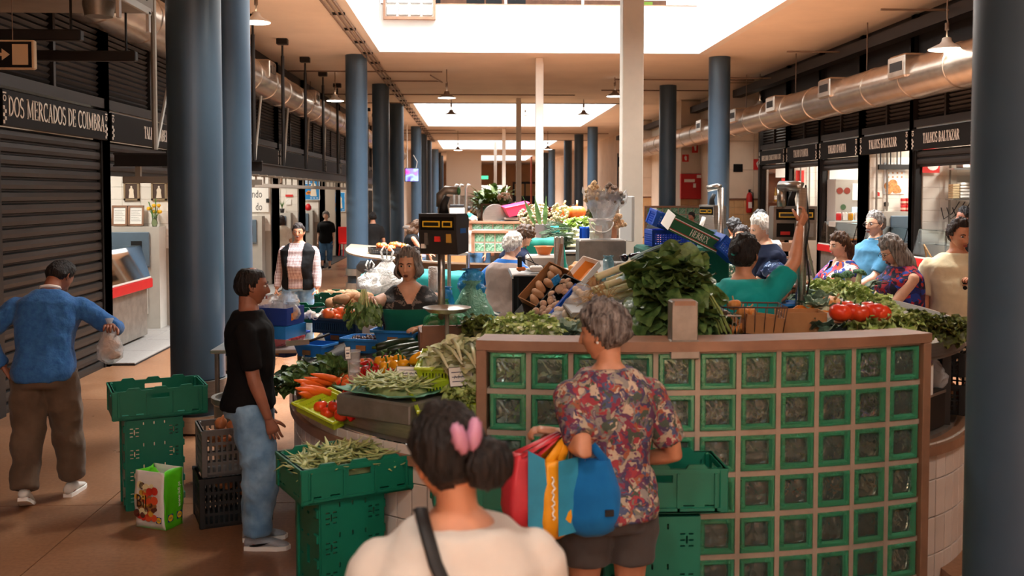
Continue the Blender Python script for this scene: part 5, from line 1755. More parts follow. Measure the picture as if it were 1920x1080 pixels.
def head_plant(name,cat,loc,LF,n,label,group,sc=1,tilt=(0,0),openness=1.0,heart=None):
 g=thing(name,label,cat,loc,(tilt[0],tilt[1],R.uniform(0,6)),group)
 g.scale=(sc,)*3
 for k in range(n):
  t=k/n
  a=k*2.4
  el=(.15+1.25*t)if openness else 0
  inst(LF[min(len(LF)-1,int(t*len(LF)))],'leaf',g,(.02*cos(a),.02*sin(a),.01+.05*t),Euler((el,0,a-pi/2),'XYZ'),1-.35*t)
 if heart:inst(heart,'heart',g,(0,0,.06))
 return g
q=MB();q.ell((0,0,0),(.07,.07,.065),12,8,nzz=.2,nf=4);ME_HEART=smesh('heart',q,M_lf2)
q=MB()
for k in range(60):
 a,b=R.uniform(0,6.28),R.uniform(0,1.2)
 q.ell((.06*sin(b)*cos(a),.06*sin(b)*sin(a),.03+.05*cos(b)),.014,6,4)
ME_CURD=smesh('curd',q,M_mushw);ME_BROC=smesh('curd',q,mat('broccoli','#4f7a52',.7,nz=.25,ns=30,rnd=.1))
def bundle(name,cat,loc,LF,n,label,spread,down=0,group=None,sc=1,stems=True,dirv=None,fan=1.2):
 g=thing(name,label,cat,loc,0,group)
 d=V(dirv if dirv else(0,0,1)).normalized()
 fr=frame(d)
 for k in range(n):
  th,rr=R.uniform(0,2*pi),math.sqrt(R.random())
  dv=fr@V((rr*fan*cos(th),rr*fan*sin(th),1)).normalized()
  p=fr@V((spread[0]*rr*cos(th),spread[1]*rr*sin(th),spread[2]*R.uniform(0,1)))
  B=frame(-dv.cross(V((R.uniform(-1,1),R.uniform(-1,1),R.uniform(-.3,1)))).normalized()if True else d)
  zc=V((R.uniform(-1,1),R.uniform(-1,1),1.2+down))
  zc=(zc-dv*zc.dot(dv)).normalized()
  x=dv.cross(zc)
  B=Matrix((x,dv,zc)).transposed()
  inst(R.choice(LF),'leaf',g,p,B.to_euler(),sc*R.uniform(.7,1.15))
 if stems:
  q=MB()
  for k in range(10):
   th=R.uniform(0,6.28);rr=R.uniform(0,.018)
   a=fr@V((rr*cos(th),rr*sin(th),-.08));b=fr@V((spread[0]*.5*cos(th),spread[1]*.5*sin(th),spread[2]*.7))
   q.tube([a,(a+b)/2,b],.004,5)
  obj('stem',q,M_stem,g,True,kind='stuff')
 return g
def leek(loc,dirv,label,group=None,L=.5,r=.018,dark=False):
 g=thing('leek',label,'leek',loc,0,group)
 d=V(dirv).normalized()
 fr=frame(d,V((0,0,1))if abs(d.z)<.9 else None)
 up=V((0,0,1))
 q=MB();q.tube([(0,0,0),d*.03,d*L*.35,d*L*.5],[r*1.25,r*1.05,r,r*1.1],10);obj('shaft',q,M_leekw,g,True)
 for k in range(5):
  s=(k-2)/2
  q=MB()
  side=d.cross(up).normalized()
  q.grid(lambda u,v:d*(L*.42+L*.62*v)+side*(s*.06*v+(u-.5)*2*.02*(1-.7*v))+up*(.012*(k%3)+.06*v*(1-1.1*v)+.008*abs(u-.5)),2,6,thick=.002)
  obj('leaf',q,M_leekd if dark or k%2 else M_leekg,g,True)
 q=MB()
 for k in range(14):
  v_=V((R.uniform(-1,1),R.uniform(-1,1),R.uniform(-1,1)))*.02-d*R.uniform(.02,.05)
  q.tube([(0,0,0),v_*.6,v_+V((0,0,-.012))],.0012,3)
 obj('root',q,M_root,g,kind='stuff')
 return g
def rr_(a=.5):return(R.uniform(-a,a),R.uniform(-a,a),R.uniform(0,6.28))
def pile(kinds,n,fn,label,group,sc=(.85,1.15),rot=.5,name=None):
 ks=kinds if isinstance(kinds,list)else[kinds]
 for i in range(n):
  p=fn(i)
  k=R.choice(ks)
  k.put(p,rr_(rot),label,group,R.uniform(*sc))
  # ==== CRATES, BOXES, BAGS, SCALES
def panel(q,w,h,t,holes,M):
 xs=sorted(set([-w/2,w/2]+[v for a in holes for v in(a[0],a[2])]))
 zs=sorted(set([0,h]+[v for a in holes for v in(a[1],a[3])]))
 xs=[x for x in xs if-w/2-1e-6<=x<=w/2+1e-6]
 zs=[z for z in zs if-1e-6<=z<=h+1e-6]
 for j in range(len(zs)-1):
  run=None
  for i in range(len(xs)):
   solid=False
   if i<len(xs)-1:
    cx,cz=(xs[i]+xs[i+1])/2,(zs[j]+zs[j+1])/2
    solid=not any(a[0]<cx<a[2]and a[1]<cz<a[3]for a in holes)
   if solid and run is None:run=xs[i]
   if not solid and run is not None:
    q.b2((run,-t/2,zs[j]),(xs[i],t/2,zs[j+1]),M);run=None
def slots(w,h,nx,nz,fx=.55,fz=.6,z0=.02,z1=None,m=.02):
 z1=h-.03 if z1 is None else z1
 out=[]
 dx,dz=(w-2*m)/nx,(z1-z0)/nz
 for i in range(nx):
  for j in range(nz):
   cx,cz=-w/2+m+dx*(i+.5),z0+dz*(j+.5)
   out.append((cx-dx*fx/2,cz-dz*fz/2,cx+dx*fx/2,cz+dz*fz/2))
 return out
def eslots(w,h):
 out=[]
 for k in range(4):
  z=h*(.14+.24*k)
  for s in(-1,1):
   x=s*(w/2-.055)
   out+=[(x-.03,z-.03,x-.008,z-.022),(x+.008,z-.03,x+.03,z-.022),(x-.03,z-.004,x-.008,z+.004),(x+.008,z-.004,x+.03,z+.004),(x-.03,z+.024,x-.008,z+.032),(x+.008,z+.024,x+.03,z+.032),(x-.004,z-.016,x+.004,z+.02)]
  for x in(-.07,.0,.07):out.append((x-.004,z+.05,x+.004,z+.075))
 return out
M_gcr=mat('crate_green','#0a6b52',.42,nz=.07,ns=6,rnd=.06)
M_bcr=mat('crate_black','#1a1918',.5,nz=.1,ns=6)
M_grcr=mat('crate_grey','#5d5955',.5,nz=.08,ns=6)
M_blcr=mat('crate_blue','#1d57c9',.4,nz=.08,ns=6)
M_nvcr=mat('crate_navy','#16324f',.45)
M_ygr=mat('basket_lime','#b9cf2a',.4,nz=.06,ns=6)
M_card=mat('cardboard','#a87447',.85,nz=.1,ns=7)
M_bluebin=mat('bin_blue','#2f8ae0',.35,nz=.05,ns=5)
def crate(label,loc,rz,L,Wd,Hh,m_,style='fold',group=None,name='crate',cat='crate',taper=0):
 g=thing(name,label,cat,loc,rz,group)
 t=.014
 def holes(w):
  if style=='fold':
   r=[(-.06,Hh-.062,.06,Hh-.028)]+[(x-.025,.03,x+.025,.038)for x in(-w*.38,-w*.22,w*.22,w*.38)]+[(s*(w/2-.05)-.004,Hh*(.3+.2*k),s*(w/2-.05)+.004,Hh*(.42+.2*k))for s in(-1,1)for k in range(3)]
   return r
  if style=='grid':return slots(w,Hh,max(4,int(w/.035)),4,.6,.72)
  if style=='net':return slots(w,Hh,max(5,int(w/.022)),max(4,int(Hh/.022)),.62,.62,.015,Hh-.03)
  if style=='bars':return slots(w,Hh,max(5,int(w/.02)),1,.5,.9,.02,Hh-.025)
  return[]
 for s in(-1,1):
  q=MB();panel(q,L,Hh,t,holes(L),TR((0,s*(Wd/2-t/2),0),(s*-taper,0,0)));obj('side_panel',q,m_,g)
  q=MB();panel(q,Wd,Hh,t,holes(Wd),TR((s*(L/2-t/2),0,0),(s*-taper,0,pi/2)if not taper else(0,s*taper,0),1)if not taper else TR((s*(L/2-t/2),0,0),(0,s*taper,0))@rotz(pi/2));obj('end_panel',q,m_,g)
 q=MB();panel(q,L,Wd,.012,eslots(Wd,L)if False else([(x,z,x2,z2)for(z,x,z2,x2)in eslots(Wd,L)]and[(a[1]-L/2,a[0]+Wd/2,a[3]-L/2,a[2]+Wd/2)for a in eslots(Wd,L)])if style=='fold' else[],TR((0,Wd/2,.008),(pi/2,0,0)));obj('base',q,m_,g)
 if style in('fold','grid'):
  ov=.008
  for s in(-1,1):
   q=MB();q.b2((-L/2-ov,s*Wd/2-(ov if s>0 else 0)-.004,Hh-.02),(L/2+ov,s*Wd/2+(ov if s<0 else ov)+.004-(ov if s<0 else 0),Hh))
   for x in(-L*.28,0,L*.28)if style=='fold' else():q.loft([[V((x+a,s*(Wd/2-.006)+b,z))for a,z in((-.05,Hh),(.05,Hh),(.035,Hh+.018),(-.035,Hh+.018))]for b in(-.008,.008)])
   obj('rim',q,m_,g)
   q=MB();q.b2((s*L/2-.01,-Wd/2,Hh-.02),(s*L/2+.01,Wd/2,Hh));obj('rim',q,m_,g)
   for s2 in(-1,1):
    q=MB();q.bev((s*(L/2-.012),s2*(Wd/2-.012),Hh/2),(.038,.038,Hh),.006);obj('corner_post',q,m_,g)
  if style=='fold':
   for s in(-1,1):
    q=MB()
    for x in(-L*.42,-L*.14,L*.14,L*.42):q.b2((x-.006,s*(Wd/2+.004)-.006,.012),(x+.006,s*(Wd/2+.004)+.006,Hh-.02))
    q.b2((-L/2,s*(Wd/2+.004)-.006,.012),(L/2,s*(Wd/2+.004)+.006,.026))
    obj('rib',q,m_,g)
 if style=='bars':
  q=MB();q.tube([(L/2+.015,Wd/2+.015,Hh),(-L/2-.015,Wd/2+.015,Hh),(-L/2-.015,-Wd/2-.015,Hh),(L/2+.015,-Wd/2-.015,Hh),(L/2+.015,Wd/2+.015,Hh)],.011,6);obj('rim',q,m_,g)
 return g
def carton(label,loc,rot,L,Wd,Hh,m_,group=None,name='carton',cat='box',inner=None,flap=0):
 g=thing(name,label,cat,loc,rot,group)
 t=.006
 for s in(-1,1):
  q=MB();q.b2((-L/2,s*Wd/2-t/2,0),(L/2,s*Wd/2+t/2,Hh));obj('side_panel',q,m_,g)
  q=MB();q.b2((s*L/2-t/2,-Wd/2+t/2,0),(s*L/2+t/2,Wd/2-t/2,Hh));obj('end_panel',q,m_,g)
 q=MB();q.b2((-L/2,-Wd/2,0),(L/2,Wd/2,t));obj('base',q,inner or m_,g)
 if flap:
  q=MB();q.box((0,Wd/2+flap/2*.6,Hh+flap*.35),(L,flap,t),rot=(.7,0,0));obj('flap',q,m_,g)
 return g
def bin_(label,loc,rz,L,Wd,Hh,m_,group=None,name='bin',cat='bin'):
 g=thing(name,label,cat,loc,rz,group)
 k=.78
 q=MB()
 rr=lambda l,w,z,r=.03:[V((sx*(l/2-r)+r*cos(a),sy*(w/2-r)+r*sin(a),z))for sx,sy,a0 in((1,1,0),(-1,1,pi/2),(-1,-1,pi),(1,-1,1.5*pi))for a in(a0,a0+pi/4,a0+pi/2)]
 q.loft([rr(L*k,Wd*k,0),rr(L,Wd,Hh),rr(L+.03,Wd+.03,Hh),rr(L+.03,Wd+.03,Hh-.015)],True)
 q.f=[f for f in q.f if len(f)<=4 or max(q.v[i].z for i in f)<.001]
 q.mi=[0]*len(q.f)
 q.loft([rr(L*k-.01,Wd*k-.01,.006),rr(L-.012,Wd-.012,Hh-.001)],False)
 q.add(rr(L*k-.01,Wd*k-.01,.006),[tuple(range(12))])
 obj('tub',q,m_,g,'auto')
 q=MB();q.b2((-.035,-Wd/2*.93-.012,Hh*.2),(.035,-Wd/2*.93,Hh*.55));obj('tag',q,M_card,g)
 return g
def film(name,col,alpha=.5,rough=.18):
 if name in MATS:return MATS[name]
 t=NT(name)
 t.b.inputs['Base Color'].default_value=rgba(col)
 t.b.inputs['Roughness'].default_value=rough
 t.b.inputs['Alpha'].default_value=alpha
 n=t.n('ShaderNodeTexNoise',i_Scale=16,i_Detail=3,i_Distortion=1.5)
 t.l(t.co('Object'),n.inputs[0]);t.bump(n.outputs[0],.9,.03)
 t.b.inputs['Subsurface Weight'].default_value=0
 MATS[name]=t.m
 return t.m
M_filmc=film('film_clear','#e9eef0',.42,.12)
M_filmw=film('film_white','#f0efec',.92,.35)
M_filmg=film('film_green','#35a566',.72,.25)
M_filmt=film('film_teal','#79bfa5',.85,.3)
M_filmb=film('film_blue','#2a98dd',.85,.3)
M_filmr=film('film_red','#d3424e',.8,.25)
M_filmk=film('film_dark','#3a3735',.6,.2)
def bag(label,loc,r,m_,rz=0,handles=None,neck=.35,nz=.25,group=None,name='plastic_bag',seed=0,knot=False):
 g=thing(name,label,'bag',loc,rz,group)
 q=MB()
 rings=[]
 nv,nu=14,26
 for i in range(nv+1):
  v=i/nv
  prof=lerp([(0,.55),(.08,.85),(.35,1),(.65,.8),(.85,neck+.08),(.93,neck*.7),(1,neck*1.2)],v)
  row=[]
  for j in range(nu):
   a=2*pi*j/nu
   n_=noise.noise(V((cos(a)*2+seed,sin(a)*2,v*3)))+.5*noise.noise(V((cos(a)*6,sin(a)*6+seed,v*7)))
   pl=.1*sin(a*9+seed)*sstep(.5,.9,v)
   k=prof*(1+nz*n_+pl)
   row.append(V((cos(a)*r[0]*k,sin(a)*r[1]*k,r[2]*(v+.04*n_*(v>.1)))))
  rings.append(row)
 q.loft(rings,True)
 obj('film',q,m_,g,True)
 if handles:
  for s in(-1,1):
   q=MB()
   pts=[(s*r[0]*.2,0,r[2]*.95),(s*r[0]*.35,0,r[2]*.95+handles*.6),(s*r[0]*.15,0,r[2]*.95+handles),(-s*r[0]*.02,.01,r[2]*.95+handles*.6),(s*r[0]*.05,.01,r[2]*.95)]
   q.tube(pts,.012,6,flat=.3);obj('handle',q,m_,g,True)
 return g
 # ---- crates on the aisle side
def stand_crate(label,px,py,Y,rz,tall=.62,wide=.36,deep=.24,group=None,zb=0):
 p=WZ(px,py,zb)if Y is None else W(px,py,Y)
 g=thing('crate',label,'crate',(p.x,p.y,zb),rz,group)
 q=MB();panel(q,wide,tall,.016,eslots(wide,tall),TR((0,-deep/2,0)));obj('base',q,M_gcr,g)
 for s in(-1,1):
  q=MB();panel(q,deep,tall,.016,slots(deep,tall,3,5,.3,.12)+[(-.02,tall*.45,.02,tall*.6)],TR((s*wide/2,0,0))@rotz(pi/2));obj('side_panel',q,M_gcr,g)
  q=MB();q.bev((s*(wide/2),deep/2-.01,tall/2),(.04,.03,tall),.006);obj('rim',q,M_gcr,g)
  for k in range(5):
   q=MB();q.bev((s*(wide/2+.01),-deep/2+.03,tall*(.1+.2*k)),(.018,.05,.045),.004);obj('lug',q,M_gcr,g)
 for z in(.01,tall-.01):
  q=MB();q.b2((-wide/2,-deep/2,z-.01),(wide/2,deep/2,z+.01));obj('end_panel',q,M_gcr,g)
 return g,p
c1,p1=stand_crate('dark green crate stood on its end behind the supermarket bag',287,942,None,.42,.63,.37,.26)
crate('green folding crate, empty, on top of the upended crate behind the supermarket bag',(p1.x+.02,p1.y+.06,.64),.42,.62,.42,.2,M_gcr)
K_tom.put((p1.x-.02,p1.y+.02,.69),(0,0,0),'red tomato left inside the empty green crate',None)
crate('dark grey slotted crate of onions standing on the black crate behind the jeans',(-1.63,6.75,.335),.38,.42,.33,.31,M_grcr,'grid')
crate('black slotted crate on the floor under the grey crate of onions',(-1.63,6.75,.0),.38,.46,.36,.33,M_bcr,'grid')
pile(K_onion,12,lambda i:(-1.63+R.uniform(-.13,.13),6.75+R.uniform(-.1,.1),.52+.06*(i%3)),'brown onion in the grey slotted crate','onions in the grey crate')
pile(K_onion,8,lambda i:(-1.63+R.uniform(-.14,.14),6.75+R.uniform(-.1,.1),.2+.05*(i%2)),'brown onion in the black crate on the floor','onions in the black crate')
g=thing('steel_tub','dark round steel tub behind the crates by the thick column','tub',(-1.75,7.6,0))
q=MB();q.lathe([(.2,0),(.21,.6),(.23,.62),(.23,.66),(.2,.66),(.19,.1)],24,cap=False);obj('wall',q,M_steeld,g,'auto')
q=MB();q.lathe([(0,.62),(.2,.62),(.2,.63),(0,.63)],24,cap=False);obj('lid',q,M_dark,g)
g=thing('side_table','low steel table with red net bags beside the thick column','table',(-1.72,8.3,0))
q=MB();q.bev((0,0,.93),(.75,.6,.03),.006);obj('table_top',q,M_steel,g)
for sx in(-1,1):
 for sy in(-1,1):
  q=MB();q.cyl((sx*.33,sy*.26,0),(sx*.33,sy*.26,.92),.02,8);obj('leg',q,M_steeld,g)
for k,(x,y,s)in enumerate(((-1.62,8.2,1),(-1.8,8.35,.8),(-1.95,8.2,.6),(-1.5,8.35,.8))):
 bag(['glossy red net bag behind the black t-shirt, biggest','red net bag behind the big one','small red net bag at the edge beside the column','red net bag hidden behind the black t-shirt'][k],(x,y,.947),(.13*s,.11*s,.2*s),M_filmr,k,seed=k+3)
c2,p2=stand_crate('green crate stood on its end under the crate heaped with beans',640,1080,5.15,.52,.64,.34,.3,zb=.02)
crate('green folding crate heaped with flat green beans',(p2.x+.02,p2.y+.04,.66),.48,.6,.42,.18,M_gcr)
bx,by=p2.x+.02,p2.y+.04
def beanpos(i):
 u,v=R.uniform(-1,1),R.uniform(-1,1)
 d=max(0,1-.5*(u*u+v*v))
 lx,ly=u*.26,v*.165
 c,s=cos(.48),sin(.48)
 return(bx+lx*c-ly*s,by+lx*s+ly*c,.78+.1*d*(.55+.45*R.random()))
pile(BEANS,230,beanpos,'flat green bean in the heap on the aisle crate','beans heaped on the aisle crate',(.9,1.15),.26)
q=MB();q.ell((0,0,0),(.25,.16,.09),20,8,nzz=.15);one('bean_bed',q,M_bean,'mass of green beans under the loose ones on the aisle crate','beans',None,True,(bx,by,.74),(0,0,.48))['kind']='stuff'
for k,(x,y,rz)in enumerate(((.1,4.5,.1),(.8,4.49,.0))):
 g=thing('crate',['upended green crate in front of the glass blocks, behind the blurred head','upended green crate beside the bare calf against the glass blocks'][k],'crate',(x,y,0),rz)
 q=MB();panel(q,.42,.76,.016,eslots(.42,.76),TR((0,-.14,0)));obj('base',q,M_gcr,g)
 for s in(-1,1):
  q=MB();panel(q,.28,.76,.016,slots(.28,.76,3,6,.3,.12),TR((s*.21,0,0))@rotz(pi/2));obj('side_panel',q,M_gcr,g)
 for z in(.01,.75):
  q=MB();q.b2((-.2,-.14,z-.01),(.2,.14,z+.01));obj('end_panel',q,M_gcr,g)
 crate(['green folding crate half hidden by the bright shopping bags','green folding crate at the elbow of the patterned shirt, glass blocks behind'][k],(x+(.02,.03)[k],y,.775),rz,.6,.3,.2,M_gcr)
 # ---- supermarket bag
p=WZ(300,984,0)
g=thing('shopping_bag','white and bright green woven supermarket bag with vegetable print on the floor','bag',(p.x,p.y,0),-.42)
M_bagw=mat('bag_white','#e9e6df',.4,nz=.05,ns=9,bump=.3,bs=18);M_bagg=mat('bag_green','#58c41c',.4,nz=.08,ns=9,bump=.3,bs=18)
bw,bdp,bh=.24,.17,.38
wr=lambda p_:V(p_)+V((.008*noise.noise(V(p_)*9),.012*noise.noise(V(p_)*8+V((3,0,0))),0))
q=MB();q.grid(lambda u,v:wr((-bw/2+bw*u,-bdp/2-.012*sin(pi*v),bh*v)),8,10,thick=.003);fw_=obj('front',q,M_bagw,g,True)
q=MB();q.grid(lambda u,v:wr((-bw/2+bw*u,bdp/2,bh*v)),8,10,thick=.003);obj('back',q,M_bagw,g,True)
for s in(-1,1):
 q=MB();q.grid(lambda u,v:wr((s*(bw/2-.035*sin(pi*u)*v),-bdp/2+bdp*u,bh*v)),8,10,thick=.003);sd_=obj('gusset',q,M_bagg,g,True)
q=MB();q.grid(lambda u,v:(-bw/2+bw*u,-bdp/2+bdp*v,.004),2,2);obj('bottom',q,M_bagg,g)
q=MB();q.grid(lambda u,v:wr((-bw*.3+.12*u,-bdp/2+.03+.02*v,bh-.04+.06*sin(pi*u)*v)),6,3,thick=.003);obj('handle',q,M_bagg,g,True)
cols=[('print_red','#c43122'),('print_tomato','#d9552e'),('print_yellow','#d3a63b'),('print_cream','#e3d9a8'),('print_plum','#5d3327'),('print_wood','#9b6a3a')]
rp=random.Random(4)
for n_,c_ in cols:
 q=MB();mm=mat(n_,c_,.5)
 for k in range(7):
  x,z,r=rp.uniform(-.1,.02)+(.04 if k%2 else 0),rp.uniform(.06,.3),rp.uniform(.014,.03)
  if n_=='print_wood':x,z,r=-.05+.012*k,.16+.01*(k%3),.045
  q.prism([(x+r*cos(a*pi/5),z+r*sin(a*pi/5))for a in range(10)],0,.001+.0004*(k%3)+(.0 if n_=='print_wood' else .002),TR((0,-bdp/2-.019,0),(pi/2,0,0)))
 obj('vegetable_print',q,mm,fw_,kind='stuff')
q=MB();textmb('Bil',.12,q,TR((-.055,-bdp/2-.024,.18),(pi/2,0,0)),.001,.75);obj('lettering',q,mat('print_brown','#3a1d10',.5),fw_)
M_yel=mat('logo_yellow','#f0c419',.5);M_navy=mat('logo_blue','#1b3f7d',.5);M_lred=mat('logo_red','#c22a26',.5)
def logo(par,M):
 q=MB();q.b2((-.021,-.021,0),(.021,.021,.001),M);o=obj('logo',q,M_navy,par)
 q=MB();q.lathe([(0,0),(.019,0),(.019,.002),(0,.002)],18,M=M,cap=False);obj('logo',q,M_yel,par)
 q=MB();textmb('LIDL',.015,q,M@TR((0,0,.0025)),.0004,.9);obj('logo',q,M_navy,par)
logo(fw_,TR((.082,-bdp/2-.018,.07),(pi/2,0,0)))
for y in(-.045,.04):logo(sd_,TR((bw/2+.007,y,.065+.01),(pi/2,0,pi/2),1.15))
q=MB();textmb('www.lidl.pt',.036,q,TR((bw/2+.004,.045,.21),(pi/2,0,pi/2))@Matrix.Rotation(pi/2,4,'Z'),.001,1);obj('lettering',q,M_paper,sd_)
# ---- left display
def L_(px,py,lift=0):return onL(px,py,lift)
def flatbasket(label,px,py,L,Wd,Hh,m_,rz,style='bars',lift=.0,name='basket',tilt=.25):
 p=L_(px,py,lift)
 g=crate(label,(p.x,p.y,p.z),0,L,Wd,Hh,m_,style,None,name,'basket',.12 if style=='bars' else 0)
 g.rotation_euler=(tilt*cos(rz),tilt*sin(rz)*-1,rz)
 return g
for k,(px,py,L,Wd,Hh,rz,lab)in enumerate(((590,668,.28,.2,.1,-.5,'blue plastic bin with a cardboard tag, nearest of the blue bins'),(690,660,.3,.22,.1,-.35,'blue plastic bin of dark olives beside the measuring cups'),(532,668,.25,.2,.1,-.6,'dark blue bin beside the black t-shirt'),(745,645,.3,.2,.1,-.25,'blue plastic bin behind the courgettes'),(640,640,.28,.2,.1,-.4,'blue plastic bin behind the olives'),(800,640,.3,.2,.1,-.2,'blue plastic bin half hidden by the green plastic bag'),(545,640,.27,.2,.09,-.55,'blue plastic bin below the blue carton'))):
 p=L_(px,py,.0)
 g_=bin_(lab,(p.x,p.y,p.z+.005),rz,L,Wd,Hh,M_bluebin if k not in(2,6)else mat('bin_navy','#1d3f8f',.4))
 if k==1:olv=p
q=MB();q.ell((0,0,0),(.011,.009,.009),8,6);K_olive=Kind('olive','olive',[('olive',q,mat('olive_skin','#3d1f24',.25,rnd=.3,col2='#6b4a3f',nz=.2))])
pile(K_olive,110,lambda i:(olv.x+R.uniform(-.11,.11),olv.y+R.uniform(-.08,.08),olv.z+.085+.014*R.random()),'dark olive in the blue bin','olives in the blue bin',(.9,1.4))
g=thing('ladle','white handled ladle sticking out of the olive bin','ladle',(olv.x+.08,olv.y,olv.z+.1),0)
q=MB();q.tube([(0,0,0),(-.09,.03,.13)],[.008,.01],8);obj('handle',q,M_paper,g,True)
q=MB();q.ell((.012,-.003,-.015),(.025,.025,.015),10,6);obj('bowl',q,M_steel,g,True)
for k,(px,py,a)in enumerate(((765,652,.35),(745,660,.3),(785,658,.5),(770,668,.2),(795,668,.4),(740,645,.5))):
 p=L_(px,py,.06);K_zuc.put(p,(.1,0,-pi/2+a),'dark green courgette in the heap behind the measuring cups','courgettes by the blue bins',1.05)
for k,(px,py)in enumerate(((545,708),(580,700),(615,695),(560,725),(600,718),(530,728),(635,705))):
 p=L_(px,py,.07)
 bundle('spinach_bunch','greens',p,LF_DRK,26,['leafy green bunch beside the black t-shirt','leafy green bunch behind the carrots','leafy green bunch in front of the blue bins','leafy green bunch touching the carrot tops','leafy green bunch between carrots and bins','leafy green bunch at the edge of the display','leafy green bunch beside the tomatoes'][k],(.06,.06,.04),0,'leafy bunches beside the carrots',.75,True,(R.uniform(-.5,.3),-.6,.7))
for k,(px,py,a)in enumerate(((548,742,.2),(560,738,.4),(573,736,.15),(583,735,-.1),(596,730,-.3),(612,728,-.8),(626,722,-1.0),(640,716,-.9),(607,741,-.6),(622,738,-1.1),(570,748,.3),(590,748,-.2))):
 p=L_(px,py,.05);K_car.put(p,(.35,0,pi+a),'orange carrot laid out beside the leafy greens','carrots beside the greens',1.0+.1*(k%3))
pile(K_tomo,16,lambda i:L_(R.uniform(636,690),R.uniform(680,720),.05),'orange red tomato behind the carrots','tomatoes behind the carrots')
pile(K_tom,10,lambda i:L_(R.uniform(628,665),R.uniform(700,745),.04),'round red tomato beside the carrots','tomatoes beside the carrots')
pile(K_pepr,26,lambda i:L_(R.uniform(668,765),R.uniform(685,728),.06),'glossy red pepper in the heap behind the beans','red peppers behind the beans',(.8,1.1),1.3)
for k,(px,py)in enumerate(((712,683),(730,682),(748,680),(722,694),(742,692),(757,690))):
 p=L_(px,py,.1);K_pepy.put(p,rr_(.5),'yellow bell pepper above the red peppers','yellow peppers above the red ones',1.05)
K_pepy.put(L_(784,674,.14),(.3,1.2,.4),'single orange yellow pepper beside the green plastic bag',None,1.1)
p=L_(664,735,.0)
g=thing('measuring_cups','tall stack of clear plastic cups among the tomatoes','cups',(p.x,p.y,p.z))
for z0,z1,r in((0,.13,.035),(.11,.19,.038),(.17,.25,.04)):
 q=MB();q.lathe([(r*.85,z0),(r,z1),(r+.003,z1),(r+.003,z1-.006)],16,cap=False);obj('cup',q,M_filmc,g,True)
q=MB();q.lathe([(.028,.005),(.032,.08)],14);obj('red_filling',q,mat('paprika','#a53a22',.6),g,True)
flatbasket('lime green basket with tomatoes and a red pepper at the front edge',622,775,.34,.24,.05,M_ygr,-.75,'bars',.0)
for px,py in((602,762),(628,762),(652,762),(640,778),(615,776)):K_tom.put(L_(px,py,.06),rr_(.3),'large red tomato in the lime basket at the front edge','tomatoes in the lime basket',1.05)
for px,py in((655,745),(662,765)):K_pepr.put(L_(px,py,.09),(.4,.3,R.uniform(0,3)),'long red pepper standing in the lime basket','peppers in the lime basket',1.1)
p=L_(742,770,.0)
g=thing('steel_tray','steel display tray lined with teal film under the beans','tray',(p.x,p.y,p.z-.01),-.62)
q=MB();q.bev((0,0,.05),(.52,.4,.12),.012);obj('tray',q,M_steeld,g)
q=MB();q.grid(lambda u,v:(-.27+.54*u,-.21+.42*v,.12+.012*noise.noise(V((u*9,v*9,1)))+.02*(abs(u-.5)*2)**4+.02*(abs(v-.5)*2)**4),18,14,thick=.004);obj('liner',q,M_filmt,g,True)
def beans2(i):
 u,v=R.uniform(-1,1),R.uniform(-1,1)
 lx,ly=u*.2,v*.15
 c,s=cos(-.62),sin(-.62)
 return(p.x+lx*c-ly*s,p.y+lx*s+ly*c,p.z+.13+.07*(1-.45*(u*u+v*v))*R.uniform(.5,1))
bean_c=p
pile(BEANS,150,beans2,'thin green bean in the heap on teal film','beans on the teal film',(.75,1.0),.25)
q=MB();q.ell((0,0,0),(.19,.14,.06),16,8,nzz=.15);one('bean_bed',q,M_bean,'mass of thin beans under the loose ones on teal film','beans',None,True,(p.x,p.y,p.z+.12),(0,0,-.62))['kind']='stuff'
def price_tag(px,py,Y,w,h,rz,tilt,lab):
 p=W(px,py,Y)
 g=thing('price_tag',lab,'tag',p,(tilt,0,rz))
 q=MB();q.b2((-w/2,-.003,-h/2),(w/2,.003,h/2));c=obj('card',q,M_paper,g)
 q=MB();q.b2((-w/2-.004,-.001,-h/2-.004),(w/2+.004,.004,h/2+.004));obj('holder',q,M_filmk,g)
 q=MB()
 for k in range(3):q.b2((-w*.4,-.0045,h*(.22-.25*k)),(w*(.4-.1*k),-.003,h*(.26-.25*k)))
 for k in range(4):q.tube([(-w*.3+w*.16*k,-.004,-h*.1),(-w*.26+w*.16*k,-.004,h*.08),(-w*.2+w*.16*k,-.004,-h*.08)],.0015,4)
 obj('writing',q,mat('ink_blue','#2b3550',.6),g)
 q=MB();q.cyl((0,.004,-h/2),(0,.006,-h/2-.1),.004,6);obj('stake',q,M_steel,g)
price_tag(768,700,5.55,.15,.075,-.15,-.5,'white price card standing in the thin beans')
price_tag(864,706,5.35,.13,.1,.35,-.35,'tilted white price card above the lime baskets')
price_tag(652,662,5.9,.03,.07,.4,-.2,'thin white price card edge beside the plastic cups')
flatbasket('lime green slotted basket at the front, lettuce leaning in it',845,765,.4,.28,.09,M_ygr,.25,'bars',.0,tilt=.3)
flatbasket('lime green basket under the pale chicory heads',850,700,.36,.26,.08,M_ygr,-.1,'bars',.06,tilt=.2)
for k,(px,py)in enumerate(((855,745),(880,738),(900,730),(868,760),(895,755),(905,715))):
 head_plant('lettuce','lettuce',L_(px,py,.05),LF_LET,12,'green lettuce in the front lime basket beside the glass blocks','lettuces in the front basket',.62,(R.uniform(-.5,.1),R.uniform(-.3,.3)))
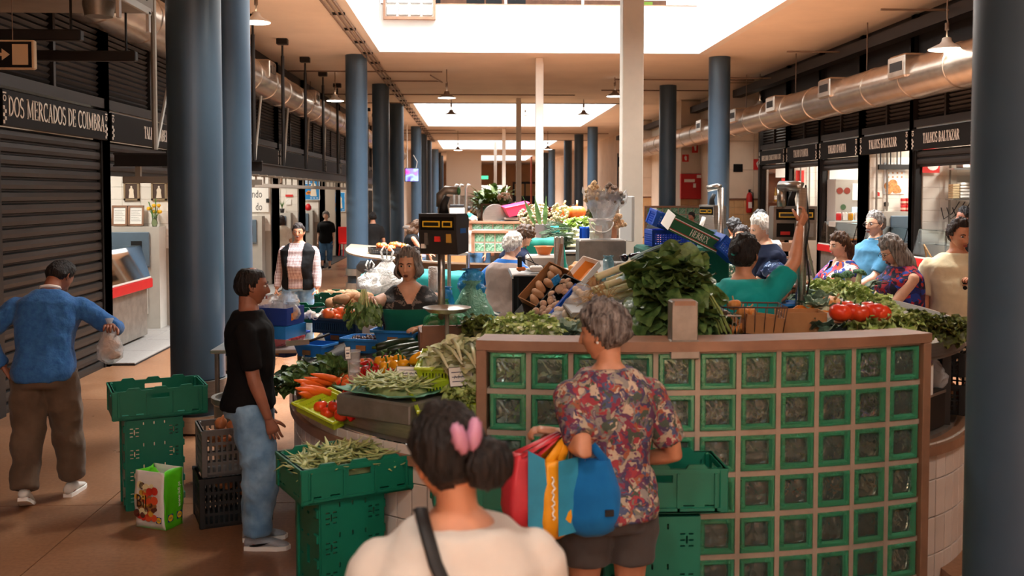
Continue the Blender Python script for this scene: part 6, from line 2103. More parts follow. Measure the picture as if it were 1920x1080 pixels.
for k,(px,py)in enumerate(((815,685),(835,672),(855,685),(872,668),(892,680),(845,700),(880,700),(905,660),(860,660))):
 head_plant('chicory_head','cabbage',L_(px,py,.14 if k<8 else .2),LF_PAL,11,'pale white green head heaped beside the glass block post','pale heads by the post',.7,(R.uniform(-.4,.2),R.uniform(-.4,.4)),heart=ME_HEART)
q=MB()
for k in range(5):
 a=W(815+17*k,655-9*(k%3),5.5);b=W(840+13*k+14*(k%2),690-7*(k%3),5.3)
 g=thing('celery_stick','pale celery stalk lying across the white heads','celery',a,0,'celery stalks')
 q=MB();d=b-a;q.tube([(0,0,0),d*.5+V((0,0,.02)),d],[.014,.012,.006],7,flat=.6);obj('stalk',q,M_leekw,g,True)
p=L_(835,668,.05)
bag('upright translucent green plastic bag beside the orange pepper',(p.x,p.y+.12,p.z+.03),(.15,.11,.3),M_filmg,.4,None,.1,.2,seed=5)
for k,(px,py)in enumerate(((800,690),(790,702),(812,698))):
 head_plant('dark_cabbage','cabbage',L_(px,py,.04),LF_DRK,10,'dark green leaf head between the beans and the pale heads','dark heads',.8)
ZB=lambda x,y:1.2
def B_(px,py,lift=0):return hit(px,py,ZB,6.2,11,lift)
p=B_(646,622)
crate('navy crate of orange tomatoes behind the blue bins',(p.x,p.y,p.z+.003),-.45,.36,.28,.1,M_nvcr,'bars')
pile(K_tomo,20,lambda i:(p.x+R.uniform(-.13,.13),p.y+R.uniform(-.1,.1),p.z+.1+.04*(i%2)),'orange red tomato in the navy crate','tomatoes in the navy crate',(1.0,1.25))
p=B_(655,598)
crate('shallow basket of potatoes behind the orange tomatoes',(p.x,p.y,p.z+.003),-.4,.45,.34,.09,M_bcr,'bars')
pp_=p
pile(K_pot,26,lambda i:(pp_.x+R.uniform(-.17,.17),pp_.y+R.uniform(-.13,.13),pp_.z+.09+.04*(i%3)),'brown potato in the basket behind the tomatoes','potatoes behind the tomatoes',(1,1.35))
p=B_(585,600);crate('empty green crate beyond the blue carton',(p.x,p.y,p.z),-.2,.5,.34,.1,M_gcr)
p=B_(643,575);crate('green crate of pale potatoes beyond the basket',(p.x,p.y,p.z),-.2,.4,.3,.12,M_gcr)
pile(K_pot,14,lambda i:(p.x+R.uniform(-.15,.15),p.y+R.uniform(-.1,.1),p.z+.11),'pale potato in the far green crate','potatoes in the far green crate')
p=B_(522,630)
g=carton('blue cardboard carton stuffed with clear plastic bags',(p.x,p.y,p.z+.09),-.35,.27,.24,.12,mat('carton_blue','#1f3f96',.6,nz=.06,ns=5))
q=MB();q.b2((-.1,-.127,.075),(-.06,-.123,.09));q.b2((-.1,-.127,.03),(-.04,-.123,.04));obj('print',q,M_paper,g)
q=MB();q.grid(lambda u,v:(.1395,-.06+.09*u,.03+.05*v+.03*u*u),4,3,thick=.001);obj('print',q,M_orange,g)
q=MB();q.b2((-.14,-.14,-.09),(.14,.14,-.004));obj('under_box',q,M_bluebin,g)
for k,(dx,dy,s)in enumerate(((-.06,0,1),(.06,.03,1.1),(.0,-.05,.8),(.1,-.04,.7))):bag('clear crumpled plastic bag stuffed in the blue carton',(p.x+dx,p.y+dy,p.z+.12),(.09*s,.08*s,.17*s),M_filmc,k,None,.5,.4,'clear bags in the blue carton',seed=k*2)
p=B_(595,622);q=MB();q.grid(lambda u,v:(-.14+.28*u,-.1+.2*v,.04+.06*noise.noise(V((u*4,v*4,2)))+.03*noise.noise(V((u*11,v*11,5)))),18,14,thick=.003)
one('plastic_sheet',q,M_filmw,'crumpled white plastic sheet in front of the tomatoes','sheet',smooth=True,loc=(p.x,p.y,p.z+.08),rot=(0,0,-.4))
g=thing('kitchen_knife','dark handled knife lying between the blue bins','knife',B_(580,640,.11),(0,0,.5))
q=MB();q.tube([(0,0,0),(.13,0,.035)],[.013,.014],8,flat=.6);obj('handle',q,M_rubber,g,True)
q=MB();q.b2((-.15,-.001,-.02),(0,.001,.012));obj('blade',q,M_steel,g)
p=B_(706,620)
g=thing('counter_scale','pale electronic counter scale beside the seller in the green apron','scale',(p.x,p.y,p.z+.0),.3)
q=MB();q.loft([[V((-.13*a,-.13*a,z)),V((.13*a,-.13*a,z)),V((.13*a,.13*a,z+dz)),V((-.13*a,.13*a,z+dz))]for a,z,dz in((1,0,0),(1,.05,.04),(.8,.09,.05))]);obj('body',q,mat('scale_body','#c9c2b6',.4),g)
q=MB();q.bev((0,.02,.16),(.24,.2,.015),.005);obj('plate',q,M_steel,g)
p=B_(715,560)
bag('white carrier bag with long handles standing by the raised greens',(p.x+.03,p.y+.3,1.22),(.17,.1,.34),M_filmw,.2,.14,.35,.15,seed=2)
p=B_(680,560)
bag('white carrier bag slumped on the counter corner',(p.x+.05,p.y+.2,1.22),(.13,.1,.24),M_filmw,.7,.1,.4,.3,seed=8)
p=W(885,600,7.3)
bag('large pale green rubbish bag behind the weighing pan',(p.x,p.y,1.0),(.17,.15,.56),M_filmt,.3,None,.35,.22,seed=1)
bag('bright blue plastic bag stuffed into the pale green one',(p.x+.0,p.y+.06,1.42),(.1,.09,.22),M_filmb,.1,None,.6,.3,seed=3)
bag('blue plastic bag at the side of the pale green one',(p.x-.2,p.y+.12,1.3),(.07,.07,.2),M_filmb,.1,None,.6,.3,seed=6)
g=thing('bag_stand','steel stool carrying the large pale green rubbish bag','stool',(p.x,p.y,.22))
q=MB();q.bev((0,0,.76),(.34,.3,.03),.006);obj('seat',q,M_steeld,g)
for sx in(-1,1):
 for sy in(-1,1):
  q=MB();q.cyl((sx*.14,sy*.12,0),(sx*.14,sy*.12,.75),.014,6);obj('leg',q,M_steeld,g)
p=W(845,640,6.0)
g=thing('wooden_box','brown wooden box edge holding dark lettuces behind the pale heads','box',(p.x+.12,p.y,1.16),.1)
q=MB();q.b2((-.3,-.14,0),(.32,-.12,.26));obj('front_board',q,M_brown,g)
for s in(-1,1):
 q=MB();q.b2((s*.3-.01,-.12,0),(s*.3+.01,.14,.22));obj('side_board',q,M_brown,g)
for k,(px,py)in enumerate(((885,628),(900,622),(890,640),(910,640))):head_plant('dark_lettuce','lettuce',W(px,py,5.85),LF_BRZ,12,'dark bronze lettuce in the brown wooden box','bronze lettuces',.75)
# ---- scales
def hang_scale(label,head,rz,w,h,d,pole_top,pole_bot,pr,tray,body,arm=True,stickers=(),style=0):
 g=thing('hanging_scale',label,'scale',(pole_bot.x,pole_bot.y,pole_bot.z))
 o=V(pole_bot)
 t,b=V(pole_top)-o,V((0,0,0))
 q=MB();q.cyl(b,t,pr,16);obj('pole',q,M_steel,g,True)
 q=MB();q.lathe([(pr*3,0),(pr*3,.012),(pr*1.3,.02)],16);obj('foot',q,M_steeld,g,True)
 hc=V(head)-o
 Mx=Matrix.Translation(hc)@rotz(rz)
 q=MB()
 prof=[(-d/2,h/2),(-d/2-.0,h*.02),(-d*.38,-h/2),(d/2,-h*.46),(d/2,h*.44),(d*.3,h/2)]
 q.loft([[Mx@V((x,y,z))for y,z in prof]for x in(-w/2,-w/2+.012,w/2-.012,w/2)]);hd_=obj('housing',q,body,g,'auto')
 q=MB();q.b2((-w*.44,-d/2-.006,h*.1),(w*.44,-d/2+.004,h*.42),Mx);scn=obj('display_panel',q,M_black,hd_)
 for x0,x1 in((-w*.38,w*.08),(w*.14,w*.4)):
  q=MB();q.b2((x0,-d/2-.009,h*.17),(x1,-d/2-.004,h*.32),Mx);obj('display',q,mat('lcd_amber','#b98a1e',.4,emit=.25),hd_)
  q=MB();q.b2((x0+.008,-d/2-.011,h*.2),(x1-.008,-d/2-.008,h*.29),Mx);obj('digits',q,mat('lcd_dark','#1d1c10',.4),hd_)
 if style==1:
  q=MB();q.b2((-w*.42,-d*.5-.004,-h*.4),(-w*.02,-d*.42,0),Mx);obj('keypad',q,M_black,hd_)
  q=MB();q.b2((w*.04,-d*.5-.004,-h*.4),(w*.42,-d*.42,0),Mx);obj('keypad',q,mat('keypad_grey','#8a8b88',.5),hd_)
  q=MB();q.b2((-w*.34,-d*.5-.008,-h*.34),(-w*.12,-d*.42,-h*.24),Mx);obj('sticker',q,M_redp,hd_)
 for(x,z,sw_,sh_,c)in stickers:
  q=MB();q.b2((x*w-sw_/2,-d/2-.004,z*h-sh_/2),(x*w+sw_/2,-d/2+.02,z*h+sh_/2),Mx);obj('sticker',q,c,hd_)
 q=MB();q.b2((w/2-.002,-.03,h*.02),(w/2+.004,.04,h*.14),Mx);obj('sticker',q,mat('sticker_blue','#1f5fae',.5),hd_)
 if tray is not None:
  tc=V(tray[0])-o
  q=MB();q.lathe([(.02,-.03),(.03,-.02),(tray[1]*.8,-.008),(tray[1],.012),(tray[1]+.004,.012),(tray[1]*.8,-.014)],28,c=tc);obj('pan',q,M_steel,g,'auto')
  q=MB();q.cyl(V((tc.x,tc.y,0))if abs(tc.x)<.05 else V((0,0,tc.z-.03)),tc+V((0,0,-.02)),.012,8);obj('pan_support',q,M_steeld,g)
 q=MB();q.tube([hc+V((0,.03,h/2)),hc+V((0,.03,h/2+.05)),hc+V((.02,.03,h/2+.1))],[.03,.022,.018],10);obj('neck',q,M_rubber,g,True)
 return g,Mx,hc,o
stk=[(-.3,-.12,.02,.07,M_steel),(0,-.12,.035,.03,M_redp),(.3,-.1,.03,.05,mat('sticker_gold','#b98f3a',.5)),(-.38,-.3,.025,.025,M_paper)]
top=W(826,372,5.95);bot=W(828,640,5.95);bot.z=1.2;top.x=bot.x
g,Mx,hc,o=hang_scale('black hanging scale head with amber displays on a pole over the green apron',W(832,438,5.8),-.42,.24,.235,.17,top,bot,.022,(W(838,580,5.72),.135),mat('scale_black','#2d2b29',.35,nz=.08,ns=9),True,stk)
q=MB();a=top-o;q.tube([a+V((0,0,-.05)),a+V((0,0,.02)),a+V((.03,-.01,.05)),a+V((.1,-.03,.045))],[.03,.03,.026,.024],12);obj('lamp_arm',q,M_steeld,g,True)
q=MB();q.ell(a+V((.105,-.032,.045)),(.012,.026,.026),12,8);obj('green_cap',q,mat('green_cap','#3f7d4a',.4),g,True)
top=W(1503,352,6.17);bot=W(1500,640,6.17);bot.z=1.4;top.x=bot.x
g,Mx,hc,o=hang_scale('grey hanging scale head gripped by the seller in turquoise',W(1486,418,6.42),-.12,.275,.22,.17,top,bot,.032,(W(1470,538,6.35),.15),mat('scale_grey','#77736e',.35,.3,nz=.06,ns=8),True,(),1)
q=MB();a=top-o;q.tube([a,a+V((-.02,.01,.01)),a+V((-.1,.12,.01))],.034,12);q.lathe([(.03,-.12),(.03,0)],10,c=a+V((-.09,.12,-.0)));obj('top_arm',q,M_steel,g,True)
q=MB();q.tube([(.03,.02,.85),(.045,-.01,.6),(.02,-.03,.45),(.045,-.03,.25),(.0,-.035,.0),(.01,-.05,-.0)],.006,6);obj('cable',q,M_rubber,g,True)
q=MB();q.cyl((.02,.05,.62),(.17,.25,.25),.01,6);obj('stay',q,M_steel,g)
top=W(1350,352,8.9);bot=W(1350,500,8.9);bot.z=1.3;top.x=bot.x
g,Mx,hc,o=hang_scale('steel hanging scale seen side on before the lit blue column',W(1336,407,9.0),-1.1,.2,.22,.15,top,bot,.03,None,M_steel)
q=MB();a=top-o;q.tube([a,a+V((-.03,0,.01)),a+V((-.12,.02,-.01))],.03,10);obj('top_arm',q,M_steel,g,True)
q=MB();q.tube([hc+V((-.1,-.1,0)),hc+V((-.14,-.12,-.1)),hc+V((-.1,-.12,-.2)),hc+V((-.02,-.1,-.24))],.02,8);obj('hose',q,M_paper,g,True)
# ---- behind the glass wall
lp=[(935,628),(962,622),(990,618),(1018,622),(1045,630),(948,640),(975,640),(1005,640),(1032,642)]
for k,(px,py)in enumerate(lp):
 head_plant('lettuce','lettuce',onG(px,py,.03),LF_LET,14,'curly light green lettuce on the glass wall cap, %s in the %s row'%(('first','second','third','fourth','last')[k if k<5 else k-5],'back' if k<5 else 'front'),'lettuces on the glass wall',.7,(R.uniform(-.3,.3),R.uniform(-.3,.3)),heart=ME_HEART)
for k,(px,py)in enumerate(((1065,640),(1080,632),(1205,640),(1235,632),(1185,622))):head_plant('cabbage','cabbage',onG(px,py,.02),LF_PAL if k%2 else LF_BLU,12,['grey green cabbage leaves beside the white tray','pale cabbage beside the grey haired head','grey green cabbage right of the grey haired head','pale cabbage under the big dark leaves','grey green cabbage behind the grey haired head'][k],None,.75)
g=thing('white_dish','shallow cream dish on the cap of the glass wall','dish',onG(1058,645,.0),0)
q=MB();q.lathe([(.06,0),(.11,.03),(.113,.03),(.1,.02)],20,sq=(1.2,.7));obj('dish',q,M_mushw,g,True)
pc=W(1245,560,5.2)
for k,(dx,dy,dz,n,dv)in enumerate(((-.04,0,.03,30,(-.25,-.6,.7)),(.02,.02,.1,34,(-.1,-.6,.9)),(.14,.04,.04,30,(.5,-.5,.5)),(-.02,-.06,-.06,30,(-.1,-.9,-.1)),(.1,-.05,-.1,30,(.3,-.9,-.25)),(.2,.02,-.14,22,(.6,-.6,-.3)),(0,.0,-.02,24,(0,-1,.4)))):
 bundle('leafy_bunch','greens',pc+V((dx,dy,dz)),LF_BIG,n,['dark leafy bunch nearest the leek roots','topmost bunch of the big dark leafy heap','dark leafy bunch next to the seller in turquoise','dark leafy bunch drooping above the grey haired head','dark leafy bunch above the steel bracket','dark leafy bunch drooping over the wire basket','middle bunch of the big dark leafy heap'][k],(.08,.07,.05),0,'dark leafy bunches on the glass wall',.85,False,dv,1.0)
for k in range(14):
 a=W(1296+2.2*k,535+1.5*(k%5),5.25-.01*k);d=V((.03+.006*k,-.1,-.22-.01*(k%3)))
 g=thing('chard_stalk','pale green stalk fanning out of the dark leafy heap','stalk',a,0,'pale stalks of the heap')
 q=MB();q.tube([-d*.5+V((-.08,0,-.04)),(0,0,0),d*.5+V((.01,0,0)),d],[.004,.008,.009,.008],6,flat=.7);obj('stalk',q,mat('stalk_green','#8a9c55',.5,nz=.1),g,True)
q=MB();q.ell((0,0,0),(.24,.14,.16),20,12,nzz=.2,nf=3);one('leaf_mass',q,M_lf3,'dense dark inner leaves of the leafy heap','greens',smooth=True,loc=pc+V((.03,.12,-.1)))['kind']='stuff'
lk=[((1118,520),(1300,448)),((1135,536),(1310,470)),((1128,552),(1310,495)),((1140,528),(1330,455)),((1132,562),(1290,520)),((1112,545),(1295,480)),((1150,545),(1345,470)),((1160,556),(1345,490))]
for k,(a,b)in enumerate(lk):
 A,B=W(*a,5.45+.02*k),W(*b,5.6+.02*k)
 leek(A,B-A,'leek with a white shaft and hairy root lying behind the dark leaves','leeks on the glass wall',.52+.03*(k%3),.019,k%2==1)
q=MB()
for k in range(160):
 v_=V((R.gauss(0,1),R.gauss(0,1),R.gauss(0,1)))*.035
 q.tube([v_*.2,v_+V((-.02,0,0)),v_*1.5+V((-.03,0,-.03))],.0016,3)
one('root_tuft',q,M_root,'tuft of hairy pale leek roots above the grey haired head','roots',loc=W(1136,562,5.35))['kind']='stuff'
g=thing('leek_rack','steel support under the leeks behind the glass wall','rack',(1.0,5.75,.22))
q=MB();q.bev((0,0,1.3),(.9,.5,.03),.006);obj('rack_top',q,M_steeld,g)
for sx in(-1,1):
 for sy in(-1,1):
  q=MB();q.cyl((sx*.4,sy*.2,0),(sx*.4,sy*.2,1.29),.018,8);obj('leg',q,M_steeld,g)
g=thing('steel_bracket','steel box bracket fixed to the top of the glass wall','bracket',W(1284,640,4.66),0)
q=MB();q.bev((0,.05,.06),(.125,.1,.26),.006);obj('box',q,M_steeld,g)
q=MB();q.bev((0,.02,-.04),(.14,.07,.09),.006);obj('clamp',q,M_steeld,g)
q=MB();q.b2((-.05,-.001,.17),(.05,.1,.192));obj('wood_block',q,M_wood,g)
def wire_basket(label,loc,rz,L,Wd,Hh,m_):
 g=thing('wire_basket',label,'basket',loc,rz)
 for z,k in((0,.85),(Hh,1)):
  q=MB();q.tube([(-L/2*k,-Wd/2*k,z),(L/2*k,-Wd/2*k,z),(L/2*k,Wd/2*k,z),(-L/2*k,Wd/2*k,z),(-L/2*k,-Wd/2*k,z)],.005,6);obj('rim',q,m_,g)
 q=MB();q.cyl((0,0,0),(0,0,1),.0028,5);wm=smesh('wire',q,m_)
 for s in(-1,1):
  for i in range(7):
   t=-1+2*i/6
   a,b=V((t*L/2*.85,s*Wd/2*.85,0)),V((t*L/2,s*Wd/2,Hh))
   d=b-a;inst(wm,'wire',g,a,d.to_track_quat('Z','Y').to_euler(),(1,1,d.length))
  for i in range(5):
   t=-1+2*i/4
   a,b=V((s*L/2*.85,t*Wd/2*.85,0)),V((s*L/2,t*Wd/2,Hh))
   d=b-a;inst(wm,'wire',g,a,d.to_track_quat('Z','Y').to_euler(),(1,1,d.length))
 return g
p=W(1425,628,5.35)
wire_basket('rust coloured wire basket holding orange squash on the glass wall',(p.x-.05,p.y,1.42),-.1,.34,.24,.17,mat('rusty_wire','#4e3227',.6))
carton('brown cardboard tray in the wire basket beside the turquoise top',(p.x+.0,p.y-.02,1.44),(0,.12,-.1),.2,.18,.1,M_card)
for k in range(7):K_squash.put((p.x-.15+.05*(k%3),p.y-.02+.05*(k%2),1.46+.045*(k//2)),rr_(.4),'small orange squash in the rust coloured wire basket','squash in the wire basket',.3)
p=W(1335,625,5.2)
wire_basket('bright wire basket with dark bags under the leafy heap',(p.x,p.y,1.42),.1,.24,.2,.14,M_steel)
bag('dark glossy film bag in the bright wire basket',(p.x,p.y,1.43),(.1,.08,.14),M_filmk,.1,seed=9)
# ---- mushroom boxes on a slant
xa=V((.66,.3,.69)).normalized();nz_=V((-.5,-.62,.6));nz_=(nz_-xa*nz_.dot(xa)).normalized();ya=nz_.cross(xa)
MBOX=Matrix((xa,ya,nz_)).transposed()
def tilted(px,py,Y):return Matrix.Translation(W(px,py,Y))@MBOX.to_4x4()
def tbox(lab,px,py,Y,L,Wd,Hh,m_,inner=None):
 Mx=tilted(px,py,Y)
 return carton(lab,Mx.translation,MBOX.to_euler(),L,Wd,Hh,m_,inner=inner),Mx
g,Mx=tbox('tilted brown cardboard box of sweet potatoes before the black board',1030,548,6.5,.32,.2,.09,M_card)
for k in range(6):K_spot.put(Mx@V((-.12+.05*k,.02*(k%3)-.02,.07)),(MBOX@Euler((0,0,1.2+.3*(k%2))).to_matrix()).to_euler(),'pale sweet potato in the tilted brown box','sweet potatoes in the tilted box',.62)
g,Mx=tbox('tilted black box of brown mushrooms between brown and blue boxes',1052,572,6.25,.34,.16,.08,M_bcr)
for k in range(26):K_mush.put(Mx@V((R.uniform(-.14,.14),R.uniform(-.06,.06),.06+.03*R.random())),(MBOX@Euler(rr_(.9)).to_matrix()).to_euler(),'brown capped mushroom in the tilted black box','brown mushrooms',R.uniform(.55,.75))
q=MB();q.b2((-.03,-.002,0),(.03,.002,.06));one('price_card',q,M_filmb,'blue printed card stuck in the black mushroom box','tag',loc=Mx@V((.09,.07,.08)),rot=(.4,-.6,.3))
g=crate('tilted blue crate of white mushrooms under clear film',(0,0,0),0,.36,.2,.09,M_blcr,'net')
Mx=tilted(1075,598,6.0);g.matrix_world=Mx
for k in range(22):K_mushw.put(Mx@V((R.uniform(-.15,.15),R.uniform(-.08,.08),.07+.03*R.random())),(MBOX@Euler(rr_(.9)).to_matrix()).to_euler(),'white mushroom in the tilted blue crate','white mushrooms',R.uniform(.5,.7))
q=MB();q.grid(lambda u,v:(-.2+.4*u,-.14+.2*v,.1+.03*noise.noise(V((u*5,v*5,1)))-.12*(1-v)**3),16,10,thick=.002);o_=one('plastic_film',q,M_filmc,'clear film over the tilted blue mushroom crate','film',smooth=True);o_.matrix_world=Mx
o_=carton('white and pink flat carton leaning beyond the mushroom boxes',tuple(W(1088,522,6.7)),(MBOX@Euler((0,.1,.1)).to_matrix()).to_euler(),.3,.14,.05,M_paper,inner=M_orange)
one('wood_stick',MB().box((0,0,0),(.022,.012,.36),rot=(0,.14,0)),M_wood,'wooden stick standing behind the brown box','stick',loc=W(1046,505,6.9))
g=thing('slanted_rack','dark slanted rack carrying the mushroom boxes','rack',W(1078,620,6.3),0)
M0=tilted(1055,578,6.28);o0=W(1078,620,6.3)
q=MB();q.box((0,0,-.02),(.38,.62,.015),M=Matrix.Translation(-o0)@M0);obj('board',q,M_dark,g)
for s in(-1,1):
 a=(M0@V((.12,s*.22,-.03)))-o0;q=MB();q.cyl(a,(a.x,a.y,-o0.z+.22),.015,6);obj('leg',q,M_dark,g)
p=W(1020,550,7.6)
g=thing('steel_table','table with a black board front seen behind the mushroom boxes','table',(p.x,p.y,.22))
q=MB();pr=[(-.235,.9),(.235,.9),(.235,1.36),(-.235,1.36)];q.bev((0,0,1.12),(.47,.03,.46),.012);obj('front_board',q,M_black,g)
q=MB();q.bev((0,.35,1.34),(.5,.7,.03),.006);obj('table_top',q,M_steel,g)
for sx in(-1,1):
 for y in(0,.66):
  q=MB();q.cyl((sx*.2,y,0),(sx*.2,y,1.33),.018,8);obj('leg',q,M_rubber,g)
pt=V((p.x,p.y,1.595))
g=thing('orange_basin','orange plastic basin on the white tray','basin',W(1020,482,8.1),0);g.location.z=1.7
q=MB();q.lathe([(.05,0),(.075,.06),(.085,.065),(.082,.068),(.07,.06),(.045,.006)],24,cap=False);q.lathe([(0,.004),(.05,.004)],24,cap=False);obj('bowl',q,mat('basin_orange','#e8813a',.4),g,'auto')
g=thing('white_tray','white plastic tray under the orange basin','tray',(W(1018,490,8.0).x,8.1,1.6),0)
q=MB();q.bev((0,0,.05),(.26,.3,.09),.015);obj('tray',q,M_whitem,g)
g=thing('steel_twin_post','pair of polished steel plates standing beside the orange basin','stand',(W(1048,470,7.8).x,7.8,1.58))
for s in(-1,1):
 q=MB();q.bev((s*.02,0,.14),(.032,.1,.28),.01);obj('plate',q,M_steel,g)
g=thing('paper_reader','small white card terminal with cable on the steel table','terminal',(W(1005,495,7.75).x,7.72,1.59))
q=MB();q.bev((0,0,.02),(.1,.08,.05),.01);obj('body',q,M_paper,g)
q=MB();q.tube([(0,.03,.04),(-.06,.1,.14),(-.1,.12,.1),(.1,0,.01)],.004,5);obj('cable',q,M_rubber,g)
g=thing('cordless_drill','black and orange hand tool on the steel table by the white hair','tool',(W(975,490,7.7).x,7.74,1.59))
q=MB();q.bev((0,0,.06),(.035,.04,.12),.01);obj('grip',q,M_rubber,g)
q=MB();q.bev((.01,0,.02),(.07,.05,.03),.008);obj('cap',q,mat('basin_orange','#e8813a'),g)
p=W(1160,495,7.8)
g=thing('steel_stand','steel cabinet with stepped boxes beside the tall white post','stand',(p.x,p.y,.22))
q=MB();q.bev((0,.3,.62),(.75,.7,1.2),.01);obj('body',q,M_steeld,g)
q=MB();q.bev((.1,.1,1.32),(.24,.2,.22),.006);obj('front_box',q,M_steeld,g)
q=MB();q.loft([[V((-.13+dx,y,z))for y,z in((0,1.2),(.3,1.2),(.3,1.43),(.14,1.43),(0,1.34))]for dx in(-.12,.06)]);obj('slant_box',q,M_steeld,g)
q=MB();q.bev((-.02,.05,1.24),(.3,.3,.04),.006);obj('shelf',q,M_steel,g)
for k,dx in enumerate((.03,.1,.16,.2)):K_aub.put((p.x+dx,p.y+.08,1.69+.01*(k%2)),(pi/2,0,.2+k),'glossy dark aubergine on the steel box beside the tall white post','aubergines on the steel box',.62)
bag('clear bag of blue green film leaning between the steel boxes',(p.x-.09,p.y-.06,1.47),(.05,.05,.24),film('film_aqua','#7fb8c8',.6),.2,None,.7,.2,seed=4)
for k in range(3):K_spot.put((p.x-.24+.03*k,p.y-.03,1.5+.02*k),(.3,1.2,.4*k),'pinkish sweet potato by the steel boxes','sweet potatoes by the steel boxes',.6)
K_squash.put((p.x-.3,p.y+.1,1.56),(1.4,0,.3),'large orange squash cut open beside the slanted steel box',None,.8)
p=W(1126,448,8.55)
g=thing('flower_bucket','clear plastic bucket of wrapped dried flowers beside the tall white post','bucket',(p.x,p.y,p.z))
q=MB();q.lathe([(.09,0),(.105,.16),(.115,.165),(.115,.18),(.1,.18)],24,cap=False);q.lathe([(0,.002),(.09,.002)],24,cap=False);obj('bucket',q,film('bucket_clear','#cfc9c2',.55),g,True)
q=MB();q.tube([(.1*cos(a),-.07-.05*sin(a)**2,.15-.09*sin(a))for a in[pi*i/10 for i in range(11)]],.006,6);obj('handle',q,M_paper,g,True)
q=MB();q.b2((-.06,-.108,.05),(0.0,-.1,.12));obj('tag',q,M_paper,g)
gq=MB()
for s,(cx,cz,r)in enumerate(((-.05,.36,.085),(.09,.33,.11))):
 q=MB()
 rings=[]
 for i in range(9):
  v=i/8
  rings.append([V((cx*v+(.03+r*v)*cos(2*pi*j/20)*(1+.25*noise.noise(V((cos(2*pi*j/20)*3,sin(2*pi*j/20)*3,v*4+s)))),(.03+r*v*.8)*sin(2*pi*j/20),.1+(cz-.1+.1*abs(sin(j*1.3)))*v))for j in range(20)])
 q.loft(rings,False);obj('wrapping',q,M_filmc,g,True)
 q=MB()
 for k in range(46):
  a,b=R.uniform(0,6.28),R.random()**.5
  q.ell((cx+r*b*cos(a)*1.0,r*.8*b*sin(a),cz+.1*(1-b)+R.uniform(-.03,.06)),R.uniform(.014,.024),6,4,nzz=.5)
 obj('dried_bloom',q,mat('dried_cream','#c9ab84',.9,nz=.2,ns=30)if s==0 else mat('dried_brown','#7d6a5c',.9,nz=.3,ns=30),g,kind='stuff')
g=thing('flower_stand','plain steel stand under the flower bucket','stand',(p.x,p.y,.22))
q=MB();q.bev((0,0,(p.z-.22)/2),(.4,.3,p.z-.22-.004),.01);obj('body',q,M_steeld,g)
q=MB()
for k in range(40):
 a,b=R.uniform(0,6.28),R.random()
 q.ell((.07*b*cos(a),.05*b*sin(a),.0+.1*R.random()),R.uniform(.014,.022),6,4,nzz=.4)
one('dried_bunch',q,mat('dried_straw','#d9b38a',.9),'small straw coloured dried bunch against the tall white post','flowers',loc=W(1160,425,8.6))['kind']='stuff'
g=thing('folded_sign','grey folded plastic board leaning on the tall white post','board',W(1176,410,9.2),.3)
q=MB();q.bev((0,0,0),(.03,.25,.42),.008);obj('board',q,mat('pale_grey','#bcbab6',.4),g)
p=W(1252,458,7.9)
g=thing('cloth_table','table under a dark green cloth carrying blue crates behind the leeks','table',(p.x+.12,p.y+.1,.22))
q=MB();q.bev((0,0,(p.z-.24)/2),(.66,.6,p.z-.24),.02);obj('cloth',q,cloth('cloth_green','#0f5a48'),g)
q=MB();q.cyl((-.3,-.2,0),(-.3,-.2,.1),.02,6);obj('leg',q,M_steeld,g)
crate('blue slotted crate lying flat under the printed green carton',(p.x+.02,p.y,p.z-.01),.05,.36,.28,.13,M_blcr,'net')
crate('blue slotted crate tipped up behind the printed green carton',tuple(W(1250,432,7.7)),(.1,.35,.1),.3,.22,.12,M_blcr,'grid')
g=carton('green printed carton with white end tipped on the blue crates',tuple(W(1290,447,7.35)),(.2,.45,.12),.4,.24,.12,mat('carton_green','#1f5f3c',.6),inner=M_card)
q=MB();q.b2((-.206,-.12,.0),(-.2035,.12,.12));obj('white_end',q,M_paper,g)
q=MB()
for z in(.012,.1):q.b2((-.2,-.1245,z),(.2,-.1235,z+.006))
obj('stripe',q,M_paper,g)
q=MB()
for z in(.02,.094):q.b2((-.2,-.1245,z),(.2,-.1235,z+.004))
obj('stripe',q,M_redp,g)
q=MB();serif('HERBEX',.05,q,TR((.03,-.124,.036),(pi/2,0,0)),.85,.001);obj('lettering',q,M_letter,g)
crate('blue slotted crate tipped beside the black hair of the seller',tuple(W(1352,478,7.3)),(.1,.7,.2),.22,.2,.12,M_blcr,'net')
# ---- right display
RP=[((1405,560),'cabbage',LF_BLU),((1560,552),'cabbage',LF_LET),((1530,545),'lettuce',LF_LET),((1545,570),'cabbage',LF_BLU),((1575,545),'cabbage',LF_BLU),((1500,580),'lettuce',LF_LET),((1520,560),'cabbage',LF_LET)]
def rhead(cat,px,py,LF,n,lab,grp,sc,lift=.03,heart=None):head_plant(cat,'cabbage' if 'cab' in cat else 'lettuce',onR(px,py,lift),LF,n,lab,grp,sc,(R.uniform(-.4,.2),R.uniform(-.4,.3)),heart=heart)
for px,py in((1520,588),(1540,578),(1510,570),(1545,592),(1500,560)):rhead('cabbage',px,py,LF_BLU,12,'blue green cabbage in front of the hanging pan','blue green cabbages',.7,.05,ME_HEART)
for px,py in((1540,552),(1560,546),(1580,552),(1555,562),(1600,558),(1615,565),(1530,548)):rhead('lettuce',px,py,LF_LET,12,'light green lettuce before the woman in the flowered dress','lettuces before the flowered dress',.68,.06)
for px,py in((1625,572),(1640,580),(1655,575),(1630,588),(1660,590)):rhead('lettuce',px,py,LF_LET,12,'light green lettuce behind the big tomatoes','lettuces behind the tomatoes',.6,.04)
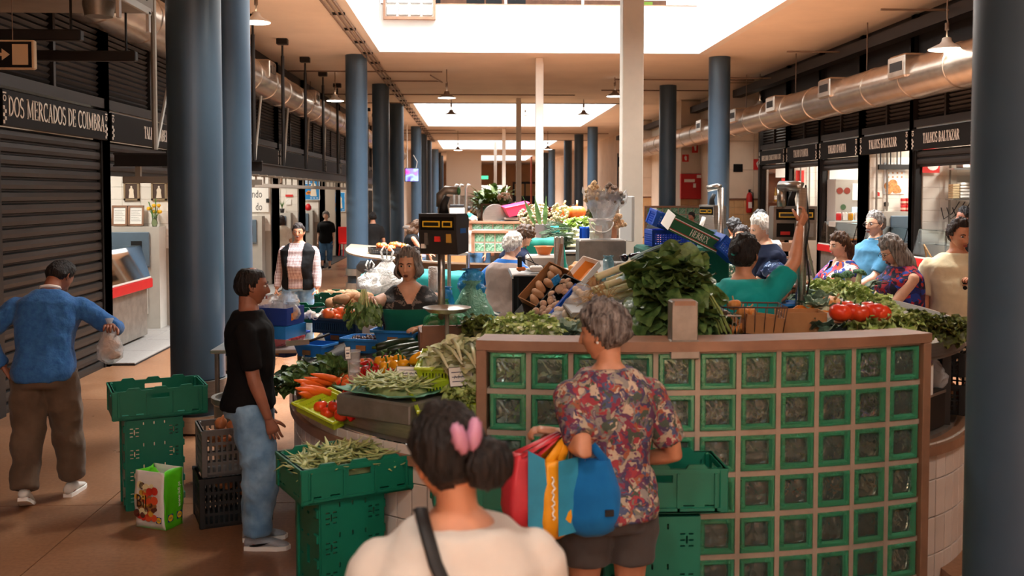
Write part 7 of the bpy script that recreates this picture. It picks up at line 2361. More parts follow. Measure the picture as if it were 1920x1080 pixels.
for px,py in((1612,608),(1635,612),(1660,612),(1685,616),(1648,620),(1700,620),(1620,620),(1675,608)):rhead('lettuce',px,py,LF_LET,13,'light green lettuce in the front row by the end of the glass wall','front lettuces by the glass wall end',.68,.05)
for px,py in((1712,612),(1735,616),(1760,620),(1785,624),(1745,628),(1775,632),(1720,624),(1800,628)):rhead('dark_lettuce',px,py,LF_BRZ,13,'dark bronze green lettuce in front of the man in cream','bronze lettuces',.66,.05)
for k,(px,py)in enumerate(((1585,583),(1600,588),(1612,590),(1628,585),(1640,588),(1650,592),(1575,590))):K_tom.put(onR(px,py-4,.15),rr_(.3),'very big red tomato heaped between the lettuces','big tomatoes between the lettuces',1.45)
K_squash.put(onR(1560,572,.08),(.5,.2,0),'orange squash beside the big red tomatoes',None,.55)
for k,(px,py)in enumerate(((1592,600),(1605,603),(1618,603))):K_aub.put(onR(px,py,.06),(1.3,0,R.uniform(0,6)),'black aubergine in front of the big red tomatoes','aubergines before the tomatoes',.7)
for k,(px,py)in enumerate(((1590,525),(1610,522),(1570,530))):
 g=thing('broccoli','blue green broccoli head by the folded hands','broccoli',onR(px,py,.12),rr_(.4),'broccoli heads');inst(ME_BROC,'curd',g,(0,0,0),(0,0,0),.8);q=MB();q.cyl((0,0,-.06),(0,0,.04),.022,8);obj('stem',q,M_stem,g)
for k in range(3):
 A=onR(1600+10*k,548+2*k,.06);leek(A,V((.4,.1+.25*k,.1)),'leek lying before the blue polo shirt','leeks before the blue polo',.26,.012)
for k,(px,py)in enumerate(((1420,555),(1440,562),(1460,572),(1450,550),(1400,565))):rhead('cabbage',px,py,LF_PAL if k%2 else LF_BLU,11,'pale cabbage in the white tub beside the turquoise top','pale cabbages in the white tub',.62,.04,ME_HEART)
p=onR(1425,580);bin_('white plastic tub of cabbages beside the turquoise top',(p.x,p.y,1.43),.1,.3,.24,.1,M_whitem)
p=onR(1478,590);bin_('small blue tub under the hanging pan',(p.x,p.y,1.43),.1,.24,.18,.07,M_bluebin)
p=onR(1540,612)
g=carton('orange and white printed carton at the back of the display',(p.x,p.y,1.425),(0,0,-.45),.3,.22,.1,M_orange,inner=M_card)
q=MB();q.b2((-.06,-.114,.01),(.1,-.111,.09));obj('print',q,M_paper,g)
q=MB();q.tube([(.0,-.115,.02),(-.03,-.115,.05),(.01,-.115,.07),(.05,-.115,.05),(.03,-.115,.02)],.004,5);obj('print',q,M_grcr,g)
p=onR(1510,625);carton('plain brown cardboard box behind the scale pole',(p.x-.03,p.y,1.425),(0,0,-.1),.24,.2,.12,M_card)
for k in range(9):
 A=onR(1545+5*k,622-1*(k%3),.03)
 g=thing('spring_greens','long pale leaf of greens lying by the orange carton','greens',A,(0,0,.3*k),'long greens by the orange carton')
 inst(LF_BLU[k%3],'leaf',g,(0,0,.02),(.4,0,0),.8)
for k,(px,py,c,lab)in enumerate(((1590,630,M_bcr,'black punnet beside the purple box'),(1625,626,mat('punnet_purple','#4b2a86',.5),'purple punnet on the display edge'),(1665,628,M_redp,'red lined punnet beside the purple one'))):
 p=onR(px,py);carton(lab,(p.x,p.y,1.425),(0,0,-.3),.2,.14,.07,c)
 for j in range(5):(K_mush if k<2 else K_pepr).put((p.x+R.uniform(-.06,.06),p.y+R.uniform(-.04,.04),1.48),rr_(.6),['brown mushroom in the black punnet','brown mushroom in the purple punnet','red pepper in the red lined punnet'][k],['mushrooms in the black punnet','mushrooms in the purple punnet','peppers in the red punnet'][k],.7)
pn=W(1470,538,6.35)
for k in range(7):(K_tomo,K_mushw,K_tom)[k%3].put((pn.x+R.uniform(-.08,.1),pn.y+R.uniform(-.08,.08),pn.z+.05),rr_(.5),'mixed vegetable lying in the hanging steel pan','vegetables in the pan',.8)
head_plant('lettuce','lettuce',(pn.x-.04,pn.y-.05,pn.z+.02),LF_LET,10,'small lettuce in the hanging steel pan',None,.5)
p=onR(1475,520);crate('grey slotted crate beyond the hanging pan',(p.x,p.y+.2,1.43),.05,.5,.3,.14,M_grcr,'grid')
bag('dark blue film bag beside the hanging pan',(p.x-.15,p.y-.1,1.43),(.12,.1,.16),film('film_navy','#33507f',.7),.1,seed=12)
p=W(1520,470,11.5);crate('orange slotted crate on the floor by the last shop',(p.x+.1,p.y,.7),.1,.5,.35,.3,mat('crate_orange','#e2672a',.5),'grid')
g=thing('wooden_crate','tall stack of slatted wooden crates behind the scale','crate',(p.x-.35,p.y,.2),.1)
for k in range(9):
 q=MB();q.b2((-.2,-.2,.05+.16*k),(.2,-.18,.15+.16*k));obj('slat',q,M_wood,g)
for s in(-1,1):
 q=MB();q.b2((s*.2-.02,-.18,0),(s*.2+.02,.2,1.5));obj('side_board',q,M_wood,g)
g=thing('crate_table','low dark table under the orange crate','table',(p.x+.1,p.y,.2))
q=MB();q.bev((0,0,.48),(.6,.45,.03),.006);obj('table_top',q,M_dark,g)
for sx in(-1,1):
 q=MB();q.b2((sx*.26-.02,-.2,0),(sx*.26+.02,.2,.465));obj('trestle',q,M_dark,g)
crate('black slotted crate with onions on the low shelf by the dark column',(2.78,5.72,.95),.95,.5,.3,.17,M_bcr,'grid')
pile(K_onion,9,lambda i:(2.78+R.uniform(-.12,.12),5.72+R.uniform(-.12,.12),1.03+.04*(i%2)),'tan onion in the black crate by the dark column','onions by the dark column')
crate('black slotted crate stacked above the onions by the dark column',(2.8,5.78,1.15),.95,.45,.3,.14,M_bcr,'grid')
crate('grey edged black bin tucked against the end of the glass wall',(2.47,5.4,.93),.7,.22,.2,.17,M_bcr,'plain')
g=carton('purple box with white mushrooms by the end of the glass wall',(2.45,5.42,1.24),(0,0,.8),.2,.15,.08,mat('punnet_purple','#4b2a86'))
for k in range(5):K_mushw.put((2.45+R.uniform(-.06,.06),5.42+R.uniform(-.05,.05),1.31),rr_(.6),'white mushroom in the purple box by the glass wall end','mushrooms in the purple box',.7)
one('paper_roll',MB().lathe([(.03,0),(.06,0),(.06,.16),(.03,.16)],20),M_paper,'white paper roll by the end of the glass wall','roll',smooth='auto',loc=(2.42,5.24,1.12))
bag('clear film bag hanging by the end of the glass wall',(2.58,5.45,1.1),(.09,.07,.18),M_filmc,.2,seed=15)
bag('clear bag of orange fruit by the dark column',(2.82,5.55,1.33),(.15,.1,.16),M_filmc,.2,seed=17)
for k in range(7):K_squash.put((2.82+R.uniform(-.07,.07),5.55+R.uniform(-.05,.05),1.36+.04*(k%2)),rr_(.5),'orange fruit inside the clear bag by the dark column','fruit in the clear bag',.38)
for k in range(3):head_plant('lettuce','lettuce',(2.46+.03*k,5.4+.06*k,1.34),LF_DRK,10,'small dark leafy sprig by the end of the glass wall','leafy sprigs by the glass wall end',.5)
g=thing('bin_stand','dark shelf block under the goods by the end of the glass wall','shelf',(2.42,5.36,.9),.75)
q=MB();q.bev((0,0,.115),(.3,.26,.21),.01);obj('body',q,M_bcr,g)
q=MB();q.b2((-.15,-.132,.2),(.15,-.128,.214));obj('edge',q,M_steel,g)
for k in range(22):
 a=PH0+(PH1-PH0)*(k+.5)/22
 p=arc(a,GR-.3)
 head_plant('lettuce','lettuce',(p.x,p.y,.955),LF_LET if k%3 else LF_PAL,9,'lettuce dimly seen through the green glass blocks','lettuces behind the glass blocks',.85)
for k in range(11):
 a=PH0+(PH1-PH0)*(k+.5)/11
 p=arc(a,GR-.27)
 head_plant('lettuce','lettuce',(p.x,p.y,1.155),(LF_LET,LF_PAL,LF_LET,LF_BLU)[k%4],12,'lettuce seen through the upper green glass blocks','lettuces behind the upper glass blocks',1.0)
for k in range(5):
 a=PH0+(PH1-PH0)*(k+.5)/5
 p=arc(a,GR-.3)
 carton('tall box dimly seen through the lower green glass blocks',(p.x,p.y,.07),(0,0,a),.36,.3,.5,M_gcr if k%2 else M_card,'boxes behind the glass blocks')
 # ==== THE CAST
def at(px,py,Y,z=0):
 p=W(px,py,Y)
 return(p.x,p.y,z)
def voro(name,cols,scale=14,blot=.8,seed=0,base=None,soft=False):
 if name in MATS:return MATS[name]
 t=NT(name)
 n=t.n('ShaderNodeTexNoise',i_Scale=scale*.6,i_Detail=2)
 t.l(t.co('Object'),n.inputs[0])
 mx=t.n('ShaderNodeVectorMath',operation='MULTIPLY_ADD')
 t.l(n.outputs[1],mx.inputs[0]);mx.inputs[1].default_value=(blot/scale*3,)*3;t.l(t.co('Object'),mx.inputs[2])
 v=t.n('ShaderNodeTexVoronoi',i_Scale=scale)
 t.l(mx.outputs[0],v.inputs['Vector'])
 sx=t.n('ShaderNodeSeparateColor');t.l(v.outputs['Color'],sx.inputs[0])
 k=len(cols)
 c=t.ramp(sx.outputs[0],[(i/k,cc)for i,cc in enumerate(cols)],'CONSTANT')
 v2=t.n('ShaderNodeTexVoronoi',i_Scale=scale*2.6)
 t.l(mx.outputs[0],v2.inputs['Vector'])
 s2=t.n('ShaderNodeSeparateColor');t.l(v2.outputs['Color'],s2.inputs[0])
 c2=t.ramp(s2.outputs[1],[(i/k,cc)for i,cc in enumerate(reversed(cols))],'CONSTANT')
 msk=t.ramp(s2.outputs[2],[(0,(0,0,0)),(.68,(1,1,1))],'CONSTANT')
 t.l(t.mix(msk,c,c2),t.b.inputs['Base Color'])
 t.b.inputs['Roughness'].default_value=.8
 n3=t.n('ShaderNodeTexNoise',i_Scale=9,i_Detail=3);t.l(t.co('Object'),n3.inputs[0]);t.bump(n3.outputs[0],.4,.02)
 MATS[name]=t.m
 return t.m
def gingham(name,a,b,sc=48):
 t=NT(name)
 sep=t.n('ShaderNodeSeparateXYZ');t.l(t.co('Object'),sep.inputs[0])
 def st(o,k=1.0):
  return t.math('GREATER_THAN',t.math('FRACT',t.math('MULTIPLY',o,sc*k)),.5)
 xy=t.math('ADD',sep.outputs[0],t.math('MULTIPLY',sep.outputs[1],.6))
 s=t.math('MULTIPLY',t.math('ADD',st(xy),st(sep.outputs[2])),.5)
 t.l(t.ramp(s,[(0,a),(.3,tuple((x+y)/2 for x,y in zip(H(a),H(b)))),(.8,b)],'CONSTANT'),t.b.inputs['Base Color'])
 t.b.inputs['Roughness'].default_value=.8
 return t.m
def stripes(name,a,b,sc=40):
 t=NT(name)
 sep=t.n('ShaderNodeSeparateXYZ');t.l(t.co('Object'),sep.inputs[0])
 s=t.math('GREATER_THAN',t.math('FRACT',t.math('MULTIPLY',t.math('ADD',sep.outputs[2],t.math('MULTIPLY',sep.outputs[0],.25)),sc)),.5)
 t.l(t.ramp(s,[(0,a),(.5,b)],'CONSTANT'),t.b.inputs['Base Color'])
 t.b.inputs['Roughness'].default_value=.85
 return t.m
M_jean=cloth('denim_light','#5f8ab0','#86abc8',6,.4,14)
M_jeand=cloth('denim_blue','#33587d','#4d7498',6)
M_khaki=cloth('khaki','#5b4a3c','#6d5a49',4)
M_blk=cloth('cloth_black','#0c0b0c')
M_sweat=cloth('sweater_blue','#2f619f','#3a6fab',30,.25,60)
M_wht=cloth('tee_white','#cdc6bc')
M_crm=cloth('tee_cream','#d9cfae')
M_trq=cloth('tee_turquoise','#129a96','#1aa8a2',3)
M_navyc=cloth('polo_navy','#141c33')
M_polo=cloth('polo_blue','#3d7393')
M_apr=cloth('apron_green','#0f6654')
M_char=cloth('shorts_grey','#4b4643')
M_shoe=mat('trainer_white','#d8d3ca',.5);M_shoeg=mat('trainer_grey','#9aa0a6',.55,bump=.3,bs=90)
M_patch=voro('shirt_patchwork',['#7a2a3f','#3d3350','#8f4f36','#6f6b5e','#a2937f','#3f4a3e','#92323a','#57304f','#b9a58f','#44506e','#857f78','#6b5f6c'],27,1.1)
M_floral=voro('dress_floral',['#1d3f9a','#c9334a','#24337c','#e2d3cf','#2a4fae','#1b2b63','#c0562f'],13)
M_floral2=voro('dress_dark_floral',['#16266e','#a61f33','#1c1c46','#1d3fa0','#0f1530','#3f1e4a','#b8322f'],15)
M_dotty=voro('top_black_floral',['#0e0d0f','#131214','#0e0d0f','#2b2728','#0b0a0c','#6d6560','#111012'],30)
P=person('man seen from behind in a blue sweater and brown trousers, walking along the shutter',at(88,950,7.15),.12,1.77,lean=.27,side=.02,head=(-.55,-.65,0),sk=SK_D,hair=('short',HR_BK,dict(t=.014,na=.2)),fat=1.06,top=dict(m=M_sweat,sl=.97,hem=.5,ease=.024,name='sweater',sease=.02,fold=.012),bot=dict(m=M_khaki,len=.99,wide=1.75,fold=.02,ease=.02),shoes=dict(m=M_shoe,sole=M_paper,pitch={-1:-.45}),rf=(.13,.16,0),lf=(-.1,-.16,.04),rh=tuple(W(208,612,7.1)),lh=tuple(W(8,690,7.1)),rc=.9,lc=.5,rel=(1,-.3,-.6),lel=(-1,-.4,-.2))
q=MB();h_=P['Hb'];q.tube([h_+V((.062*cos(a),-.005+.055*sin(a),-.008-.02*sin(a)))for a in[pi*2*i/20 for i in range(21)]],.015,8,flat=.8);obj('collar',q,M_paper,P['g'],True)
p=W(206,650,7.06)
g=thing('bread_bag','clear bag of bread rolls hanging from the hand of the man in the blue sweater','bag',(p.x,p.y,p.z-.1))
q=MB();q.lathe([(.03,-.02),(.085,.02),(.09,.1),(.05,.2),(.015,.26),(.03,.3)],20);obj('film',q,M_filmc,g,True)
for k in range(5):
 q=MB();q.ell((.03*cos(k*2.1),.03*sin(k*2.1),.04+.035*k*.7),(.045,.035,.03),10,8,rot=(k,k,0));obj('bread_roll',q,mat('bread','#b98560',.8),g,True)
P=person('man in a black t-shirt and pale jeans standing at the vegetable counter',at(472,1010,6.2),-pi/2+.12,1.73,fat=1.0,head=(.05,-.05,0),sk=SK_D,hair=('short',HR_BK,dict(t=.012,bald=.42,front=.62,na=.15)),face=True,belly=.008,top=dict(m=M_blk,sl=.42,hem=.505,ease=.022,name='t_shirt',fold=.01,sease=.016),bot=dict(m=M_jean,len=1.0,wide=1.95,fold=.022,ease=.014,name='jeans'),shoes=dict(m=M_shoeg,sole=M_paper,swoosh=M_black),rf=(.08,.05,0),lf=(-.09,.02,0),rhl=(.22,.14,.8),rel=(.6,-1,0),lhl=(-.24,.05,.84),rc=.5)
P3=person('older woman with short grey hair in a patchwork print shirt, seen from behind',at(1142,1080,4.1),.12,1.72,True,.98,head=(1.0,-.1,0),sk=SK_M,hair=('short',HR_SP,dict(t=.024,na=.3,vol=.5,front=.42,nape=-.45)),lean=.04,top=dict(m=M_patch,sl=.42,hem=.5,ease=.03,fold=.01,sease=.02,wide=1.15),bot=dict(m=M_char,kind='shorts',len=.3,wide=1.5,ease=.02),shoes=dict(m=M_shoe),lh=tuple(W(1046,810,4.1)),lhd=(-.9,.3,.1),rhl=(.13,.2,1.02),lel=(-.15,-.5,-1),rel=(1,-.7,-.5),lc=.8,rc=.5,hd=1,vox=.011)
q=MB();q.ell(P3['head']@V((-.086,-.002,-.03)),(.006,)*3,8,6);obj('earring',q,mat('pearl','#e8e0d6',.3),P3['g'],True)
def cloth_bag(label,c,r,m_,top_,strapm,rz=0,extra=None,sq=2.6,arm=None,sw=.018):
 g=thing('shopping_bag',label,'bag',c,rz)
 q=MB();rings=[]
 for i in range(15):
  v=i/14
  pr=lerp([(0,.45),(.06,.75),(.25,1.0),(.6,.95),(.85,.72),(1,.6)],v)
  row=[]
  for j in range(28):
   a=2*pi*j/28
   ex=2/sq
   n_=.06*noise.noise(V((cos(a)*2+r[2],sin(a)*2,v*3)))+.025*sin(a*11)*sstep(.5,1,v)
   row.append(V(((abs(cos(a))**ex)*math.copysign(1,cos(a))*r[0]*pr*(1+n_),(abs(sin(a))**ex)*math.copysign(1,sin(a))*r[1]*pr*(1+n_),r[2]*v)))
  rings.append(row)
 q.loft(rings);b=obj('body',q,m_,g,True)
 t=V(top_)-V(c)
 t=rotz(-rz).to_3x3()@t
 for s in(-1,1):
  q=MB();q.tube([V((-r[0]*.4,s*r[1]*.45,r[2]*.98)),V((-r[0]*.2,s*r[1]*.3,r[2]+(t.z-r[2])*.6))+V((t.x*.5,0,0)),t+V((0,s*.012,0)),V((r[0]*.2,s*r[1]*.3,r[2]+(t.z-r[2])*.6))+V((t.x*.5,0,0)),V((r[0]*.4,s*r[1]*.45,r[2]*.98))],sw,8,flat=.25);obj('strap',q,strapm,g,True)
 return g,b
M_bblue=cloth('bag_blue','#0f63a3','#1670b2',4);M_bor=mat('bag_orange','#eda01c',.45,nz=.08,ns=7,bump=.3,bs=14);M_bred=mat('bag_red','#c9353f',.5,nz=.08,ns=7);M_btl=mat('bag_teal','#2f8fb0',.5,nz=.1,ns=8)
fa=(P3['Mw']@(P3['arms'][-1][1]*.45+P3['arms'][-1][2]*.55))+V((0,0,.03))
c=W(1108,1000,3.98)
g,b=cloth_bag('round blue fabric bag hanging from the forearm of the woman in the print shirt',c,(.125,.1,.31),M_bblue,fa+V((.03,0,0)),M_bblue,.1)
q=MB();q.b2((.035,-.104,.1),(.07,-.094,.125));obj('patch',q,M_dark,b)
c=W(1030,1008,3.93)
g,b=cloth_bag('orange and blue plastic shopping bag hanging between the red and the blue one',c,(.075,.08,.32),M_bor,fa,M_bor,.5,sq=5,sw=.02)
q=MB();q.grid(lambda u,v:(.0+.1*u-.01,-.083+.012*u,.03+.3*v),4,6,thick=.003);obj('blue_panel',q,M_btl,b)
q=MB();q.tube([(-.035+.006*sin(k*1.9),-.082-.004*sin(k),.1+.009*k)for k in range(20)],.004,5);obj('lettering',q,M_paper,b)
c=W(985,985,3.9)
g,b=cloth_bag('red and light blue shopping bag, outermost of the bags on the arm',c,(.09,.07,.29),M_bred,fa+V((-.04,0,0)),M_bred,.35,sq=5,sw=.02)
q=MB();q.grid(lambda u,v:(-.02+.1*u*(1-.3*v),-.075,.02+.3*v-.04*u),4,6,thick=.003);obj('blue_panel',q,M_btl,b)
P=person('blurred dark haired woman in a white t-shirt, nearest to the viewer',at(858,1070,2.32),.1,1.68,True,1.08,head=(.55,-.1,-.1),sk=SK_M,hair=('bun',HR_BK,dict(t=.018,na=.12,nape=-.35,bun=((.035,-.115,-.01),(.07,.05,.062)),clip=(-.02,-.118,.07),clipm=mat('clip_pink','#b9839f',.25,nz=.1))),top=dict(m=M_wht,sl=.5,hem=.5,ease=.03,name='t_shirt',sease=.025,neck=.848),bot=dict(m=M_jeand,name='jeans'),shoes=dict(m=M_shoe),hd=1,shoulder=1.05)
U=P['U'];h=P['h']
q=MB();q.tube([U((-.09,.04,.86*h)),U((-.088,-.03,.875*h)),U((-.08,-.1,.86*h)),U((-.062,-.155,.825*h)),U((-.03,-.19,.785*h)),U((.02,-.198,.73*h)),U((.08,-.19,.66*h)),U((.17,-.14,.55*h))],.016,8,flat=.3);obj('bag_strap',q,M_rubber,P['g'],True)
P=person('grey bobbed seller in a green apron and black flowered top holding out herbs',at(768,600,6.8,.22),pi+.06,1.58,True,1.24,head=(-.25,-.02,.03),sk=SK_L,hair=('bob',HR_GR,dict(t=.022,front=.74,len=.085,a0=.85,flare=.25,tuck=.3)),face=True,brow=HR_DB,lipm=M_lipd,hd=1.2,top=dict(m=M_dotty,sl=0,hem=.5,ease=.02,name='top',vox=.007,cut=lambda p:p.y>0 and abs(p.x)<.015+(p.z+.135)*.6 and p.z>-.135),bot=dict(m=M_blk),shoes=dict(m=M_shoe),rh=tuple(W(684,560,6.15)),lh=tuple(W(800,612,6.45)),rel=(.6,.0,-1),lel=(-1,-.3,-.2),rc=.8,lc=.25,lhd=(.9,.35,-.1),lroll=0)
apron(P,M_apr,.34,.765,'apron',.95,.034,bib=.6)
U=P['U'];h=P['h']
for s in(-1,1):strap(P,[U((s*.085,.15,.725*h)),U((s*.078,.125,.79*h)),U((s*.062,.03,.855*h)),U((s*.04,-.05,.85*h))],.012,M_apr,'apron_strap')
p=W(684,566,6.1)
bundle('herb_bunch','greens',p+V((0,-.02,0)),LF_DRK,90,'bunch of fresh herbs held out by the seller in the green apron',(.1,.07,.12),0,None,.42,True,(0,-.1,-1),.85)
P=person('seller with black tied hair in a turquoise t-shirt, arm raised to the scale pole',at(1394,640,6.05,.22),-.85,1.7,True,1.1,head=(.05,.02,0),sk=SK_M,hair=('bun',HR_BK,dict(t=.018,bun=((-.0,-.12,.045),(.035,.03,.035)))),hd=1.1,top=dict(m=M_trq,sl=.4,hem=.48,ease=.028,name='t_shirt',sease=.022,fold=.013),bot=dict(m=M_blk),shoes=dict(m=M_shoe),rh=tuple(W(1500,422,6.1)),lh=tuple(W(1478,548,6.25)),rel=(.4,-.2,-1),lel=(-.6,-.8,-.5),rc=1.0,lc=.3,rhd=(.1,.6,.8),face=True)
q=MB();q.ell(P['head']@V((-.01,-.128,.02)),(.016,.01,.012),8,6);obj('hair_tie',q,mat('tie_teal','#2fb3a8',.4),P['g'],True)
P=person('white haired seller in a grey apron with sleeves pulled up, hands on hips',at(948,600,9.2,.22),-.75,1.6,True,1.22,head=(-.15,-.15,0),sk=SK_L,hair=('curly',HR_WH,dict(t=.02,n=110)),lean=.12,top=[dict(m=cloth('tee_blue','#1c5ea8'),sl=.4,hem=.5,ease=.02,name='t_shirt'),dict(m=cloth('apron_mauve','#8a7970'),sl=0,hem=.4,ease=.032,name='apron',strap=False,neck=.83)],bot=dict(m=stripes('apron_stripe','#39464a','#b9beb4',32),kind='skirt',waist=.56,end=.3,ease=.05),shoes=dict(m=M_blk),lhl=(-.2,.02,.92),rhl=(.22,.1,.93),lel=(-1,-.8,.1),rel=(1,-.6,.1),lc=.5,rc=.5)
M_sleeve=cloth('sleeve_cover','#5fb8a2')
for s in(-1,1):
 a,e,w=P['arms'][s];q=MB();q.tube([along([a,e,w],.42+.4*i/6)for i in range(7)],[.05,.062,.066,.062,.058,.05,.042],12);obj('sleeve_cover',q,M_sleeve,P['g'],True)
P=person('boy with neat brown hair in a dark hooded top looking down',at(962,560,10.3,.22),-.9,1.66,False,.92,head=(-.2,-.6,0),sk=SK_L,hair=('short',HR_BR,dict(t=.024,front=.35)),lean=.1,face=True,top=dict(m=M_navyc,sl=.96,hem=.5,ease=.03,name='hoodie'),bot=dict(m=M_blk),shoes=dict(m=M_shoe),rhl=(.12,.35,1.0),lhl=(-.12,.35,1.0))
q=MB();q.ell(P['Hb']+V((0,-.07,-.03)),(.1,.06,.06),14,8,nzz=.2);obj('hood',q,M_navyc,P['g'],True)
P=person('moustached man in a red checked shirt and black vest walking towards the viewer',at(562,640,14.2),pi-.12,1.75,False,1.2,head=(.1,0,0),sk=SK_M,hair=('short',HR_DB,dict(t=.014,front=.62)),face=True,belly=.04,top=[dict(m=gingham('gingham_red','#e3d3cd','#6b2a30'),sl=.95,hem=.49,ease=.02,name='shirt',sease=.018),dict(m=M_blk,sl=0,hem=.48,ease=.034,name='vest',cut=lambda p:p.y>0 and abs(p.x)<.105)],bot=dict(m=M_jean,len=1.0,wide=1.5,name='jeans'),shoes=dict(m=M_blk),rf=(.1,.2,0),lf=(-.1,-.12,.02),rhl=(.3,.1,.82),lhl=(-.3,.12,.8),rc=.8,lc=.8)
U=P['U'];h=P['h'];strap(P,[U((-.1,.04,.84*h)),U((-.04,.15,.77*h)),U((.06,.2,.66*h)),U((.16,.12,.56*h))],.02,M_rubber,'shoulder_strap')
q=MB();q.tube([P['head']@V((-.022,.098,-.05)),P['head']@V((0,.103,-.046)),P['head']@V((.022,.098,-.05))],[.004,.007,.004],6);obj('moustache',q,HR_GR,P['g'],True)
hw=P['Mw']@P['arms'][1][2];bag('white carrier bag swinging from the hand of the man in the checked shirt',hw+V((-.02,-.03,-.32)),(.1,.06,.26),M_filmw,.3,None,.3,.25,seed=21)
hw=P['Mw']@P['arms'][-1][2];bag('crumpled white bag in the other hand of the man in the checked shirt',hw+V((.06,-.03,-.24)),(.1,.04,.2),M_filmw,.9,None,.3,.5,seed=22)
P=person('grey haired woman in a black top and blue jeans walking behind the vest man',at(612,503,29.0),pi-.1,1.63,True,1.1,sk=SK_L,hair=('short',HR_GR,dict(t=.03)),top=dict(m=M_blk,sl=.45,hem=.46,ease=.03,sease=.03),bot=dict(m=M_jeand,len=.8,name='jeans',wide=1.4),shoes=dict(m=M_blk),rf=(.08,.14,0),vox=.018,hd=.7)
P=person('woman with curly red brown hair in a black dress by the second stall',at(768,520,19.5),-1.4,1.66,True,1.1,head=(0,-.3,0),sk=SK_M,hair=('long',HR_BR,dict(len=.2,t=.03,wave=.03,flare=.4)),lean=.15,top=dict(m=M_blk,sl=0,hem=.5,ease=.02),bot=dict(m=M_blk,kind='skirt'),shoes=dict(m=M_blk),rhl=(.15,.45,1.05),lhl=(-.15,.4,1.0),vox=.016)
P=person('man with sunglasses on his head bending beside the second stall',at(785,520,20.5),-1.9,1.75,False,1.0,head=(.2,-.5,0),sk=SK_M,hair=('short',HR_BK,{}),lean=.3,top=dict(m=cloth('tee_greyblue','#8a93a3'),sl=.4),bot=dict(m=M_jeand),shoes=dict(m=M_shoe),vox=.016)
q=MB();q.tube([P['head']@V((-.07,.04,.09)),P['head']@V((-.03,.075,.095)),P['head']@V((.03,.075,.095)),P['head']@V((.07,.04,.09))],.012,6);obj('sunglasses',q,M_black,P['g'],True)
P=person('woman with glasses in a green patterned sleeveless top, looking up at the scale',at(1388,600,10.4,.2),pi-.5,1.63,True,1.0,head=(.0,.2,0),sk=SK_M,hair=('long',HR_DB,dict(len=.12,t=.018,front=.55,a0=1.1)),face=True,glasses=True,top=dict(m=voro('top_green',['#3f7a6b','#d8ddd2','#2a5148'],40),sl=0,hem=.5),bot=dict(m=M_jeand),shoes=dict(m=M_shoe),rhl=(.1,.3,1.0),lhl=(-.1,.3,1.0),hd=1)
person('grey haired man in a navy polo shirt beside the grey scale',at(1440,600,9.3,.2),pi/2+.15,1.78,False,1.1,head=(0,-.15,0),sk=SK_L,hair=('short',HR_WH,dict(t=.02,front=.6)),face=True,top=dict(m=M_navyc,sl=.42,hem=.5,ease=.024,name='polo_shirt'),bot=dict(m=M_khaki),shoes=dict(m=M_shoe),lean=.08,rhl=(.15,.4,1.0),lhl=(-.1,.4,1.0),hd=1)
person('man in a white t-shirt standing behind the man in navy',at(1424,600,11.2,.2),.3,1.78,False,1.0,sk=SK_M,hair=('short',HR_BK,{}),top=dict(m=M_wht,sl=.42,hem=.5,ease=.024),bot=dict(m=M_jean),shoes=dict(m=M_shoe))
P=person('woman with brown tied hair in a red and blue flowered dress at the stall',at(1580,600,9.0,.2),pi/2+.15,1.62,True,1.08,head=(.15,-.05,0),sk=SK_L,hair=('tail',HR_BR,dict(t=.02,front=.55,path=[(0,-.09,.03),(0,-.13,-.02),(.02,-.14,-.1),(.03,-.13,-.18)],r=[.03,.045,.04,.015])),face=True,top=dict(m=M_floral,sl=.55,hem=.5,ease=.026,name='dress_top',sease=.03,wide=1.2,cut=lambda p:p.y>0 and abs(p.x)<(p.z+.13)*.6 and p.z>-.15),bot=dict(m=M_floral,kind='skirt',name='dress_skirt'),shoes=dict(m=M_blk),rhl=(.15,.42,1.02),lhl=(-.12,.45,1.0),hd=1.1,lean=.05)
P=person('grey haired man with glasses and moustache in a light blue polo shirt',at(1640,600,9.8,.2),pi/2+.35,1.8,False,1.06,head=(.1,-.05,0),sk=SK_L,hair=('short',HR_GR,dict(t=.014,front=.7)),face=True,glasses=True,top=dict(m=M_polo,sl=.45,hem=.5,ease=.028,name='polo_shirt',sease=.022),bot=dict(m=M_jeand),shoes=dict(m=M_shoe),rhl=(.12,.42,1.08),lhl=(-.1,.4,1.05),hd=1.1,belly=.02)
q=MB();q.tube([P['head']@V((-.024,.096,-.052)),P['head']@V((0,.102,-.047)),P['head']@V((.024,.096,-.052))],[.004,.008,.004],6);obj('moustache',q,HR_GR,P['g'],True)
q=MB();q.tube([P['Hb']+V((.064*cos(a),-.0+.06*sin(a),-.012-.02*sin(a)))for a in[2*pi*i/20 for i in range(21)]],.014,8);obj('collar',q,M_polo,P['g'],True)
P=person('woman with long grey hair and glasses in a dark flowered sleeveless dress',at(1698,600,7.95,.2),pi/2+.1,1.66,True,1.1,head=(.0,-.4,0),sk=SK_L,hair=('long',HR_GR,dict(len=.24,t=.022,front=.5,a0=.95,wave=.012,back=.02)),face=True,glasses=True,lean=.12,top=dict(m=M_floral2,sl=.0,hem=.5,ease=.022,name='dress_top'),bot=dict(m=M_floral2,kind='skirt',name='dress_skirt'),shoes=dict(m=M_blk),rhl=(.1,.42,1.03),lhl=(-.1,.45,1.03),rc=.7,lc=.7,hd=1.1)
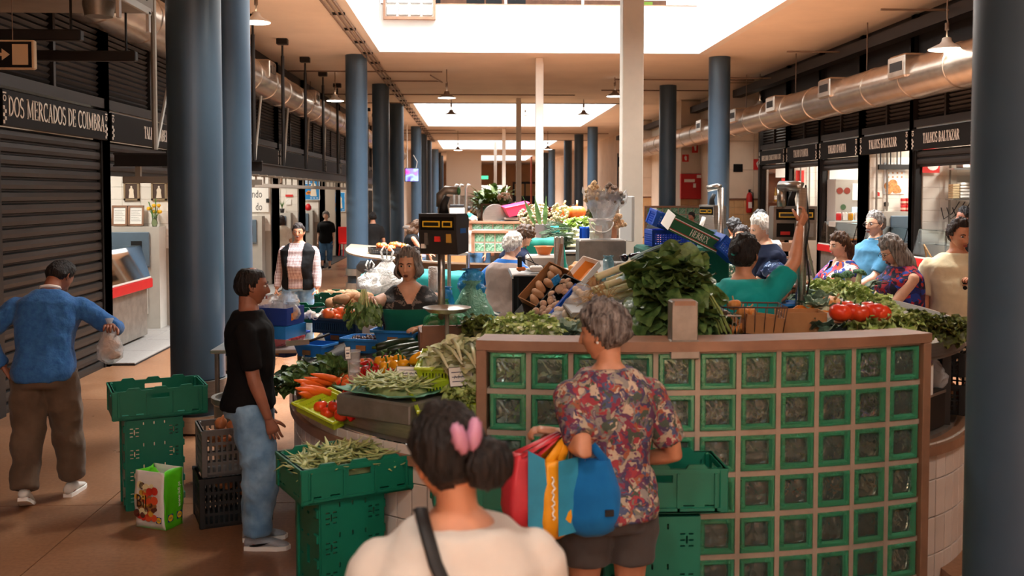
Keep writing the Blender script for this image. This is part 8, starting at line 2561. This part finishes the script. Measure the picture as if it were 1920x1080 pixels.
P=person('man in a cream t-shirt holding sunglasses at his chest, cut off by the dark column',at(1792,600,8.0,.2),pi-.25,1.77,False,1.12,head=(.35,-.2,0),sk=SK_M,hair=('short',HR_DB,dict(t=.018,front=.85,na=.5)),face=True,top=dict(m=M_crm,sl=.42,hem=.49,ease=.03,name='t_shirt',sease=.026),bot=dict(m=cloth('shorts_cream','#b9aa90'),kind='shorts',len=.55),shoes=dict(m=M_shoe),belly=.03,lhl=(-.12,.22,1.28),lel=(-1,-.4,-.6),rhl=(.27,.05,.78),lc=.8,hd=1.1)
q=MB();hc=P['U']((-.02,.2,.73*P['h']))
for z in(0,-.06):q.ell(hc+V((0,.005,z)),(.022,.008,.026),10,8)
obj('sunglasses',q,M_black,P['g'],True)
p=at(1745,545,8.6)
g=thing('straw_bag','round straw bag hanging behind the long haired woman','bag',W(1742,552,8.25))
q=MB();q.lathe([(.02,-.14),(.12,-.11),(.15,0),(.11,.1),(.09,.12)],20,sq=(.6,1));obj('body',q,mat('straw','#b08a62',.9,nz=.2,ns=60,bump=.6,bs=90),g,True)
q=MB();q.tube([(0,-.08,.1),(0,-.05,.3),(-.05,0,.42),(0,.05,.3),(0,.08,.1)],.008,6);obj('strap',q,mat('straw','#b08a62'),g,True)
person('person with dark hair half hidden behind the dark column at the butcher counter',at(1806,600,12.5,.2),pi/2,1.8,False,1.0,sk=SK_D,hair=('short',HR_BK,{}),top=dict(m=M_blk,sl=.42),bot=dict(m=M_blk),shoes=dict(m=M_blk),vox=.02,hd=.7)
person('person whose dark hair shows between the blue column and the woman with glasses',at(1375,600,13.5,.2),.3,1.62,True,1.0,sk=SK_M,hair=('short',HR_BK,dict(t=.03)),top=dict(m=M_blk,sl=.42),bot=dict(m=M_blk),shoes=dict(m=M_blk),vox=.02,hd=.7)
person('woman in a grey top behind the wooden stall counter',at(1300,470,26.2),pi/2+.6,1.68,True,1.05,head=(.1,-.1,0),sk=SK_D,hair=('bun',HR_BK,dict(bun=((0,-.1,.07),(.04,.04,.04)))),top=dict(m=cloth('tee_grey','#7a7d7f'),sl=.45),bot=dict(m=M_blk),shoes=dict(m=M_blk),lean=.1,vox=.02,hd=.7)
person('woman with dark hair in a black top right of the tall white post',at(1226,470,19.0,.2),-1.2,1.68,True,1.0,sk=SK_M,hair=('long',HR_DB,dict(len=.16)),top=dict(m=M_blk,sl=.2),bot=dict(m=M_khaki),shoes=dict(m=M_blk),vox=.02,hd=.7)
far=[(890,22.5,'older man with a bald crown in pale clothes behind the second stall glass',dict(yaw=pi-.3,h=1.7,hair=('short',HR_WH,dict(bald=.55,front=.7)),c='#cfc7ba',head=(0,-.5,0))),(908,24.5,'dark haired woman in a dark top leaning behind the second stall',dict(yaw=-1.2,h=1.66,fem=True,hair=('bob',HR_BR,dict(len=.1)),c='#191a24',lean=.15)),(846,33,'person in a red top left of the far stall',dict(yaw=-1.3,h=1.6,fem=True,hair=('short',HR_DB,{}),c='#b3243c')),(855,34.5,'person in pink seen just past the black scale',dict(yaw=-1.5,h=1.62,fem=True,hair=('bun',HR_DB,dict(bun=((0,-.1,.07),(.04,.04,.04)))),c='#d04468')),(878,40,'far person with a teal apron beyond the second stall',dict(yaw=-.5,h=1.65,fem=True,hair=('short',HR_BK,{}),c='#3fa9a0')),(1077,37,'man in a pale shirt standing before the dark doorway',dict(yaw=pi-.3,h=1.75,hair=('short',HR_DB,{}),c='#b9c3d0')),(1030,27.5,'woman with bare shoulders beside the second slim post',dict(yaw=-.4,h=1.66,fem=True,hair=('long',HR_BR,dict(len=.15)),c='#b37a5a',sl=0)),(1042,31,'long haired woman beside the flowers',dict(yaw=-.6,h=1.65,fem=True,hair=('long',HR_BR,dict(len=.2)),c='#3c3230')),(1052,34,'grey haired person beyond the flowers',dict(yaw=.2,h=1.66,hair=('short',HR_GR,{}),c='#6a5a52')),(988,38,'dark haired person at the far stall right of the thin post',dict(yaw=.3,h=1.66,hair=('short',HR_DB,{}),c='#8a5a44')),(998,42,'person with reddish clothes far down the middle',dict(yaw=.3,h=1.7,hair=('short',HR_BK,{}),c='#b04a34')),(700,24,'dark clothed person between the blue and the dark columns',dict(yaw=.2,h=1.72,hair=('short',HR_BK,{}),c='#22201f')),(475,26.5,'woman with brown hair inside the shop past the thick columns',dict(yaw=.6,h=1.62,fem=True,hair=('bob',HR_DB,{}),c='#d2c6b4',x=-5.1))]
for px,Y,lab,o in far:
 loc=at(px,500,Y)
 if 'x' in o:loc=(W(528,500,25).x,25.2,0)
 person(lab,loc,o['yaw'],o['h'],o.get('fem',False),1.05,head=o.get('head',(0,-.15,0)),sk=SK_M,hair=o['hair'],lean=o.get('lean',.05),top=dict(m=cloth('top_'+o['c'][1:],o['c']),sl=o.get('sl',.45)),bot=dict(m=M_jeand),shoes=dict(m=M_blk),vox=.024,hd=.6)
 # ==== GOODS ON THE FURTHER STALLS
def cyl_table(label,x,y,w,d,z,m_):
 g=thing('display_table',label,'table',(x,y,0))
 q=MB();q.bev((0,0,z-.02),(w,d,.04),.008);obj('table_top',q,m_,g)
 q=MB();q.bev((0,.05,(z-.06)/2),(w*.92,d*.8,z-.06),.01);obj('base',q,M_steeld,g)
 return g
def cloth_table(label,x,y,w,d,z,m_,rz=0):
 g=thing('cloth_table',label,'table',(x,y,0),rz)
 def f(u,v):
  X,Y=(u-.5)*2,(v-.5)*2
  ex,ey=max(0,abs(X)-.72)/.28,max(0,abs(Y)-.72)/.28
  e=max(ex,ey)
  px=max(-.72,min(.72,X))/.72*w/2+math.copysign(1,X)*ex*.05*(1+.4*sin(v*30))
  py=max(-.72,min(.72,Y))/.72*d/2+math.copysign(1,Y)*ey*.05*(1+.4*sin(u*30))
  return(px,py,z-e*.5+.015*noise.noise(V((u*6,v*6,x))))
 q=MB();q.grid(f,32,32,thick=.006);obj('cloth',q,m_,g,True)
 for sx in(-1,1):
  for sy in(-1,1):
   q=MB();q.cyl((sx*w*.42,sy*d*.42,0),(sx*w*.42,sy*d*.42,z-.03),.022,8);obj('leg',q,M_steeld,g)
 return g
M_tealc=cloth('cloth_teal','#0f5f5c','#14706a',3)
p=W(745,505,11.6);cloth_table('teal cloth covered table behind the seller in the green apron',p.x+.1,11.6,1.0,.9,1.28,M_tealc)
p=W(865,500,11.4);cloth_table('teal cloth covered table right of the black scale',p.x-.05,11.2,.55,.7,1.3,M_tealc)
p=W(1005,462,11.2);cloth_table('dark green cloth covered stand behind the orange basin',p.x,11.3,.6,.5,1.68,M_apr)
g=thing('steel_trestle','thin steel frame legs beside the teal cloth','frame',(W(858,560,9.5).x,9.5,.22))
for dx in(-.08,.1):
 q=MB();q.cyl((dx,0,0),(dx,0,1.4),.018,8);obj('leg',q,M_steel,g)
q=MB();q.cyl((-.08,0,1.4),(.1,0,1.4),.018,8);obj('bar',q,M_steel,g)
p=W(828,500,7.4)
one('cup_stack',MB().lathe([(.03,0),(.035,.03),(.035,.2),(.033,.2)],16),M_filmw,'tall stack of translucent plastic cups behind the scale pole','cups',smooth=True,loc=(W(812,512,7.3).x,7.3,1.46))
g=thing('steel_canister','dark steel canister under the cup stack behind the scale pole','canister',(W(812,540,7.3).x,7.3,.22))
q=MB();q.lathe([(.04,1.02),(.045,1.03),(.045,1.22),(.04,1.235)],16);obj('canister',q,M_steeld,g,'auto')
q=MB();q.cyl((0,0,0),(0,0,1.02),.02,8);obj('stand',q,M_steeld,g)
g=thing('flower_pot','pale mauve square pot with dry hydrangeas and dark leaves','flowers',(W(1020,450,12.5).x,12.5,W(1020,450,12.5).z))
q=MB();q.loft([[V((sx*a,sy*a,z))for sx,sy in((-1,-1),(1,-1),(1,1),(-1,1))]for a,z in((.1,0),(.125,.2))]);obj('pot',q,mat('pot_mauve','#b09aa0',.5),g)
q=MB()
for k in range(260):
 c=R.choice(((-.22,0,.3),(-.05,.05,.36),(.2,0,.36),(.1,.05,.28),(-.12,-.02,.24)))
 v_=V((R.gauss(0,1),R.gauss(0,1),R.gauss(0,1))).normalized()*.1
 q.ell(V(c)+v_,R.uniform(.014,.024),5,4,nzz=.4)
obj('bloom',q,mat('dry_hydrangea','#a8906f',.9,nz=.3,ns=25,col2='#cdbb96'),g,kind='stuff')
for k in range(3):
 q=MB();q.grid(lambda u,v:(-.1+.05*k+.03*(u-.5)*2*sin(pi*min(1,v+.1))+(k-1)*.1*v-.08*v,-.1,.15+.42*v),2,6);obj('leaf',q,M_lf3,g)
cyl_table('stall table under the dry hydrangeas and the flower pot',W(1020,450,12.5).x,12.6,.8,.6,W(1020,450,12.5).z-.002,M_beige)
tz=W(1085,460,12.0).z-.05
cyl_table('stall table heaped with leeks left of the flower bucket',W(1085,460,12).x,12.2,.95,.9,tz,M_steeld)
for k in range(22):
 A=W(1072+R.uniform(-2,20),432+R.uniform(0,36),12.2+R.uniform(-.2,.3));A.z=max(A.z,tz+.04)
 leek(A+V((.15,0,.0)),V((-1,R.uniform(-.6,.1),R.uniform(-.1,.25))),'leek with long green leaves heaped on the table behind the orange basin','leeks on the second stall',.52,.018)
for k,px in enumerate((1068,1080,1092)):head_plant('lettuce','lettuce',W(px,434-2*k,12.4),LF_LET,14,'light green leafy head above the leeks on the second stall','leafy heads above the leeks',1.1)
g=thing('produce_shelf','raised shelf carrying pumpkins and leafy heads on the second stall','shelf',(W(1080,415,13).x,13.2,0))
zt_=W(1070,412,13).z
q=MB();q.bev((0,0,zt_-.02),(1.1,.6,.04),.01);obj('board',q,M_brown,g)
for s in(-1,1):
 q=MB();q.b2((s*.5-.03,-.25,0),(s*.5+.03,.25,zt_-.04));obj('side',q,M_brown,g)
K_pump.put((W(1057,410,13).x,13.05,zt_+.1),(0,0,0),'orange pumpkin on the brown shelf, nearer the slim white post',None,.95)
K_pump.put((W(1082,410,13).x,13.05,zt_+.1),(0,0,1),'orange pumpkin with a curled stalk beside the other one',None,.95)
one('blue_cloth',MB().grid(lambda u,v:(.1*(u-.5),.02*sin(u*9),-.2*v),6,8,thick=.004),cloth('cloth_blue','#1b56c9'),'bright blue cloth hanging beside the flower bucket','cloth',smooth=True,loc=W(1096,425,9.6))
one('teal_cloth',MB().grid(lambda u,v:(.1*(u-.5)+.03*v,-.04*v+.02*sin(u*9),-.18*v),6,8,thick=.004),cloth('cloth_turq','#1f9a8f'),'turquoise cloth hung over the mauve pot','cloth',smooth=True,loc=W(1040,424,12.3))
K_squash.put(W(968,458,13.5),(0,0,0),'big pale pink pumpkin behind the neat haired boy',None,1.3)
g=thing('pumpkin_stand','low stand under the pale pink pumpkin','stand',(W(968,458,13.5).x,13.5,0))
q=MB();q.bev((0,0,.65),(.5,.4,1.3),.01);obj('body',q,M_beige,g)
sx_=W(930,415,20.9)
g=thing('meat_slicer','round bladed slicing machine on the second stall','slicer',(sx_.x,20.9,1.4))
q=MB();q.lathe([(0,-.02),(.26,-.02),(.27,0),(.26,.02),(0,.02)],28,M=TR((-.02,0,.3),(pi/2,0,.2)),cap=False);obj('blade',q,M_steel,g,'auto')
q=MB();q.bev((.3,0,.12),(.45,.35,.22),.02);obj('body',q,M_rubber,g)
q=MB();q.bev((.42,-.05,.26),(.5,.25,.06),.02);obj('carriage',q,M_steel,g)
q=MB();q.bev((.0,0,.02),(.9,.5,.05),.01);obj('base',q,M_steeld,g)
g=thing('pink_box','pink plastic box tipped on the slicing machine','box',(sx_.x+.42,20.8,1.85),(.1,-.2,.2))
q=MB();q.loft([[V((sx*a,sy*a*.6,z))for sx,sy in((-1,-1),(1,-1),(1,1),(-1,1))]for a,z in((.2,-.1),(.26,.1))]);obj('box',q,mat('pink_plastic','#d13a68',.4),g)
q=MB();q.bev((0,0,.11),(.54,.34,.02),.01);obj('lid',q,mat('pink_plastic','#d13a68'),g)
one('teal_bottle',MB().lathe([(.09,0),(.1,.02),(.09,.2),(.03,.28)],14),mat('teal_plastic','#17957a',.35),'green plastic jug beside the slicing machine','bottle',smooth=True,loc=(W(915,425,21).x,21.0,1.44))
g=thing('till','pale till box behind the black scale','till',(W(857,400,21).x,21,1.0))
q=MB();q.bev((0,0,.45),(.32,.3,.9),.02);obj('body',q,mat('scale_body','#c9c2b6'),g)
q=MB();q.bev((0,-.1,.93),(.3,.1,.06),.01);obj('display',q,M_rubber,g)
for k,px in enumerate((852,861,874)):
 g=thing('tap_post',['thin dark upright post above the till','curved steel post above the till','steel upright pole right of the till'][k],'post',(W(px,400,21.6).x,21.6,0))
 q=MB();q.tube([(0,0,0),(0,0,2.3),(.04,0,2.38),(.1,0,2.36)],.03,8);obj('pole',q,M_steeld if k<2 else M_steel,g,True)
for k in range(3):
 pq=W(850,440+12*k,20.3)
 carton('cardboard box of onions stacked beside the second stall glass',(-.35,20.6,.75+.2*k),0,.5,.35,.18,M_card,'boxes beside the second stall')
 pile(K_onion,9,lambda i:(-.35+R.uniform(-.2,.2),20.6+R.uniform(-.13,.13),.9+.2*k),'onion in the boxes beside the second stall','onions beside the second stall',(1.2,1.6))
pile([K_tomo,K_pot[0]],30,lambda i:(-1.45+R.uniform(-.3,.3),18.6+R.uniform(-.4,.4),1.18+.05*(i%2)),'small round fruit heaped by the curly haired woman','fruit by the curly haired woman',(1.1,1.5))
crate('black crate of fruit on the second stall corner',(-1.45,18.6,1.09),.2,.9,.6,.1,M_bcr,'grid')
def bushy(label,x,y,z,r,n,LF,h=.6,pot=True):
 g=thing('potted_plant',label,'plant',(x,y,z))
 if pot:
  q=MB();q.lathe([(.12,0),(.17,.28),(.15,.28)],16);obj('pot',q,M_whitem,g,True)
 for k in range(n):
  a,b=R.uniform(0,6.28),R.random()
  e=R.uniform(.2,1.4)
  inst(R.choice(LF),'leaf',g,(r*b*.5*cos(a),r*b*.5*sin(a),.25+h*.6*R.random()),(e,0,a-pi/2),R.uniform(1.6,2.6))
 return g
M_fern=mat('fern_green','#5f7a2a',.55,nz=.3,ns=8,col2='#8fa43f',rnd=.2)
LF_FERN=[leafmesh('leaf',.26,.03,c,.004,M_fern,seed=k)for k,c in enumerate((.6,1.0,1.5))]
for k,(px,Y,lab)in enumerate(((912,33.5,'bushy green fern on the far glass block wall'),(925,33.8,'lighter green bushy plant beside the fern'),(935,33.6,'green fern next to the flower vase'),(902,34,'dark fern at the near end of the plant row'))):
 bushy(lab,W(px,400,Y).x,Y,1.35,.5,46,LF_FERN if k<3 else LF_DRK,.8)
bushy('tall leafy houseplant rising behind the ferns',W(925,370,36).x,36,1.3,.5,40,LF_DRK,1.4)
cyl_table('long table under the row of ferns',W(918,400,34).x,34.0,2.0,1.0,1.345,M_beige)
def vase(label,x,y,z,cols,grp=None,r=.16,h=.28,vm=M_whitem):
 g=thing('flower_vase',label,'flowers',(x,y,z),0,grp)
 q=MB();q.lathe([(.08,0),(.12,h),(.13,h),(.1,h-.02)],16);obj('vase',q,vm,g,True)
 for c in cols:
  q=MB()
  for k in range(26):
   v_=V((R.gauss(0,1),R.gauss(0,1),abs(R.gauss(0,1)))).normalized()
   q.ell(v_*r*R.uniform(.8,1.1)+V((0,0,h+.06)),R.uniform(.03,.05),6,5,nzz=.3)
  obj('bloom',q,mat('bloom_'+c[1:],c,.7),g,kind='stuff')
 q=MB();q.ell((0,0,h+.05),(r*.9,r*.9,r*.8),12,8,nzz=.3);obj('foliage',q,M_lf3,g,True)
vase('white vase of pale peach roses beside the slim post',W(946,388,33).x,33.0,1.62,('#e9b79a','#f0dccb'),r=.22,h=.3)
one('vase_plinth',MB().bev((0,0,.12),(.4,.4,.24),.02),M_beige,'small plinth under the vase of peach roses','stand',loc=(W(946,388,33).x,33.0,1.37))
one('black_crate',MB().bev((0,0,.3),(.3,.3,.6),.02),M_bcr,'dark upright crate beside the vase of peach roses','crate',loc=(W(962,400,32.6).x,32.6,1.3))
g_=cyl_table('table under the dark crate and the vase',W(956,400,33).x,32.9,.9,.9,1.29,M_beige)
for k,(px,Y,cols,lab)in enumerate(((1040,29.5,('#c22a44','#d86a5a'),'far vase of red flowers beside the pumpkins'),(1052,30.0,('#d98a72','#c23a4a'),'far vase of pink and red flowers'),(1064,29.6,('#c98a5c','#e0b08a'),'far vase of peach flowers'),(985,33.5,('#cfc3a0','#8a9a6a'),'far vase of pale flowers right of the slim beige post'),(995,34,('#e0a23a','#bfae8a'),'far vase of yellow flowers'))):
 vase(lab,W(px,410,Y).x,Y,1.2,cols,r=.25)
pile(K_squash,6,lambda i:(W(1052+4*i,412,29.2).x,29.0+.1*(i%2),1.28),'tan squash in the row on the far stall','squash on the far stall',(.9,1.3),.2)
for(x,y,n)in((.2,29.6,16),(0,41.3,14),(.6,55.3,10)):
 pile([K_tomo,K_squash,K_pepy],n,lambda i:(x+R.uniform(-1,1.2),y+R.uniform(0,.4),1.14),'distant fruit on a stall counter far down the hall','distant fruit',(1,1.2),.3)
for(x,y)in((3.2,30),(3.8,31),(1,41.5),(2.2,41.6)):vase('distant bunch of flowers on a far stall counter',x,y,1.15,('#d9c7a0','#7a8a4a'),'distant flower bunches',.25)
bpy.data.scenes.remove(TMP)
